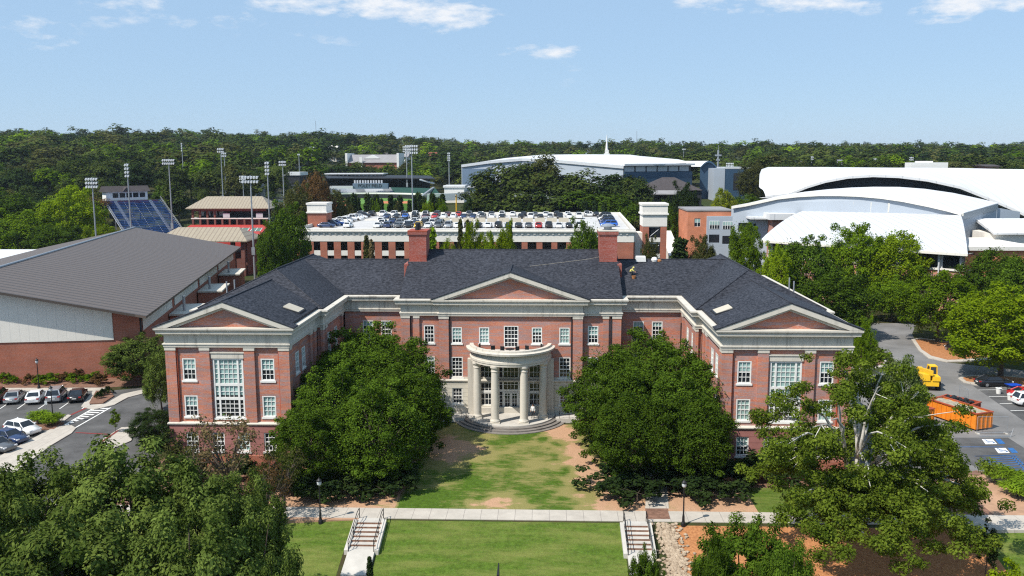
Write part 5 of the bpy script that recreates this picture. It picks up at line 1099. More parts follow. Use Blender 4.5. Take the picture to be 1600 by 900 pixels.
def fill_leaves(c, rx, ry, rz, n, leaf, rg, low=-.9):
    d = rg.normal(size=(n, 3)); d /= np.linalg.norm(d, axis=1)[:, None]; d = d[d[:, 2] > low]; n = len(d); an = np.arctan2(d[:, 1], d[:, 0])
    k = (.8 + .24 * rg.random(n)) * (1 + .1 * np.sin(3 * an + 1) + .1 * np.sin(5 * an + 4 * d[:, 2]) + .07 * np.sin(9 * an + 7 * d[:, 2]) - .06); P = np.array(c) + d * k[:, None] * np.array([rx, ry, rz])
    nn = d * .6 + rg.normal(size=(n, 3)) * .6 + np.array([0, 0, .5]); nn /= np.linalg.norm(nn, axis=1)[:, None]; t = np.cross(nn, rg.normal(size=(n, 3))); t /= np.linalg.norm(t, axis=1)[:, None] + 1e-9; b = np.cross(nn, t); Ls = leaf * rg.uniform(.6, 1.35, n)[:, None] / 2
    return np.stack([P - t * Ls, P + b * Ls * .55, P + t * Ls, P - b * Ls * .55], 1).reshape(-1, 3), np.repeat(np.clip(.25 + .7 * rg.random(n), 0, 1), 4)
def ell_clumps(c, rx, ry, rz, n, rc, rg, low=-.55, inner=.5):
    out = []
    while len(out) < n:
        d = rg.normal(size=3); d /= np.linalg.norm(d)
        if d[2] < low: continue
        k = inner + (1 - inner) * rg.random() ** .45
        k *= 1 + .14 * math.sin(3 * math.atan2(d[1], d[0]) + c[2]) + .09 * math.sin(5 * math.atan2(d[1], d[0]) + 4 * d[2]) + rg.normal() * .08
        out.append((c[0] + d[0] * rx * k, c[1] + d[1] * ry * k, c[2] + d[2] * rz * k, rc * rg.uniform(.65, 1.35)))
    return out
def branch_tubes(mb, base, h, r, clumps, rg, n=9, fork=.42, m=0):
    b = Vector(base); f = b + Vector((rg.normal() * .15, rg.normal() * .15, h * fork))
    mb.tube(b - Vector((0, 0, .3)), b + (f - b) * .15, r * 1.35, r, 8, m, False); mb.tube(b + (f - b) * .15, f, r, r * .75, 8, m, False)
    pick = rg.choice(len(clumps), min(n, len(clumps)), replace=False)
    for i in pick:
        e = Vector(clumps[i][:3]); s_ = f.lerp(b, rg.random() * .25); mid_ = s_.lerp(e, .5) + Vector((rg.normal() * .2, rg.normal() * .2, .12 * h * rg.random()))
        mb.tube(s_, mid_, r * .45, r * .28, 6, m, False); mb.tube(mid_, e, r * .28, r * .1, 5, m, False)
PROTO = {}
def proto(key, name, h, clumps, per, leaf, leafm, barkm='bark', r=.28, nb=9, fork=.4, seed=1, parts=True, trunks=((0, 0),), fill=None, **kw):
    rg = np.random.default_rng(seed); V, F_, tn = clump_leaves(clumps, per, leaf, rg, **kw)
    if fill:
        V2, t2 = fill_leaves(*fill, leaf, rg); V = np.concatenate([V, V2]); tn = np.concatenate([tn, t2]); F_ = np.arange(len(V)).reshape(-1, 4)
    mb = MB()
    for tx_, ty_ in trunks: branch_tubes(mb, (tx_, ty_, 0), h, r, clumps, rg, nb, fork)
    if parts:
        root = bpy.data.objects.new(name, None); COL.objects.link(root)
        npmesh('crown', V, F_, M[leafm], root, tone=tn); mb.build('trunk', M[barkm], root)
    else:
        tv = np.array(mb.v); n0 = len(V); V2 = np.concatenate([V, tv]); quads = [f for f in mb.f if len(f) == 4]
        F2 = np.concatenate([F_, np.array(quads) + n0]); root = npmesh(name, V2, F2, [M[leafm], M[barkm]], midx=[0] * len(F_) + [1] * len(quads), tone=np.concatenate([tn, np.zeros(len(tv))]))
    root['h'] = 0.; del root['h']
    PROTO[key] = [root, h, leafm, False]
    return root
def plant(key, label, cat, x, y, h=None, w=1.0, group=None, leafm=None, rz=None, z=None):
    p = PROTO[key]; root = p[0]
    if not p[3]: o = root; p[3] = True
    else: o = copy_tree(root)
    o.location = (x, y, (gz(x, y) if z is None else z)); s = (h / p[1]) if h else 1.0
    o.scale = (s * w, s * w, s); o.rotation_euler = (0, 0, random.uniform(0, 6.28) if rz is None else rz)
    for k in ('label', 'category', 'group'):
        if k in o: del o[k]
    tag(o, label, cat, group)
    lm_ = M[leafm or p[2]]
    tgt = o if o.type == 'MESH' else [c for c in o.children if c.name.startswith('crown')][0]
    if tgt.type == 'MESH': recolor(tgt, 0, lm_)
    return o
def plant_px(key, label, cat, px, top, D, wpx=None, cr=None, **kw):
    p = W(px, top, D); x, y = p.x, p.y; z = kw.pop('z', None); z0 = gz(x, y) if z is None else z; h = p.z - z0
    w = 1.0
    if wpx: w = (wpx / FPX * D / 2) / (cr * h / PROTO[key][1])
    return plant(key, label, cat, x, y, h, w, z=z, **kw)
rg = np.random.default_rng(11)
# courtyard trees (two variants, h 11, crown r 4.6)
for i in range(3):
    el = ((0, 0, 6.2), 4.2, 4.2, 4.4) if i == 1 else ((0, 0, 5.3), 4.3, 4.3, 5.2)
    cl = ell_clumps(*el, 200, .6, rg, -.75 if i == 1 else -.95, .5)
    proto('court%d' % i, 'courtyard_tree', 11, cl, 220, .2, 'leaf_court', fill=(*el, 17000), r=.16, nb=14, fork=.25, seed=20 + i, trunks=((0, 0), (.5, .3), (-.4, .35)))
for i in range(3):
    cl = ell_clumps((0, 0, 9.0), 5.4, 5.4, 3.5, 135, .85, rg, -.5, .35)
    proto('oak%d' % i, 'oak_tree', 13.2, cl, 210, .29, 'leaf_oak', r=.35, nb=14, seed=30 + i, flat=.7, nr=.42, cen=(0, 0, 5.5))
for i in range(3):
    cl = ell_clumps((0, 0, 6.6), 5.0, 5.0, 5.6, 140, .85, rg, -.7, .45)
    proto('street%d' % i, 'street_tree', 12.4, cl, 210, .29, 'leaf_mid', r=.26, nb=10, fork=.22, seed=40 + i, flat=.85, fill=((0, 0, 6.6), 5.0, 5.0, 5.6, 8500))
for i in range(4):
    cl = []
    for k in range(5): cl += ell_clumps((rg.normal() * 2.4, rg.normal() * 2.4, 11 + rg.normal() * 2.2), 4.4, 4.4, 4.6, 9, 2.2, rg, -.6, .5)
    top = max(c[2] + c[3] * .6 for c in cl)
    proto('far%d' % i, 'woodland_tree', top, cl, 95, .9, 'leaf_wood', r=.4, nb=6, seed=50 + i, parts=False, nr=.3, cen=(0, 0, 8))
cl = [(math.cos(a) * r_, math.sin(a) * r_, z, .75) for z in np.arange(.9, 9.6, .55) for r_ in [max(.05, 1.75 * (1 - z / 10.2)) * .8] for a in np.arange(0, 6.28, 1.2) + z]
proto('conifer', 'conifer', 10.2, cl, 26, .6, 'leaf_dark', r=.15, nb=1, seed=60, parts=False)
cl = [(math.cos(a) * r_, math.sin(a) * r_, z, .55) for z in np.arange(.8, 9.8, .5) for r_ in [.75 * math.sin(math.pi * min(1, (z + 1.2) / 11)) ** .7] for a in np.arange(0, 6.28, 1.5) + z]
proto('poplar', 'columnar_tree', 10.2, cl, 26, .5, 'leaf_olive', r=.12, nb=1, seed=61, parts=False)
cl = ell_clumps((0, 0, .75), 1.0, 1.0, .75, 26, .32, rg, -.3, .4); proto('shrub', 'shrub', 1.6, cl, 60, .2, 'leaf_dark', r=.04, nb=6, seed=62, parts=False)
cl = ell_clumps((0, 0, 3.1), 1.1, 1.1, 1.7, 34, .42, rg, -.8, .3); proto('sapling', 'sapling_tree', 5, cl, 60, .24, 'leaf_mid', r=.06, nb=6, seed=63)
cl = ell_clumps((0, 0, 3.3), 1.4, 1.4, 2.2, 42, .45, rg, -.8, .3); proto('small', 'small_tree', 5.6, cl, 70, .24, 'leaf_dark', r=.08, nb=8, seed=64)
cl = ell_clumps((0, 0, 5.2), 3.6, 3.6, 3.2, 42, .8, rg, -.6, .3); proto('sparse', 'bare_tree', 9, cl, 48, .24, 'leaf_dry', r=.2, nb=30, fork=.3, seed=65)
cl = ell_clumps((0, 0, .55), .55, .55, .5, 14, .3, rg, 0, .4); proto('tuft', 'ornamental_grass', 1.2, cl, 55, .34, 'grass_blade', r=.03, nb=2, seed=66, parts=False, aspect=.12)
# --- courtyard masses
CT = [(-16.2, 14.2, 12.4, 'rearmost of the left courtyard trees, nearest the inner corner of the left wing'), (-12.2, 8.6, 11.3, 'dense green courtyard tree nearest the left side of the porch steps'), (-17.0, 7.0, 11.4, 'dense courtyard tree beside the left wing, just behind the white flowering one'),
      (-17.2, .6, 10.4, 'courtyard tree with white blossoms in front of the left wing corner'), (-11.6, 2.2, 10.2, 'courtyard tree in the middle of the left group, over the shaded dirt strip'), (-12.6, -4.4, 10.0, 'front tree of the left courtyard group, above the shaded pavement'), (-18.0, -5.4, 8.4, 'lower front tree of the left courtyard group beside the street lamp'),
      (15.8, 13.6, 11.4, 'dense courtyard tree nearest the inner corner of the right wing, rearmost of the right group'), (11.6, 9.2, 10.8, 'dense green courtyard tree nearest the right side of the porch'), (17.4, 7.4, 11.6, 'tall courtyard tree beside the inner wall of the right wing'), (12.4, 2.8, 10.4, 'courtyard tree at the left edge of the right group over the bare dirt strip'), (18.2, 1.2, 10.6, 'courtyard tree near the front corner of the right wing'), (12.6, -4.6, 9.2, 'front courtyard tree of the right group with pale trunks left of the shaded path'), (18.0, -4.4, 9.0, 'front courtyard tree of the right group beside the tall street lamp')]
for i, (x, y, h, lab) in enumerate(CT):
    if i in (1, 4, 5): x += .7
    plant('court1' if i > 11 else ('court0', 'court2')[i % 2], lab, 'tree', x, y, h, 1.08, 'courtyard trees in front of the hall')
for i, (x, y, h, w, lab) in enumerate(((10.6, -5.2, 2.4, 1.7, 'tall dark shrub under the right courtyard trees nearest the lawn'), (14.2, -5.0, 2.4, 1.7, 'tall dark shrub behind the pale tree trunks'), (19.4, -7.8, 1.9, 1.5, 'dark shrub beside the brown mulch edge behind the street lamp'), (20.2, -3.0, 2.6, 1.6, 'dark shrub deep in the shade right of the path'), (-12.6, -6.4, 2.2, 1.7, 'dark shrub in the shade under the front left courtyard tree'), (-18.2, -7.8, 2.0, 1.5, 'dark shrub left of the left street lamp'), (12.6, -8.0, 2.2, 1.5, 'dark clipped shrub at the foot of the pale tree trunks'), (10.2, -7.4, 1.9, 1.3, 'dark shrub at the edge of the bare dirt, left of the pale trunks'), (17.6, -7.0, 2.0, 1.4, 'dark shrub right of the shaded path near the street lamp'), (21.0, -5.5, 2.6, 1.5, 'dark shrub in the shade by the right wing corner'), (24.5, -3.2, 2.6, 1.4, 'dark shrub in front of the right wing ground floor window'), (28.0, -3.0, 2.6, 1.4, 'dark shrub under the sycamore by the right wing'), (-9.6, -6.2, 2.0, 1.6, 'added dark shrub standing in for shade at the right foot of the left trees'), (-10.6, -3.6, 2.2, 1.7, 'added dark shrub standing in for shade behind the one at the lawn edge'), (-14.6, -4.0, 2.4, 1.8, 'added dark shrub standing in for shade in the middle of the left group'), (-10.5, -8, 1.7, 1.3, 'added dark shrub deepening the left end of the pavement shade'), (-15, -8.6, 1.8, 1.4, 'dark shrub behind the left street lamp'), (-21, -6, 2.4, 1.5, 'dark shrub below the left wing corner'), (-26, -3.5, 2.2, 1.4, 'dark shrub under the withered tree by the left wing'), (-31, -3.5, 2.4, 1.4, 'dark shrub at the outer corner of the left wing'))):
    plant('shrub', lab, 'shrub', x, y, h, w, 'dark shrubs along the hall')  # low shrubs under the left trees are added to darken the ground there
# --- right street trees, behind, beside
ST = [('street0', 1255, 374, 172, 120, 'leaf_court', 'big dark green tree right behind the right wing roof'), ('street1', 1340, 354, 184, 105, 'leaf_mid', 'tall pointed tree in front of the white vault, left of its brighter neighbour'), ('street2', 1402, 360, 180, 112, 'leaf_bright', 'bright green tree in front of the dark glazing of the white vault'),
      ('street1', 1308, 428, 152, 140, 'leaf_court', 'dark green tree overhanging the end of the right wing roof'), ('street0', 1472, 424, 148, 128, 'leaf_mid', 'broad green tree on the mulch island beside the road'), ('street2', 1556, 388, 165, 110, 'leaf_court', 'dark green tree in front of the orange annex at the right edge'), ('street0', 1606, 398, 150, 130, 'leaf_court', 'dark green tree cut by the right edge, behind the bright one'),
      ('street0', 1396, 436, 168, 90, 'leaf_mid', 'green tree between the dark overhanging tree and the mulch island tree'), ('street1', 1574, 452, 124, 190, 'leaf_bright', 'large bright yellow green tree at the right edge over the black cars'), ('street2', 1165, 346, 192, 56, 'leaf_mid', 'green tree in front of the pale arched wall'), ('street0', 1215, 385, 168, 60, 'leaf_bright', 'small yellow green tree in front of the left end of the white vault'),
      ('street1', 1131, 299, 300, 54, 'leaf_yellow', 'bright yellow green tree above the flat roof of the orange brick wing'), ('street0', 1070, 290, 288, 58, 'leaf_dark', 'tall dark evergreen tree behind the windowed stair tower'), ('street2', 1170, 303, 320, 70, 'leaf_court', 'green trees row member behind the pale arched wall, right of the yellow green tree'), ('street1', 1098, 372, 186, 52, 'leaf_olive', 'olive green tree in front of the orange brick wing'), ('street0', 1015, 372, 185, 36, 'leaf_olive', 'thin olive tree at the foot of the windowed stair tower'), ('conifer', 1062, 366, 186, 56, 'leaf_dark', 'spreading dark evergreen right of the windowed stair tower'), ('street2', 1040, 312, 250, 44, 'leaf_court', 'green tree between the windowed stair tower and the dark evergreen'),
      ('street0', 915, 350, 168, 78, 'leaf_court', 'round green tree in front of the parking deck left of the right chimney'), ('street1', 738, 352, 166, 42, 'leaf_bright', 'leafy bright tree in front of the parking deck between the chimneys'), ('street2', 700, 372, 164, 40, 'leaf_bright', 'low bright tree right of the left chimney'), ('street0', 790, 352, 166, 44, 'leaf_bright', 'thin bright tree in front of the middle of the parking deck'), ('street1', 765, 368, 164, 44, 'leaf_bright', 'low bright tree between two taller ones before the parking deck'), ('poplar', 719, 334, 168, 12, 'leaf_olive', 'dark columnar tree, left one of a pair before the parking deck'), ('poplar', 731, 335, 168, 12, 'leaf_olive', 'dark columnar tree, right one of a pair before the parking deck'), ('poplar', 797, 342, 168, 12, 'leaf_olive', 'lone columnar tree with browned tip before the middle of the deck'), ('poplar', 675, 348, 166, 20, 'leaf_mid', 'thin tree just right of the left chimney'), ('poplar', 572, 362, 182, 14, 'leaf_olive', 'thin browned tree in front of the left half of the parking deck'), ('poplar', 580, 368, 180, 12, 'leaf_dry', 'withered thin tree beside the browned one in front of the deck'),
      ('street0', 446, 322, 196, 80, 'leaf_court', 'green tree left of the parking deck corner'), ('street1', 425, 355, 182, 60, 'leaf_court', 'green tree beside the red court surround'), ('street2', 492, 268, 275, 66, 'leaf_red', 'tree with reddish brown leaves behind the left stair tower'), ('street0', 462, 292, 255, 70, 'leaf_olive', 'olive green tree below the reddish brown one'), ('street1', 522, 300, 285, 50, 'leaf_olive', 'olive tree at the left edge of the ball field'), ('street2', 500, 322, 262, 40, 'leaf_mid', 'small green tree right behind the left stair tower'),
      ('street0', 218, 527, 118, 120, 'leaf_oak', 'round green tree between the gymnasium wall and the left wing'), ('street1', 248, 556, 104, 60, 'leaf_oak', 'small tree against the outer side of the left wing'),
      ('street1', 110, 296, 268, 110, 'leaf_bright', 'yellow green tree left of the blue bleachers'), ('street0', 40, 330, 262, 130, 'leaf_mid', 'green tree behind the gymnasium roof at the left edge'), ('street2', 158, 350, 256, 60, 'leaf_bright', 'low bright shrubby tree at the foot of the light pole by the bleachers'), ('street0', 10, 300, 290, 110, 'leaf_court', 'dark green tree at the left edge above the white flat roof'), ('street2', 85, 350, 250, 90, 'leaf_court', 'dark tree just above the gymnasium ridge'),
      ('street1', 1408, 566, 88, 110, 'leaf_flower', 'shrubby tree with pale pink blossoms behind the sycamore top'), ('street0', 1352, 500, 118, 40, 'leaf_mid', 'small tree at the road edge beside the right wing end'),
      ('street2', 548, 318, 300, 20, 'leaf_olive', 'low olive shrubby tree at the left of the conifer row'), ('street0', 588, 316, 298, 22, 'leaf_mid', 'low green tree among the conifers below the grandstand'), ('street1', 622, 318, 299, 22, 'leaf_olive', 'low olive tree among the conifers left of the tallest pole'), ('street2', 668, 313, 298, 26, 'leaf_bright', 'low bright tree among the conifers right of the tallest pole'), ('street0', 690, 312, 300, 30, 'leaf_mid', 'low green tree between the conifers and the grove'), ('street1', 556, 262, 590, 40, 'leaf_wood', 'tree in front of the left end of the grey roofed dormitory'), ('street0', 577, 259, 596, 34, 'leaf_wood', 'tree in front of the middle of the grey roofed dormitory'), ('street2', 608, 262, 585, 44, 'leaf_olive', 'olive tree in front of the right end of the dormitory'), ('street1', 636, 256, 600, 40, 'leaf_olive', 'tree just right of the grey roofed dormitory'), ('street0', 530, 258, 580, 50, 'leaf_wood', 'tree left of the grey roofed dormitory'), ('street2', 690, 262, 560, 44, 'leaf_wood', 'tree left of the slate blue arena wall'), ('street2', 663, 257, 560, 30, 'leaf_yellow', 'bright yellow tree behind the right end of the grandstand'), ('street0', 1180, 250 + 4, 395, 60, 'leaf_olive', 'olive tree at the left end of the white shell roof')]
for key, px, top, D, w, lm_, lab in ST:
    w *= .96 if px > 1200 else 1
    cr = {'conifer': 2.2, 'poplar': 1.25}.get(key, 5.6)
    plant_px(key, lab, 'tree', px, top, D, w, cr, leafm=lm_, group='trees planted around the campus')
# --- big grove behind the deck
for i, (px, top, D, w, lm_, lab) in enumerate(((775, 262, 350, 92, 'leaf_wood', 'large dark tree at the left end of the grove behind the parking deck'), (818, 252, 356, 96, 'leaf_wood', 'tall dark tree in the grove below the arena roof, second from the left'), (850, 240, 352, 60, 'leaf_olive', 'tallest pointed tree of the grove behind the parking deck'), (880, 256, 350, 100, 'leaf_wood', 'broad dark tree in the middle of the grove behind the deck'), (928, 262, 346, 100, 'leaf_wood', 'broad dark tree right of the middle of the grove behind the deck'), (968, 270, 338, 84, 'leaf_dark', 'dark tree at the right of the grove in front of the blue arena wall'), (995, 276, 330, 60, 'leaf_wood', 'lower tree at the right end of the grove'), (805, 286, 330, 90, 'leaf_wood', 'lower front tree of the grove left of its middle'), (860, 290, 326, 96, 'leaf_wood', 'lower front tree at the middle of the grove'), (910, 296, 322, 90, 'leaf_court', 'lower front tree of the grove right of its middle'), (960, 302, 316, 80, 'leaf_court', 'lower front tree of the grove before its right end'), (760, 298, 335, 70, 'leaf_wood', 'lower front tree at the left end of the grove'), (1005, 312, 300, 50, 'leaf_olive', 'olive tree behind the right corner of the parking deck'), (985, 318, 302, 44, 'leaf_court', 'small tree left of the windowed stair tower behind the deck'))):
    p = PROTO['far%d' % (i % 4)]; plant_px('far%d' % (i % 4), lab, 'tree', px, top, D, w, 6.6, leafm=lm_, group='grove behind the parking deck')
cf = [(533 + i * 9.4 + (i * 5 % 7) - 3, 299 + (i * 7 % 13) - 3, 300 + (i * 3 % 5) * 2) for i in range(18)] + [(733, 305, 300), (815, 309, 298), (828, 312, 298), (914, 309, 296), (930, 308, 296), (944, 313, 296), (728, 312, 300)]
for i, (px, top, D) in enumerate(cf):
    plant_px('conifer', 'dark pointed conifer in the row behind the parking deck, %s' % ('in front of the ball field' if i < 18 else 'before the grove'), 'conifer', px, top, D, 17 + (i * 5 % 11) if i < 18 else 24, 2.2, group='conifers behind the parking deck' if i < 18 else 'conifers before the grove')
# --- foreground left
FL = [('oak0', 40, 706, 55, 310, 'large leafy oak at the lower left corner by the car park'), ('oak1', 205, 690, 55, 290, 'large leafy oak below the small sapling, second from the left edge'), ('oak2', 320, 724, 53, 210, 'leafy oak in front of the left wing, third from the left edge'), ('oak0', 110, 790, 43, 360, 'near oak crown filling the bottom left of the picture'), ('oak1', 285, 795, 43, 300, 'near oak crown at the bottom, left of the shaded side lawn'), ('oak2', 392, 790, 47, 190, 'pale leafed oak at the edge of the shaded side lawn'), ('oak1', 392, 742, 58, 140, 'oak crown in front of the withered trees, left of the courtyard group'), ('oak1', -60, 740, 46, 260, 'oak crown cut by the left edge of the picture'), ('oak2', 425, 862, 43, 120, 'low oak crown at the bottom beside the lower stair')]
for key, px, top, D, w, lab in FL:
    plant_px(key, lab, 'tree', px, top, D, w, 6.4, group='oaks in the left foreground')
plant_px('sparse', 'half bare tree with withered leaves and grey branches in front of the left wing', 'tree', 352, 640, 74, 150, 4.2)
plant_px('sparse', 'half bare tree with grey branches closest to the left wing corner window', 'tree', 300, 660, 75, 110, 4.2, leafm='leaf_olive')
plant_px('sparse', 'half bare brownish tree between the withered tree and the courtyard trees', 'tree', 440, 690, 73, 110, 4.2, leafm='leaf_olive')
plant_px('sparse', 'half bare low tree with brown leaves left of the courtyard trees', 'tree', 415, 715, 70, 90, 4.2, leafm='leaf_red')
plant_px('court0', 'dark evergreen shrubby tree left of the left wing corner', 'tree', 238, 640, 92, 84, 5.0, leafm='leaf_dark')
plant_px('small', 'dark evergreen bush between the sapling and the left wing', 'shrub', 262, 668, 84, 70, 1.8)
plant_px('sapling', 'young upright sapling with a thin trunk beside the car park walk', 'sapling', 178, 641, 95, 21, 1.5)
# --- foreground right
for key, px, top, D, w, lm_, lab in (('oak0', 1170, 806, 55, 205, 'leaf_court', 'low green tree at the bottom right of the stair, over the orange mulch'), ('oak2', 1118, 838, 52, 90, 'leaf_court', 'low green tree beside the river rock'), ('oak1', 1230, 850, 50, 120, 'leaf_court', 'low green tree at the bottom edge near the sycamore'), ('oak0', 1012, 850, 54, 70, 'leaf_court', 'small green tree hiding the foot of the right stair')):
    plant_px(key, lab, 'tree', px, top, D, w, 6.4, leafm=lm_)
plant_px('small', 'small dark tree standing on the orange mulch right of the sycamore', 'tree', 1546, 818, 66, 42, 1.8)
plant_px('sapling', 'slim young tree beside the pavement right of the sycamore', 'tree', 1494, 757, 73, 60, 1.5, leafm='leaf_court')
plant_px('sapling', 'little pale leafed shrub at the bottom right edge', 'shrub', 1580, 880, 60, 60, 1.5, leafm='leaf_bright')
plant_px('conifer', 'small upright evergreen shrub beside the lower flight of the left stair', 'shrub', 577, 866, 63, 20, 2.2)
# --- sycamore with white limbs
def sycamore():
    rg = np.random.default_rng(5); F0 = W(1338, 752, 70.5); base = Vector((F0.x, F0.y, gz(F0.x, F0.y)))
    root = thing('sycamore_tree', base, 'large sycamore with white mottled limbs in front of the right wing', 'tree')
    limbs = [(1270, 668, 63, 1), (1388, 560, 68, 1), (1400, 690, 60, 1), (1213, 694, 62, 1), (1442, 652, 62, 1), (1298, 606, 65, 1), (1345, 640, 62, 1), (1312, 552, 71), (1375, 604, 68), (1436, 612, 67), (1478, 664, 69), (1518, 764, 69), (1480, 716, 64), (1405, 700, 62), (1300, 656, 66), (1236, 622, 68), (1184, 652, 70), (1196, 728, 67), (1262, 776, 62), (1335, 822, 60), (1424, 836, 59), (1500, 836, 63), (1540, 792, 68), (1372, 640, 75), (1276, 700, 74), (1450, 768, 61), (1230, 690, 64), (1360, 760, 61), (1410, 650, 74), (1290, 850, 58), (1375, 872, 56), (1450, 860, 58), (1250, 815, 60), (1410, 800, 59), (1240, 730, 66), (1340, 600, 73), (1455, 680, 72), (1480, 716, 72)]
    mb = MB(); cl = []
    forks = [base + (F0 - base) * .75 + Vector((dx, 0, 0)) for dx in (-.35, .0, .4)]
    for i, f in enumerate(forks): mb.tube(base + Vector(((i - 1) * .45, 0, -.4)), f, .42, .3, 9, 0, False)
    mb.tube(forks[1], F0 + Vector((0, 0, 2.2)), .3, .2, 8, 0, False); mb.tube(forks[0], F0 + Vector((-.9, .3, 2.0)), .28, .18, 8, 0, False); mb.tube(forks[2], F0 + Vector((1.1, -.2, 1.4)), .28, .18, 8, 0, False)
    st = [F0 + Vector((0, 0, 2.2)), F0 + Vector((-.9, .3, 2.0)), F0 + Vector((1.1, -.2, 1.4)), forks[1]]
    for i, (px, py, D, *bare) in enumerate(limbs):
        e = W(px, py, D); s_ = st[3].lerp(st[0], .4) if py > 760 else st[1] if px < 1310 else st[2] if px > 1400 else st[0]
        pts = []
        for k in range(8):
            t = k / 7; q = s_.lerp(e, t); q.z += 1.3 * math.sin(math.pi * t) * (1 if py < 760 else .7); q += Vector(rg.normal(size=3) * .09 * (0 < k < 7)); pts.append(q)
        rb_ = .11 if bare else .14 if py < 790 else .08
        for k in range(7 if py < 790 else 4): mb.tube(pts[k], pts[k + 1], rb_ * (1 - k / 7.5) + .02, rb_ * (1 - (k + 1) / 7.5) + .02, 6, 0, False)
        for k in range(5 if bare else 21 if py > 690 else 12):
            t = (.9 + .2 * rg.random()) if bare else .42 + .66 * rg.random(); j = min(6, int(t * 7)); q = pts[j].lerp(pts[j + 1], min(1.15, t * 7 - j)); q = q + Vector((rg.normal() * 1.0, rg.normal() * 1.0, rg.normal() * .55 - .1))
            pj = (q - CAM); ppx = 800 + pj.dot(RIGHT) / pj.dot(FWD) * FPX; ppy = 450 - pj.dot(UP) / pj.dot(FWD) * FPX
            if not bare and ((ppx - 1342) / 46) ** 2 + ((ppy - 672) / 76) ** 2 < 1 and q.y < F0.y + 1.5 and rg.random() < .7: continue
            cl.append((*q, rg.uniform(.5, 1.05)))
            if k % 4 == 0 and py < 790: mb.tube(pts[max(2, j - 1)], q, .05, .02, 5, 0, False)
    V, F_, tn = clump_leaves(cl, 300, .2, rg, flat=.7)
    V = V - np.array(base); npmesh('crown', V, F_, M['leaf_syc'], root, tone=tn); mb.build('trunk', M['bark_white'], root, base)
sycamore()
# --- shrubs and grasses in beds
k_ = 0
for px, py in ((8, 598), (20, 600), (46, 600), (66, 601), (78, 599), (98, 596), (106, 592), (116, 598), (126, 593), (136, 599), (148, 596), (155, 601), (30, 592), (88, 590)):
    q = G(px, py); k_ += 1
    plant('shrub', 'low shrub in the garden bed along the gymnasium wall, number tone %s' % ('green' if k_ % 3 else 'russet'), 'shrub', q.x, q.y, random.uniform(.9, 1.6), 1.2, 'shrubs in the gymnasium garden bed', leafm='leaf_mid' if k_ % 3 else 'leaf_red')['label'] = 'low %s shrub in the garden bed along the gymnasium wall' % ('green' if k_ % 3 else 'russet')
for px, py in ((55, 662), (66, 660), (78, 664), (90, 664), (72, 668)):
    q = G(px, py); plant('tuft', 'tall bright grass clump in the kerbed bed beside the white crossover car', 'grass clump', q.x, q.y, 1.5, 1.25, 'grass clumps in the car park bed')
for px, py in ((162, 619), (170, 615), (154, 624)):
    q = G(px, py); plant('shrub', 'small dark shrub on the kerbed island by the black car', 'shrub', q.x, q.y, 1.0, .8, 'shrubs on the car park island')
for px, py in ((1352, 560), (1362, 552), (1372, 562), (1358, 572), (1345, 566)):
    q = G(px, py); plant('shrub', 'low green shrub in the bed beside the right wing end', 'shrub', q.x, q.y, 1.4, 1.2, 'shrubs beside the right wing', leafm='leaf_olive')
for px, py in ((1560, 752), (1575, 758), (1590, 762), (1600, 768), (1608, 780), (1590, 778)):
    q = G(px, py); plant('tuft', 'bright ornamental grass clump below the blue striped parking bay', 'grass clump', q.x, q.y, 1.6, 1.6, 'grass clumps by the blue bays')
# --- woodland
def px_of(x, y):
    v = Vector((x, y, 30)) - CAM; return 800 + v.dot(RIGHT) / v.dot(FWD0) * FPX
def dmin(px):
    for a, b, d in ((-9999, 138, 300), (138, 300, 352), (300, 428, 372), (428, 500, 470), (500, 700, 478), (700, 735, 500), (735, 1010, 640), (1010, 1185, 545), (1185, 9999, 405)):
        if a <= px < b: return d
rg = np.random.default_rng(23); spots = []
for _ in range(11000):
    px = rg.uniform(-420, 2150); D = 250 + 1250 * rg.random() ** 1.5
    if D < dmin(px): continue
    if 500 < px < 645 and 585 < D < 672: continue
    if 500 < px < 690 and D < 560 and rg.random() < .6: continue
    w = W(px, 300, D); x, y = w.x, w.y
    if any((x - a) ** 2 + (y - b) ** 2 < (10 if D < 600 else 14) ** 2 for a, b, _, _ in spots[-1400:]): continue
    spots.append((x, y, D, px))
    if len(spots) > 3100: break
spots.sort(key=lambda s: s[2])
def hgt(D, px): return (rg.uniform(11, 19) if rg.random() < .8 else rg.uniform(18, 22)) * (.72 if (500 < px < 690 and D < 585) else 1)
NI = 240; ZN = ((300, 'dark wooded hillside tree left of the light poles behind the bleachers'), (500, 'woodland tree behind the tan pavilions and the tiered stand'), (740, 'woodland tree around the dormitory behind the grandstand'), (1180, 'woodland tree on the skyline beyond the arena'), (1e9, 'woodland tree beyond the white shell roof'))
for i, (x, y, D, px) in enumerate(spots[:NI]):
    z_ = next(k for k, (a, _) in enumerate(ZN) if px < a); lm_ = ['leaf_wood', 'leaf_wood', 'leaf_wood', 'leaf_dark', 'leaf_olive', 'leaf_court', 'leaf_wood', 'leaf_mid', 'leaf_olive', 'leaf_red'][rg.choice(10, p=[.15, .14, .13, .14, .14, .1, .06, .06, .06, .02])]
    plant('far%d' % (i % 4), ZN[z_][1], 'tree', x, y, hgt(D, px), rg.uniform(.95, 1.4), 'woodland trees ' + ('on the left hillside', 'behind the pavilions', 'around the dormitory', 'beyond the arena', 'beyond the shell roof')[z_], leafm=lm_)
rest = spots[NI:]; Vs, Fs_, Ts, Ms = [], [], [], []; n0 = 0
base_cl = []
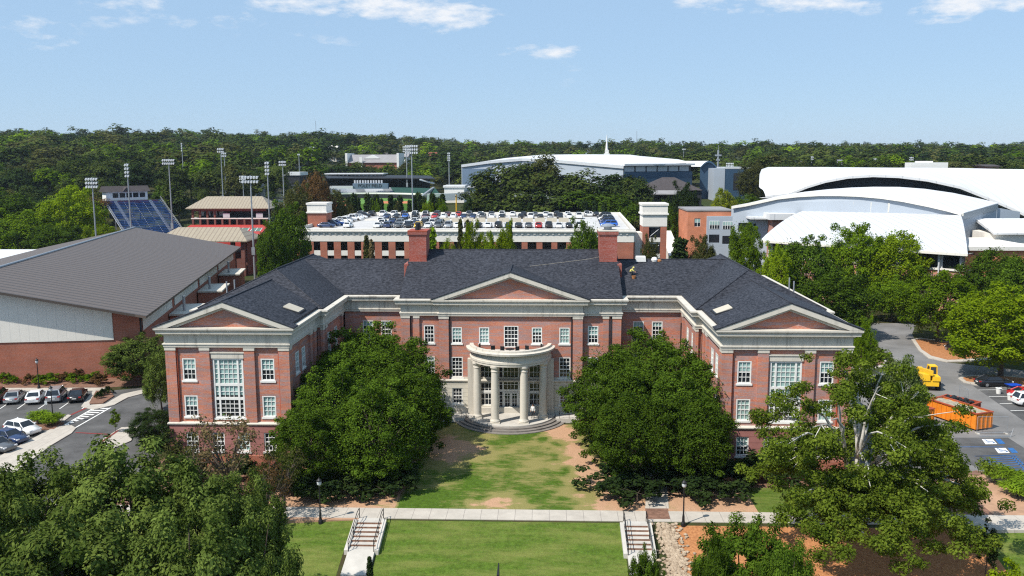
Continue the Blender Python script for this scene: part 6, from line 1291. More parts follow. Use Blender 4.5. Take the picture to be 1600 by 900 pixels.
for i in range(5):
    cl = []
    for k in range(4): cl += ell_clumps((rg.normal() * 2.8, rg.normal() * 2.8, 11 + rg.normal() * 2), 4.5, 4.5, 4.8, 6, 2.5, rg, -.5, .55)
    base_cl.append(clump_leaves(cl, 18, 1.7, rg, nr=.28, cen=(0, 0, 8)))
for i, (x, y, D, px) in enumerate(rest):
    V, F_, tn = base_cl[i % 5]; s = hgt(D, px) / 17; a = rg.uniform(0, 6.28); c, sn = math.cos(a), math.sin(a); w = rg.uniform(1.15, 1.7)
    Q = np.stack([(V[:, 0] * c - V[:, 1] * sn) * s * w + x, (V[:, 0] * sn + V[:, 1] * c) * s * w + y, V[:, 2] * s + gz(x, y)], 1)
    Vs.append(Q); Fs_.append(F_ + n0); n0 += len(Q); Ms.append(np.full(len(F_), rg.choice(5, p=[.46, .2, .16, .1, .08]))); Ts.append(np.clip(tn * .45 + rg.uniform(-.1, .7) * (1 if rg.random() < .8 else 1.5), 0, 1))
o = npmesh('distant_woodland', np.concatenate(Vs), np.concatenate(Fs_), [M[k] for k in ('leaf_wood', 'leaf_dark', 'leaf_olive', 'leaf_court', 'leaf_mid')], midx=np.concatenate(Ms), tone=np.concatenate(Ts)); o['kind'] = 'stuff'
# ================================================================== cars
def carparts(kind):
    """x forward, ground at z 0; returns dict of MBs"""
    P = {}
    if kind == 'sedan': L_, Hw, H, cab = 4.75, .91, 1.44, (1.05, .35, -1.0, -1.85); zb = .93; deckz = .98
    elif kind == 'suv': L_, Hw, H, cab = 4.7, .95, 1.74, (1.2, .6, -1.85, -2.2); zb = 1.08; deckz = 1.08
    elif kind == 'hatch': L_, Hw, H, cab = 4.35, .9, 1.55, (1.05, .35, -1.5, -2.0); zb = .98; deckz = .98
    else: L_, Hw, H, cab = 5.7, 1.0, 1.88, (1.35, .75, -.65, -.85); zb = 1.12; deckz = 1.12
    h = L_ / 2; b = MB(); st = [(h, Hw * .72, .38, .6), (h - .08, Hw * .86, .26, .72), (h - .45, Hw * .96, .2, .82), (cab[0] + .1, Hw, .2, zb - .02), (cab[1], Hw, .2, zb + .02), (-.8, Hw, .2, zb + .04), (-h + .5, Hw * .98, .22, deckz), (-h + .12, Hw * .93, .3, deckz - .05), (-h, Hw * .84, .4, deckz - .22)]
    rings = []
    for x, w, z0, z1 in st: rings.append([(x, -w * .9, z0), (x, -w, z0 + .14), (x, -w, z0 + (z1 - z0) * .62), (x, -w * .9, z1), (x, 0, z1 + .035), (x, w * .9, z1), (x, w, z0 + (z1 - z0) * .62), (x, w, z0 + .14), (x, w * .9, z0)])
    n = 9; vs = [v for r in rings for v in r]
    b.add(vs, [(k * n + i, k * n + (i + 1) % n, (k + 1) * n + (i + 1) % n, (k + 1) * n + i) for k in range(len(st) - 1) for i in range(n)], 0, True); b.add(rings[0], [tuple(range(n - 1, -1, -1))]); b.add(rings[-1], [tuple(range(n))])
    wb, wt = Hw * .9, Hw * .7; f0, f1, r1, r0 = cab; z = zb + .0
    B = [(f0, -wb, z), (f0, wb, z), (r0, wb, z), (r0, -wb, z), (f1, -wt, H - .05), (f1, wt, H - .05), (r1, wt, H - .05), (r1, -wt, H - .05)]
    g = MB(); g.add(B, [(0, 1, 5, 4), (1, 2, 6, 5), (2, 3, 7, 6), (3, 0, 4, 7)])
    T = [(f1 + .06, -wt - .02, H - .06), (f1 + .06, wt + .02, H - .06), (r1 - .06, wt + .02, H - .06), (r1 - .06, -wt - .02, H - .06), (f1 - .12, -wt * .8, H), (f1 - .12, wt * .8, H), (r1 + .12, wt * .8, H), (r1 + .12, -wt * .8, H)]
    b.add(T, [(4, 5, 6, 7), (0, 1, 5, 4), (1, 2, 6, 5), (2, 3, 7, 6), (3, 0, 4, 7), (3, 2, 1, 0)])
    for i in range(4): b.tube(B[i], B[i + 4], .05 if i < 2 else .1, n=5)
    for s in (-1, 1): b.tube(((f0 + r0) / 2 * .6, s * wb, z), ((f1 + r1) / 2, s * wt, H - .05), .045, n=5); b.tube((f0, s * wb, z), (r0, s * wb, z), .04, n=5)
    for s in (-1, 1): b.hexa([(f0 - .25, s * (Hw + .16), z + .02), (f0 - .1, s * (Hw + .16), z + .02), (f0 - .1, s * Hw * .95, z + .02), (f0 - .25, s * Hw * .95, z + .02), (f0 - .25, s * (Hw + .16), z + .16), (f0 - .1, s * (Hw + .16), z + .16), (f0 - .1, s * Hw * .95, z + .16), (f0 - .25, s * Hw * .95, z + .16)])
    if kind == 'pickup':
        b.box(-h + .1, r0 - .1, -Hw * .98, -Hw * .86, zb - .05, zb + .2); b.box(-h + .1, r0 - .1, Hw * .86, Hw * .98, zb - .05, zb + .2); b.box(-h + .05, -h + .14, -Hw * .98, Hw * .98, zb - .1, zb + .2)
    P['body'] = b; P['window_glass'] = g; P['wheel'] = []
    rw = .34 if kind in ('sedan', 'hatch') else .39
    for x in (h - .9, -h + .95):
        for s in (-1, 1):
            w = MB(); w.tube((x, s * (Hw - .2), rw), (x, s * (Hw + .01), rw), rw, n=14, m=0); w.tube((x, s * (Hw - .1), rw), (x, s * (Hw + .025), rw), rw * .62, n=12, m=1); P['wheel'].append(w)
    P['headlight'] = []; P['tail_light'] = []
    for s in (-1, 1):
        q = MB(); y0, y1 = sorted((s * Hw * .5, s * Hw * .86)); q.box(h - .22, h - .02, y0, y1, .6, .74); P['headlight'].append(q)
        q = MB(); y0, y1 = sorted((s * Hw * .58, s * Hw * .9)); q.box(-h - .01, -h + .2, y0, y1, deckz - .26, deckz - .1); P['tail_light'].append(q)
    q = MB(); q.box(-h - .015, -h + .1, -.26, .26, .6, .72); P['number_plate'] = [q]
    return P
def paint(name, col, metal=0.): 
    m, t, b = mat(name); b.inputs['Base Color'].default_value = (*col, 1); b.inputs['Roughness'].default_value = .28; b.inputs['Metallic'].default_value = metal; b.inputs['Coat Weight'].default_value = .6; b.inputs['Coat Roughness'].default_value = .08
    no = noise(t, nd(t, 'ShaderNodeTexCoord').outputs['Object'], 2.5, 3); c = mixc(t, no, tuple(x * .88 for x in col), tuple(min(1, x * 1.1) for x in col)); t.links.new(c, b.inputs['Base Color']); return m
CP = {'white': paint('white_car_paint', (.78, .78, .77)), 'silver': paint('silver_car_paint', (.42, .43, .44), .5), 'grey': paint('grey_car_paint', (.13, .135, .14), .3), 'black': paint('black_car_paint', (.012, .012, .014)), 'dark blue': paint('dark_blue_car_paint', (.02, .04, .11)), 'blue': paint('blue_car_paint', (.02, .12, .5)), 'red': paint('red_car_paint', (.45, .02, .02)), 'yellow': paint('yellow_car_paint', (.75, .45, .01)), 'maroon': paint('maroon_car_paint', (.1, .015, .015)), 'tan': paint('tan_car_paint', (.36, .31, .25), .3)}
CARP = {k: carparts(k) for k in ('sedan', 'suv', 'hatch', 'pickup')}
KN = {'sedan': 'sedan', 'suv': 'SUV', 'hatch': 'hatchback', 'pickup': 'pickup truck'}
CM = {}
def car(kind, col, loc, rz, label, group=None):
    t = thing('parked_car', loc, label, 'car', group, rz)
    if kind not in CM:
        P = CARP[kind]; L0 = []
        L0.append(('body', P['body'].build('body', CP[col], t))); L0.append(('window_glass', P['window_glass'].build('window_glass', M['glass'], t)))
        for w in P['wheel']: L0.append(('wheel', w.build('wheel', [M['tyre'], M['rim']], t)))
        for w in P['headlight']: L0.append(('headlight', w.build('headlight', M['head'], t)))
        for w in P['tail_light']: L0.append(('tail_light', w.build('tail_light', M['tail'], t)))
        for w in P['number_plate']: L0.append(('number_plate', w.build('number_plate', M['white'], t)))
        CM[kind] = [o for _, o in L0]; recolor(CM[kind][0], 0, CP[col])
    else:
        for o in CM[kind]:
            c = o.copy(); COL.objects.link(c); c.parent = t
            if o is CM[kind][0]: recolor(c, 0, CP[col])
    return t
def heading(ax, ay, bx, by):
    a, b = G(ax, ay), G(bx, by); return math.atan2(b.y - a.y, b.x - a.x)
ZL = -.49
hd = heading(30, 633, 46, 617)
for kind, col, px, py, lab in (('sedan', 'silver', 24, 626, 'silver sedan parked nose in, left of the white sedan'), ('sedan', 'white', 57, 626, 'white sedan parked between the silver sedan and the silver SUV'), ('suv', 'silver', 89, 624, 'silver SUV with dark roof parked between the white sedan and the black car'), ('sedan', 'black', 122, 623.5, 'black sedan at the right end of the parked row by the island'), ('suv', 'maroon', -4, 626, 'dark red vehicle cut by the left picture edge')):
    q = G(px, py, ZL); car(kind, col, (q.x, q.y, ZL), hd, lab, 'cars parked along the gymnasium')
h2 = heading(10, 672, 66, 681)
for kind, col, px, py, lab in (('hatch', 'white', 36, 677, 'white crossover facing right beside the grass bed'), ('sedan', 'dark blue', 14, 690, 'black sedan parked below the white crossover'), ('sedan', 'grey', -6, 703, 'dark sedan half hidden at the left edge below the black one')):
    q = G(px, py, ZL); car(kind, col, (q.x, q.y, ZL), h2, lab, 'cars parked by the grass bed')
q = G(1552, 602.5, ZL); car('sedan', 'black', (q.x, q.y, ZL), heading(1585, 603, 1525, 604) + math.pi, 'black sedan parked in front of the lower mulch island', 'black cars under the bright tree')
q = G(1494, 551, ZL); car('suv', 'black', (q.x, q.y, ZL), heading(1480, 545, 1510, 558) + math.pi, 'black SUV in the tree shade on the upper mulch island edge', 'black cars under the bright tree')
q = G(1613, 633, ZL); car('suv', 'white', (q.x, q.y, ZL), heading(1600, 630, 1660, 630), 'white vehicle cut by the right edge of the picture')
q = G(1606, 622, ZL); car('sedan', 'red', (q.x, q.y, ZL), heading(1600, 630, 1660, 630), 'red vehicle just showing at the right edge above the white one')
q = G(1385, 487, ZL); car('suv', 'grey', (q.x, q.y, ZL), R(80), 'dark vehicle in deep shade at the far end of the road')
# ---- cars on the deck: one mesh each, shared by kind
DM = {}
def deckcar(kind, col, u, v, rz, label, group):
    if kind not in DM:
        P = CARP[kind]; mb = MB()
        for src, mi in [(P['body'], 0), (P['window_glass'], 1)] + [(w, 2) for w in P['wheel']]:
            n = len(mb.v); mb.v += src.v; mb.f += [[n + i for i in f] for f in src.f]; mb.m += [mi] * len(src.f); mb.sm += src.sm
        o = mb.build('parked_car', [CP[col], M['glass'], M['tyre']]); DM[kind] = o
    else: o = DM[kind].copy(); COL.objects.link(o)
    o.location = dp(u, v, ZD + .01); o.rotation_euler = (0, 0, rz - ga); recolor(o, 0, CP[col]); tag(o, label, 'car', group); return o
ORDN = ['leftmost', 'second', 'third', 'fourth', 'fifth', 'sixth', 'seventh', 'eighth', 'ninth', 'tenth', 'eleventh', 'twelfth', 'thirteenth', 'fourteenth', 'fifteenth', 'sixteenth', 'seventeenth', 'eighteenth', 'nineteenth', 'twentieth', '21st', '22nd', '23rd', '24th']
rc = random.Random(9)
def deckrow(px0, px1, pyv, v, cols, rowname, flip=0):
    n = len(cols); cnt = -1
    for i, c in enumerate(cols):
        if c is None: continue
        cnt += 1
        kind = rc.choice(('sedan', 'suv', 'suv', 'hatch', 'sedan')); col = c
        if '/' in c: col, kind = c.split('/')
        px = px0 + (px1 - px0) * i / (n - 1); u = (W(px, pyv, 215 + v) - d0).dot(gu)
        deckcar(kind, col, u, v + rc.uniform(-.25, .25), R(90) if (rc.random() < .5) ^ flip else R(-90), '%s %s on the deck, %s, %s' % (col, KN[kind], rowname, ORDN[cnt] + (' from the left' if cnt else ' car')), 'cars in the %s' % rowname)
deckrow(565, 955, 336, 64, ['grey/suv', 'black/suv', 'white/pickup', 'white', 'black/suv', 'white/suv', 'silver/suv', 'grey/suv', 'maroon', 'red/hatch', 'grey', 'silver', 'grey', 'white', 'white', 'black', 'grey/sedan', 'white', 'black/suv', 'white', 'black/sedan', 'white', 'black/suv', 'white/suv'][:22] + [None, None], 'back row')
deckcar('suv', 'silver', (W(917, 336, 279) - d0).dot(gu), 64, R(90), 'silver SUV standing alone near the right end of the back row', 'cars in the back row of the deck'); deckcar('sedan', 'black', (W(931, 336, 279) - d0).dot(gu), 64, R(90), 'black sedan at the far right end of the back row on the deck', 'cars in the back row of the deck')
deckrow(605, 905, 341, 53, ['dark blue', 'black', 'blue/sedan', 'black', 'maroon', 'red', 'white', 'white', 'dark blue', 'dark blue', 'grey', 'white', 'black', None, 'black', 'white', 'black', 'silver', 'black', 'white', 'white/pickup'], 'row behind the deck panels', 1)
deckrow(600, 690, 350, 24, ['white', None, 'silver/suv', 'white/sedan', 'dark blue', 'black/suv', 'white/suv', 'grey'], 'second row from the front')
deckrow(598, 682, 346, 32, ['white/suv', 'dark blue', 'black/suv', 'white', 'white/suv', 'grey'], 'row left of the deck panels')
deckrow(545, 905, 354, 15.5, ['white/sedan', None, None, 'white', 'dark blue/suv', 'grey/sedan', 'black', 'yellow/hatch', 'white', 'grey/suv', 'silver/suv', 'white', 'black', 'black/sedan', 'white', 'black/suv', 'dark blue/sedan', 'black/sedan', 'grey', 'red/hatch', 'black/suv', 'white/sedan', 'black/sedan', 'white/suv'], 'front row')
for i, (c, k) in enumerate((('dark blue', 'sedan'), ('dark blue', 'suv'), ('blue', 'sedan'), ('white', 'sedan'), ('white', 'suv'), ('silver', 'sedan'), ('white', 'pickup'), ('white', 'suv'), ('white', 'sedan'), ('black', 'suv'))):
    deckcar(k, c, 4.4, 15 + i * 4.6, R(0), '%s %s parked sideways along the left edge of the deck, %s from the front' % (c, KN[k], 'first' if i == 0 else ORDN[i]), 'cars along the left edge of the deck')
for i, (c, k) in enumerate((('blue', 'suv'), ('dark blue', 'sedan'), ('dark blue', 'suv'), ('black', 'suv'), ('silver', 'suv'), ('black', 'sedan'), ('black', 'suv'))):
    deckcar(k, c, DW - 5.2, 20 + i * 6.2, R(180), '%s %s parked along the right edge of the deck, %s from the front' % (c, KN[k], 'first' if i == 0 else ORDN[i]), 'cars along the right edge of the deck')
# ================================================================== floodlight poles
def floodpole(px, top, bot, D, cols, rows, label, lw=.75, side=None):
    a, b = W(px, top, D), W(px, bot, D); zb = gz(b.x, b.y) if side is None else b.z; zb = min(zb, b.z); h = a.z - zb
    t = thing('floodlight_pole', (b.x, a.y, zb), label, 'light pole', 'floodlight poles around the sports fields')
    mb = MB(); mb.tube((0, 0, 0), (0, 0, h), .3, .16, 8); mb.box(-.45, .45, -.45, -.28, h * .24, h * .24 + 2.0); mb.build('pole', M['grey_metal'], t)
    mb = MB(); W_ = cols * lw
    for r in range(rows): mb.box(-W_ / 2, W_ / 2, -.12, .12, h - .3 - r * 1.1, h - .16 - r * 1.1)
    mb.build('crossarm', M['grey_metal'], t)
    first = None
    for r in range(rows):
        for c in range(cols):
            x = -W_ / 2 + (c + .5) * lw; z = h - .3 - r * 1.1
            if first is None:
                m_ = MB(); vs = []
                for k, (y, rad) in enumerate(((-.7, .3), (-.35, .3), (-.05, .12))):
                    for i in range(8): q = 2 * math.pi * i / 8; vs.append((rad * math.cos(q), y, rad * math.sin(q) - .1 + y * .35))
                m_.add(vs, [(k * 8 + i, k * 8 + (i + 1) % 8, (k + 1) * 8 + (i + 1) % 8, (k + 1) * 8 + i) for k in range(2) for i in range(8)] + [tuple(range(7, -1, -1)), tuple(range(16, 24))]); first = m_.build('lamp', M['lamp_white'], t); first.location = (x, 0, z)
            else: o = first.copy(); COL.objects.link(o); o.parent = t; o.location = (x, 0, z)
    return t
for args in ((150, 277, 369, 250, 5, 3, 'floodlight pole with a wide lamp rack left of the blue bleachers'), (205, 255, 358, 262, 2, 4, 'floodlight pole rising in front of the blue bleachers'), (269, 248, 345, 300, 6, 2, 'floodlight pole right of the blue bleachers against the wooded hill'), (286, 223, 262, 430, 1, 4, 'slim floodlight pole on the wooded hill left of the pole pair'), (349, 231, 315, 370, 4, 2, 'taller floodlight pole of the close pair behind the tan pavilion'), (354, 238, 315, 385, 3, 2, 'shorter floodlight pole of the close pair behind the tan pavilion'), (381, 274, 312, 372, 4, 3, 'low floodlight pole just behind the tan pavilion roof'), (397, 274, 404, 226, 6, 2, 'near floodlight pole standing over the red tennis courts'), (422, 252, 362, 268, 2, 4, 'tall floodlight pole right of the tennis courts'), (445, 251, 340, 345, 4, 2, 'floodlight pole behind the reddish brown tree'), (488, 229, 262, 540, 5, 2, 'floodlight pole left of the dormitory above the treetops'), (636, 228, 280, 440, 5, 3, 'thinner floodlight pole of the pair right of the dormitory'), (645, 226, 333, 300, 6, 3, 'tallest floodlight pole rising behind the parked cars of the deck'), (702, 238, 292, 430, 2, 4, 'floodlight pole left of the slate blue arena wall'), (654, 305, 327, 310, 1, 1, 'short lamp pole beside the tallest floodlight pole'), (468, 240, 270, 470, 2, 1, 'slim pole beside the white house in the trees'), (1068, 232, 252, 560, 3, 1, 'small floodlight pole above the right end of the arena roof'), (1140, 254, 263, 440, 5, 2, 'lamp rack on the roof of the blue block right of the arena'), (1204, 244, 262, 480, 2, 2, 'floodlight pole at the left end above the shell roof'), (1226, 252, 262, 470, 5, 3, 'second floodlight rack above the shell roof'), (1247, 251, 262, 470, 5, 2, 'third floodlight rack with a dark frame above the shell roof'), (1268, 244, 262, 480, 2, 2, 'tall floodlight pole above the shell roof, fourth along it'), (1311, 249, 262, 475, 4, 3, 'floodlight rack above the crown of the shell roof'), (1367, 247, 262, 475, 3, 3, 'floodlight rack left of the white plant room'), (1423, 245, 260, 480, 3, 2, 'floodlight rack at the left edge of the white plant room')):
    floodpole(*args)
# ================================================================== street lamps
def lamp(px, py, h, label, z=-.44, rz=0):
    q = G(px, py, z); q.z = gz(q.x, q.y) if z is None else z
    t = thing('street_lamp', q, label, 'street lamp', 'black street lamps')
    m_ = MB(); m_.lathe((0, 0, 0), [(.2, 0), (.2, .25), (.12, .45), (.1, .9), (.065, 1.1), (.055, h - .55), (.09, h - .5), (.09, h - .45)], 10); m_.build('post', M['black'], t)
    m_ = MB(); m_.lathe((0, 0, h - .45), [(.1, 0), (.19, .12), (.2, .3), (.15, .42)], 10); gl = m_.build('lantern', M['lamp_white'], t)
    m_ = MB(); m_.lathe((0, 0, h - .03), [(.24, -.02), (.22, .06), (.08, .2), (.03, .3)], 10); m_.build('lamp_cap', M['black'], t)
    return t
lamp(1067.5, 822, 3.9, 'black lamp post with a globe head on the orange mulch beside the pavement', z=-.62)
lamp(501, 818, 3.9, 'black lamp post in the shade at the foot of the left courtyard trees', z=-.7)
lamp(83.5, 662, 4.4, 'black lamp post in the grass bed of the left car park', z=-.36); lamp(61, 607, 4.0, 'black lamp post in the garden bed by the gymnasium wall')
q = G(74, 656, ZL); t = thing('sign_post', (q.x, q.y, ZL), 'thin grey sign post beside the lamp in the left car park', 'sign'); m_ = MB(); m_.tube((0, 0, 0), (0, 0, 2.4), .035, n=6); m_.build('post', M['grey_metal'], t); m_ = MB(); m_.box(-.16, .16, -.05, -.04, 1.9, 2.4); m_.build('sign_plate', M['lamp_white'], t)
# ================================================================== stairs to the lower lawn
def stair(px0, px1, label, full):
    x0, x1 = G(px0, 818).x, G(px1, 818).x; y0 = -13.5
    t = thing('garden_stair', ((x0 + x1) / 2, y0, gz(0, y0)), label, 'stair', 'stairs down to the lower lawn'); o = Vector(t.location)
    m_ = MB(); z = -.44
    m_.box(x0, x1, y0, YS + .01, -1.4, z)
    for i in range(6): m_.box(x0, x1, y0 - .55 * (i + 1), y0 - .55 * i - .002, z - .15 * (i + 1) - 1, z - .15 * (i + 1))
    m_.build('step', M['concrete'], t, o)
    m_ = MB()
    for i in range(6): m_.box(x0 + .01, x1 - .01, y0 - .55 * i - .035, y0 - .55 * i - .004, z - .15 * (i + 1) + .005, z - .15 * i - .01)
    m_.build('riser', M['mulch2'], t, o)
    for x in (x0 - .32, x1):
        m_ = MB(); ya, yb = y0 + .3, y0 - 3.6; m_.hexa([(x, yb, -3), (x + .32, yb, -3), (x + .32, ya, -3), (x, ya, -3), (x, yb, z - .85), (x + .32, yb, z - .85), (x + .32, ya, z + .16), (x, ya, z + .16)]); m_.build('cheek_wall', M['concrete'], t, o)
    for x in (x0 + .05, x1 - .05):
        m_ = MB()
        P = [(x, y0 + .9, z + .9), (x, y0 + .1, z + .9), (x, y0 - 3.2, z), (x, y0 - 3.6, z)]
        for a, b in zip(P, P[1:]): m_.tube(a, b, .035, n=6)
        for a, b in zip(P, P[1:]): m_.tube((a[0], a[1], a[2] - .4), (b[0], b[1], b[2] - .4), .025, n=6)
        m_.tube((x, y0 + .9, z), P[0], .035, n=6); m_.tube((x, y0 - 1.6, z - .5), (x, y0 - 1.6, z + .42), .035, n=6); m_.tube((x, y0 - 3.6, z - 1), P[3], .035, n=6); m_.build('handrail', M['black'], t, o)
    # landing and lower flight
    yl = y0 - 3.3; zl = z - .9; m_ = MB(); m_.hexa([(x0, yl - 3.0, zl - 2), (x1, yl - 3.0, zl - 2), (x1, yl - .003, zl - 2), (x0, yl - .003, zl - 2), (x0, yl - 3.0, zl - .75), (x1, yl - 3.0, zl - .75), (x1, yl - .003, zl - .002), (x0, yl - .003, zl - .002)]); m_.build('landing', M['concrete'], t, o)
    m_ = MB()
    for i in range(4): m_.box(x0, x1, yl - 3 - .5 * (i + 1), yl - 3 - .5 * i - .003, zl - 3, zl - .75 - .15 * (i + 1))
    m_.build('lower_step', M['concrete'], t, o)
stair(557, 597, 'concrete stair with black handrails at the left of the lower lawn', True); stair(974, 1011, 'concrete stair with black handrails at the right of the lower lawn', True)
# dark monument sign at the bottom
q = G(781, 892, -3.2); q = W(779, 896, 64); zb = gz(q.x, q.y)
t = thing('monument_sign', (q.x, q.y, zb), 'dark upright sign with a taller fin on the lower lawn at the bottom edge', 'sign')
m_ = MB(); m_.hexa([(-.1, -.9, 0), (.08, -.9, 0), (.08, .3, 0), (-.1, .3, 0), (-.1, -.9, 1.3), (.08, -.9, 1.3), (.04, .3, 1.75), (-.04, .3, 1.75)]); m_.build('fin', M['black'], t)
m_ = MB(); m_.hexa([(.1, -.5, 0), (.55, -.8, 0), (.6, -.7, 0), (.12, -.4, 0), (.1, -.5, 1.0), (.55, -.8, 1.15), (.6, -.7, 1.15), (.12, -.4, 1.0)]); m_.build('sign_panel', M['dark'], t)
# ================================================================== works in the right car park
def telehandler():
    q = G(1446, 604, ZL); t = thing('telehandler', (q.x, q.y, ZL), 'yellow telescopic handler with glazed cab parked on the road', 'machine', None, R(82)); t.scale = (1.15, 1.15, 1.15)
    m_ = MB(); m_.box(-2.2, 2.1, -.85, .85, .6, 1.25); m_.box(-2.3, -.9, -.95, -.1, 1.25, 1.75); m_.hexa([(-2.3, .15, 1.25), (.2, .15, 1.25), (.2, .95, 1.25), (-2.3, .95, 1.25), (-2.3, .2, 2.0), (.1, .2, 1.7), (.1, .95, 1.7), (-2.3, .95, 2.0)]); m_.build('chassis', M['yellow'], t)
    m_ = MB(); m_.hexa([(-2.3, -.12, 1.9), (2.6, -.12, 1.2), (2.6, .3, 1.2), (-2.3, .3, 1.9), (-2.3, -.12, 2.5), (2.6, -.12, 1.75), (2.6, .3, 1.75), (-2.3, .3, 2.5)]); m_.box(2.4, 2.75, -.2, .4, .6, 1.8); m_.build('boom', M['yellow'], t)
    m_ = MB(); m_.box(2.7, 2.85, -.7, .9, .3, 1.1); m_.box(2.85, 4.0, -.5, -.35, .3, .4); m_.box(2.85, 4.0, .5, .65, .3, .4); m_.build('fork_carriage', M['black'], t)
    m_ = MB(); m_.hexa([(-.85, -.98, 1.25), (.75, -.98, 1.25), (.75, -.14, 1.25), (-.85, -.14, 1.25), (-.7, -.94, 2.6), (.35, -.94, 2.6), (.35, -.2, 2.6), (-.7, -.2, 2.6)]); c = m_.build('cab', M['glass'], t)
    m_ = MB()
    for a, b in (((-.85, -.98, 1.25), (-.7, -.94, 2.6)), ((.75, -.98, 1.25), (.35, -.94, 2.6)), ((.75, -.14, 1.25), (.35, -.2, 2.6)), ((-.85, -.14, 1.25), (-.7, -.2, 2.6))): m_.tube(a, b, .06, n=6)
    m_.box(-.76, .42, -1.0, -.15, 2.58, 2.68); m_.build('cab_frame', M['yellow'], c)
    for x in (-1.45, 1.4):
        for s in (-1, 1): m_ = MB(); m_.tube((x, s * .75, .58), (x, s * 1.15, .58), .58, n=16, m=0); m_.tube((x, s * .9, .58), (x, s * 1.17, .58), .3, n=12, m=1); m_.build('wheel', [M['tyre'], M['yellow']], t)
telehandler()
def skip(px, py, rz, L_, Wd, H, m, label, load):
    q = G(px, py, ZL); t = thing('skip_container', (q.x, q.y, ZL), label, 'skip', None, rz); b = MB(); th = .08
    for x0, x1, y0, y1, z0, z1 in ((-L_ / 2, L_ / 2, -Wd / 2, -Wd / 2 + th, .2, H), (-L_ / 2, L_ / 2, Wd / 2 - th, Wd / 2, .2, H), (-L_ / 2, -L_ / 2 + th, -Wd / 2 + th, Wd / 2 - th, .2, H), (L_ / 2 - th, L_ / 2, -Wd / 2 + th, Wd / 2 - th, .2, H), (-L_ / 2 + th, L_ / 2 - th, -Wd / 2 + th, Wd / 2 - th, .2, .3)): b.box(x0, x1, y0, y1, z0, z1)
    r = b; n = int(L_ / .65)
    for i in range(n + 1):
        x = -L_ / 2 + L_ * i / n
        for s in (-1, 1): y0, y1 = sorted((s * Wd / 2, s * (Wd / 2 + .09))); r.box(x - .05, x + .05, y0, y1, .22, H - .1)
    for i in range(4):
        y = -Wd / 2 + .2 + (Wd - .4) * i / 3
        for s in (-1, 1): x0, x1 = sorted((s * L_ / 2, s * (L_ / 2 + .09))); r.box(x0, x1, y - .05, y + .05, .22, H - .1)
    b.build('body', m, t); e = MB()
    for s in (-1, 1): y0, y1 = sorted((s * (Wd / 2 - .1), s * (Wd / 2 + .12))); e.box(-L_ / 2 - .12, L_ / 2 + .12, y0, y1, H, H + .12)
    for s in (-1, 1): x0, x1 = sorted((s * (L_ / 2 - .1), s * (L_ / 2 + .12))); e.box(x0, x1, -Wd / 2 + .1, Wd / 2 - .1, H + .002, H + .118)
    e.build('rim', M['rust_red'], t)
    for x in (-L_ / 2 + .5, L_ / 2 - .5):
        for s in (-1, 1): w = MB(); w.tube((x, s * Wd * .4, .12), (x, s * Wd * .32, .12), .12, n=10); w.build('roller', M['black'], t)
    l = MB(); rr = random.Random(4)
    if load == 'rubble':
        nx_, ny_ = 22, 9; P = [[(-L_ / 2 + th + (L_ - 2 * th) * i / nx_, -Wd / 2 + th + (Wd - 2 * th) * j / ny_, H - .12 + rr.uniform(-.08, .14)) for j in range(ny_ + 1)] for i in range(nx_ + 1)]
        for i in range(nx_):
            for j in range(ny_): l.quad(P[i][j], P[i + 1][j], P[i + 1][j + 1], P[i][j + 1])
        l.build('rubble_load', M['rubble'], t)['kind'] = 'stuff'
    else:
        for i in range(26): icos(l, (rr.uniform(-L_ / 2 + .3, L_ / 2 - .3), rr.uniform(-Wd / 2 + .3, Wd / 2 - .3), H - .2 + rr.uniform(0, .35)), rr.uniform(.25, .5), 0, (1, .7, .5), rr)
        l.build('black_bag_load', M['black'], t)['kind'] = 'stuff'
    return t
hs = heading(1470, 648, 1530, 668)
skip(1497, 659, hs, 7.0, 2.4, 2.0, M['orange_paint'], 'long orange roll off skip filled with roofing rubble', 'rubble')
skip(1497, 640, hs + .25, 4.2, 2.2, 1.2, M['rust_red'], 'short red skip with black bags behind the orange one', 'bags')
skip(1420, 655, hs, 5.0, 2.3, 1.8, M['orange_paint'], 'orange skip half hidden by the sycamore leaves', 'rubble')
def fence(x0, y0, x1, y1, label):
    a, b = G(x0, y0, ZL), G(x1, y1, ZL); L_ = (b - a).length; t = thing('mesh_fence_panel', a, label, 'fence', 'temporary mesh fence panels', math.atan2(b.y - a.y, b.x - a.x))
    m_ = MB()
    for p, q in (((0, 0, .1), (0, 0, 2)), ((L_, 0, .1), (L_, 0, 2)), ((0, 0, 2), (L_, 0, 2)), ((0, 0, .15), (L_, 0, .15))): m_.tube(p, q, .03, n=6)
    m_.build('frame', M['grey_metal'], t); m_ = MB()
    for i in range(1, int(L_ / .16)): m_.tube((i * .16, 0, .15), (i * .16, 0, 2), .004, n=3, cap=False)
    for i in range(1, 12): m_.tube((0, 0, .15 + i * .155), (L_, 0, .15 + i * .155), .004, n=3, cap=False)
    m_.build('wire_mesh', M['grey_metal'], t)
    for x in (.1, L_ - .1): m_ = MB(); m_.box(x - .12, x + .12, -.35, .35, 0, .12); m_.build('foot_block', M['concrete'], t)
fence(1526, 678, 1573, 678, 'mesh fence panel standing in front of the orange skip'); fence(1498, 623, 1512, 634, 'mesh fence panel at the end of the red skip'); fence(1408, 578, 1427, 578, 'mesh fence panel on the road behind the telehandler')
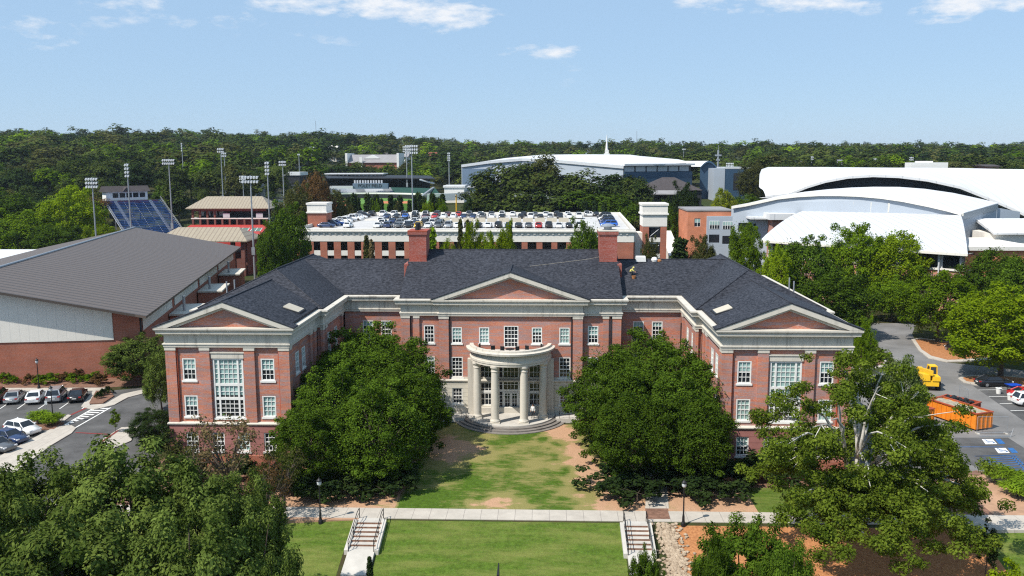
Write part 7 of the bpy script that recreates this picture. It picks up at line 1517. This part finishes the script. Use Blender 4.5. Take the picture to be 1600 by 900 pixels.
q = G(1576, 683, ZL); t = thing('warning_board', (q.x, q.y, ZL), 'flat metal board leaning low beside the mesh fence panel', 'board'); m_ = MB(); m_.hexa([(-3.2, 0, 0), (.3, 0, 0), (.3, .15, 0), (-3.2, .15, 0), (-3.2, .0, .12), (.3, 0, .12), (.3, .15, .12), (-3.2, .15, .12)]); m_.build('plank', M['grey_metal'], t); m_ = MB(); m_.tube((.2, 0, 0), (.6, .3, .9), .03, n=5); m_.build('prop', M['grey_metal'], t)
def barrow(px, py, label, rz):
    q = G(px, py, ZL); t = thing('wheelbarrow', (q.x, q.y, ZL), label, 'wheelbarrow', 'blue tarped wheelbarrows', rz); m_ = MB(); m_.hexa([(-.6, -.4, .5), (.6, -.3, .45), (.6, .3, .45), (-.6, .4, .5), (-.95, -.65, .85), (.95, -.55, .8), (.95, .55, .8), (-.95, .65, .85)]); m_.build('tub', M['bluetarp'], t)
    for s in (-1, 1): m_ = MB(); m_.tube((.8, s * .2, .35), (-1.5, s * .4, .6), .04, n=6); m_.tube((-.5, s * .35, .5), (-.6, s * .4, 0), .035, n=6); m_.build('handle', M['black'], t)
    m_ = MB(); m_.tube((.85, -.08, .24), (.85, .08, .24), .24, n=12); m_.build('wheel', M['tyre'], t)
barrow(1422, 586, 'blue topped wheelbarrow in front of the telehandler forks', 2.4); barrow(1583, 610, 'blue topped wheelbarrow by the kerb right of the black sedan', .3)
for i, (px, py) in enumerate(((1560, 615), (1578, 625))):
    q = G(px, py, ZL); t = thing('bucket', (q.x, q.y, ZL), 'small pale bucket on the bay line %s' % ('nearer the black sedan' if i == 0 else 'nearer the white vehicle'), 'bucket', 'pale buckets on the parking bays'); m_ = MB(); m_.lathe((0, 0, 0), [(.28, 0), (.36, .7), (.4, .72), (.4, .78)], 12); m_.build('bucket_body', M['white'], t); m_ = MB(); m_.tube((-.38, 0, .75), (.38, 0, .95), .02, n=5); m_.build('handle', M['grey_metal'], t)
# ================================================================== furniture on the balcony
for i, (x, y, rz) in enumerate(((-1.9, 15.3, .3), (-.9, 14.9, -.2), (1.0, 14.9, .4), (1.9, 15.4, -.5), (-3.4, 16.6, 1.2), (3.5, 16.5, -1.1))):
    t = thing('patio_chair', (x, y, 7.93), 'dark patio chair on the porch balcony, %s' % ('left of the balcony door', 'left of the round table', 'right of the round table', 'right of the balcony door', 'at the left end of the balcony', 'at the right end of the balcony')[i], 'chair', 'patio chairs on the balcony', rz)
    m_ = MB(); m_.box(-.25, .25, -.25, .25, .42, .47); m_.build('seat', M['black'], t); m_ = MB(); m_.box(-.25, .25, .22, .26, .5, 1.0); m_.build('backrest', M['black'], t)
    for sx in (-.22, .22):
        for sy in (-.22, .22): m_ = MB(); m_.tube((sx, sy, 0), (sx, sy, .43), .02, n=5); m_.build('leg', M['black'], t)
t = thing('patio_table', (0.05, 14.9, 7.93), 'round dark patio table in front of the balcony door', 'table'); m_ = MB(); m_.lathe((0, 0, .7), [(.55, 0), (.55, .05)], 16); m_.build('tabletop', M['black'], t); m_ = MB(); m_.lathe((0, 0, 0), [(.3, 0), (.05, .06), (.05, .7)], 8); m_.build('pedestal', M['black'], t)
# ================================================================== people
def person(loc, rz, label, pose, shirt, legs, hat=None):
    t = thing('person', loc, label, 'person', None, rz)
    J, E_, Rr = pose
    me = bpy.data.meshes.new('body'); me.from_pydata(J, E_, []); o = bpy.data.objects.new('body', me); COL.objects.link(o); o.parent = t
    md = o.modifiers.new('skin', 'SKIN'); md.use_smooth_shade = True; sv = me.skin_vertices[0].data if me.skin_vertices else None
    if sv is None:
        bm = bpy.data.meshes.new('x')
        import bmesh
        b = bmesh.new(); b.from_mesh(me); b.verts.layers.skin.verify(); b.to_mesh(me); b.free(); sv = me.skin_vertices[0].data
    for i, r in enumerate(Rr): sv[i].radius = (r, r)
    sv[0].use_root = True
    sb = o.modifiers.new('sub', 'SUBSURF'); sb.levels = 1; sb.render_levels = 1
    # bake to split clothing by height
    bpy.context.view_layer.update(); ev = o.evaluated_get(bpy.context.evaluated_depsgraph_get()); nm = bpy.data.meshes.new_from_object(ev); o.modifiers.clear(); o.data = nm; nm.materials.clear()
    for m_ in (M['skin'], shirt, M['trousers']): nm.materials.append(m_)
    for p in nm.polygons: p.material_index = legs(p.center); p.use_smooth = True
    return t, o
#        pelvis chest neck head | L hip knee foot toe | R ... | shoulders, arms
def stand():
    J = [(0, 0, .95), (0, 0, 1.2), (0, 0, 1.4), (0, 0, 1.5), (0, .02, 1.6), (0, .02, 1.74), (.1, 0, .9), (.12, .03, .5), (.12, 0, .08), (.13, .16, .04), (-.1, 0, .9), (-.13, -.02, .5), (-.13, -.05, .08), (-.14, .11, .04), (.2, 0, 1.38), (.27, -.02, 1.12), (.26, .1, .88), (.25, .15, .78), (-.2, 0, 1.38), (-.27, -.02, 1.12), (-.28, .06, .87), (-.28, .1, .77)]
    E_ = [(0, 1), (1, 2), (2, 3), (3, 4), (4, 5), (0, 6), (6, 7), (7, 8), (8, 9), (0, 10), (10, 11), (11, 12), (12, 13), (2, 14), (14, 15), (15, 16), (16, 17), (2, 18), (18, 19), (19, 20), (20, 21)]
    return J, E_, [.15, .15, .14, .06, .1, .085, .1, .07, .05, .04, .1, .07, .05, .04, .07, .05, .04, .04, .07, .05, .04, .04]
def mclass(c): return 0 if c.z > 1.5 or (abs(c.x) > .22 and c.z < .95) else 1 if c.z > .93 else 2
t, o = person((2.7, 15.9, .05), R(150), 'person in a white top and dark trousers standing by the right porch window', stand(), M['shirt_white'], mclass)
m_ = MB(); m_.lathe((0, -.01, 1.66), [(.105, 0), (.115, .06), (.09, .13), (.03, .165)], 10); m_.build('hair', M['hair'], t)
def crouch():
    J = [(0, -.1, .42), (0, .05, .62), (0, .22, .78), (0, .3, .84), (0, .36, .9), (0, .38, 1.02), (.12, -.05, .4), (.16, .35, .5), (.14, .1, .08), (.14, .24, .04), (-.12, -.05, .4), (-.16, .33, .42), (-.14, .02, .08), (-.14, .16, .04), (.2, .2, .78), (.25, .42, .6), (.15, .6, .45), (.12, .66, .38), (-.2, .2, .78), (-.25, .42, .58), (-.12, .6, .4), (-.1, .66, .33)]
    E_, Rr = stand()[1:]
    return J, E_, Rr
def cclass(c): return 0 if (c.z > .84 and c.y > .26) or (c.y > .5 and c.z < .55) else 1 if c.z > .5 and not (abs(c.x) > .08 and c.z < .56 and c.y > .15) else 2
def roofz(x, y): return (14.14 + (y - 18.35) / (28.1 - 18.35) * 4.79) if abs(x) < 13.35 else (14.14 + (y - 21.2) / 7.4 * 3.48)
x, y = W(941, 398, 110).x, 26.2
t, o = person((x, y, roofz(x, y) - .02), R(-60), 'roofer in a white shirt and white hat crouching beside the right chimney', crouch(), M['shirt_white'], cclass)
m_ = MB(); m_.lathe((0, .37, .97), [(.2, 0), (.2, .02), (.13, .03), (.12, .1), (.06, .15)], 12); m_.build('hat', M['white'], t)
x, y = 14.9, 25.2
t, o = person((x, y, roofz(x, y) - .02), R(-110), 'roofer in a pale yellow shirt crouching on the roof right of the right chimney', crouch(), M['shirt_yellow'], cclass)
m_ = MB(); m_.lathe((0, .37, .97), [(.14, 0), (.13, .06), (.06, .13)], 12); m_.build('hat', M['shirt_yellow'], t)
def roofthing(name, px, py, D, label, cat, mk, m):
    q = W(px, py, D); z = roofz(q.x, q.y); t = thing(name, (q.x, q.y, z), label, cat); b = MB(); mk(b); b.build('shell' if name != 'bucket' else 'bucket_body', m, t); return t
t = roofthing('bucket', 990.5, 421.5, 108.8, 'orange bucket on the roof beside the yellow shirted roofer', 'bucket', lambda b: b.lathe((0, 0, -.1), [(.2, 0), (.26, .38), (.28, .4)], 12), M['mulch'])
roofthing('shingle_bundle', 1001, 404.5, 112.6, 'white wrapped bundle lying on the roof ridge right of the chimney', 'bundle', lambda b: b.hexa([(-.65, -.4, -.1), (.65, -.4, -.1), (.65, .4, .2), (-.65, .4, .2), (-.6, -.4, .5), (.6, -.4, .5), (.6, .4, .6), (-.6, .4, .6)]), M['white'])
roofthing('tool_bag', 1022.5, 404.5, 112.6, 'rounded white bag on the roof ridge right of the white bundle', 'bag', lambda b: b.lathe((0, 0, -.1), [(.35, 0), (.42, .25), (.3, .5), (.1, .58)], 10), M['white'])
roofthing('tool_bag', 1030, 405, 112.6, 'low orange bag next to the rounded white bag on the roof ridge', 'bag', lambda b: b.lathe((0, 0, -.1), [(.3, 0), (.3, .16), (.18, .26)], 10), M['mulch'])
# safety rope on the roof
pts = [W(828, 411, 110), W(860, 410.5, 110), W(890, 408, 110), W(920, 401, 110), W(938, 396, 110)]; m_ = MB(); P = [(p.x, 24.5 + i * .5, roofz(p.x, 24.5 + i * .5) + .05) for i, p in enumerate(pts)]
for a, b in zip(P, P[1:]): m_.tube(a, b, .016, n=5)
o = m_.build('safety_rope', M['beige'], None, P[0]); o.location = P[0]; tag(o, 'thin pale safety rope lying across the main roof towards the crouching roofer', 'rope')
# ================================================================== thin summer haze
mb = MB(); mb.box(-2600, 2600, -125, 4700, -6, 140); hz_ = mb.build('haze', []); hz_['kind'] = 'stuff'
hm = bpy.data.materials.new('haze_air'); hm.use_nodes = True; ht = hm.node_tree; ht.nodes.clear()
pv = nd(ht, 'ShaderNodeVolumePrincipled'); pv.inputs['Color'].default_value = (.72, .83, 1, 1); pv.inputs['Density'].default_value = .00006; pv.inputs['Anisotropy'].default_value = .2
ho = nd(ht, 'ShaderNodeOutputMaterial'); ht.links.new(pv.outputs[0], ho.inputs['Volume']); hz_.data.materials.append(hm)
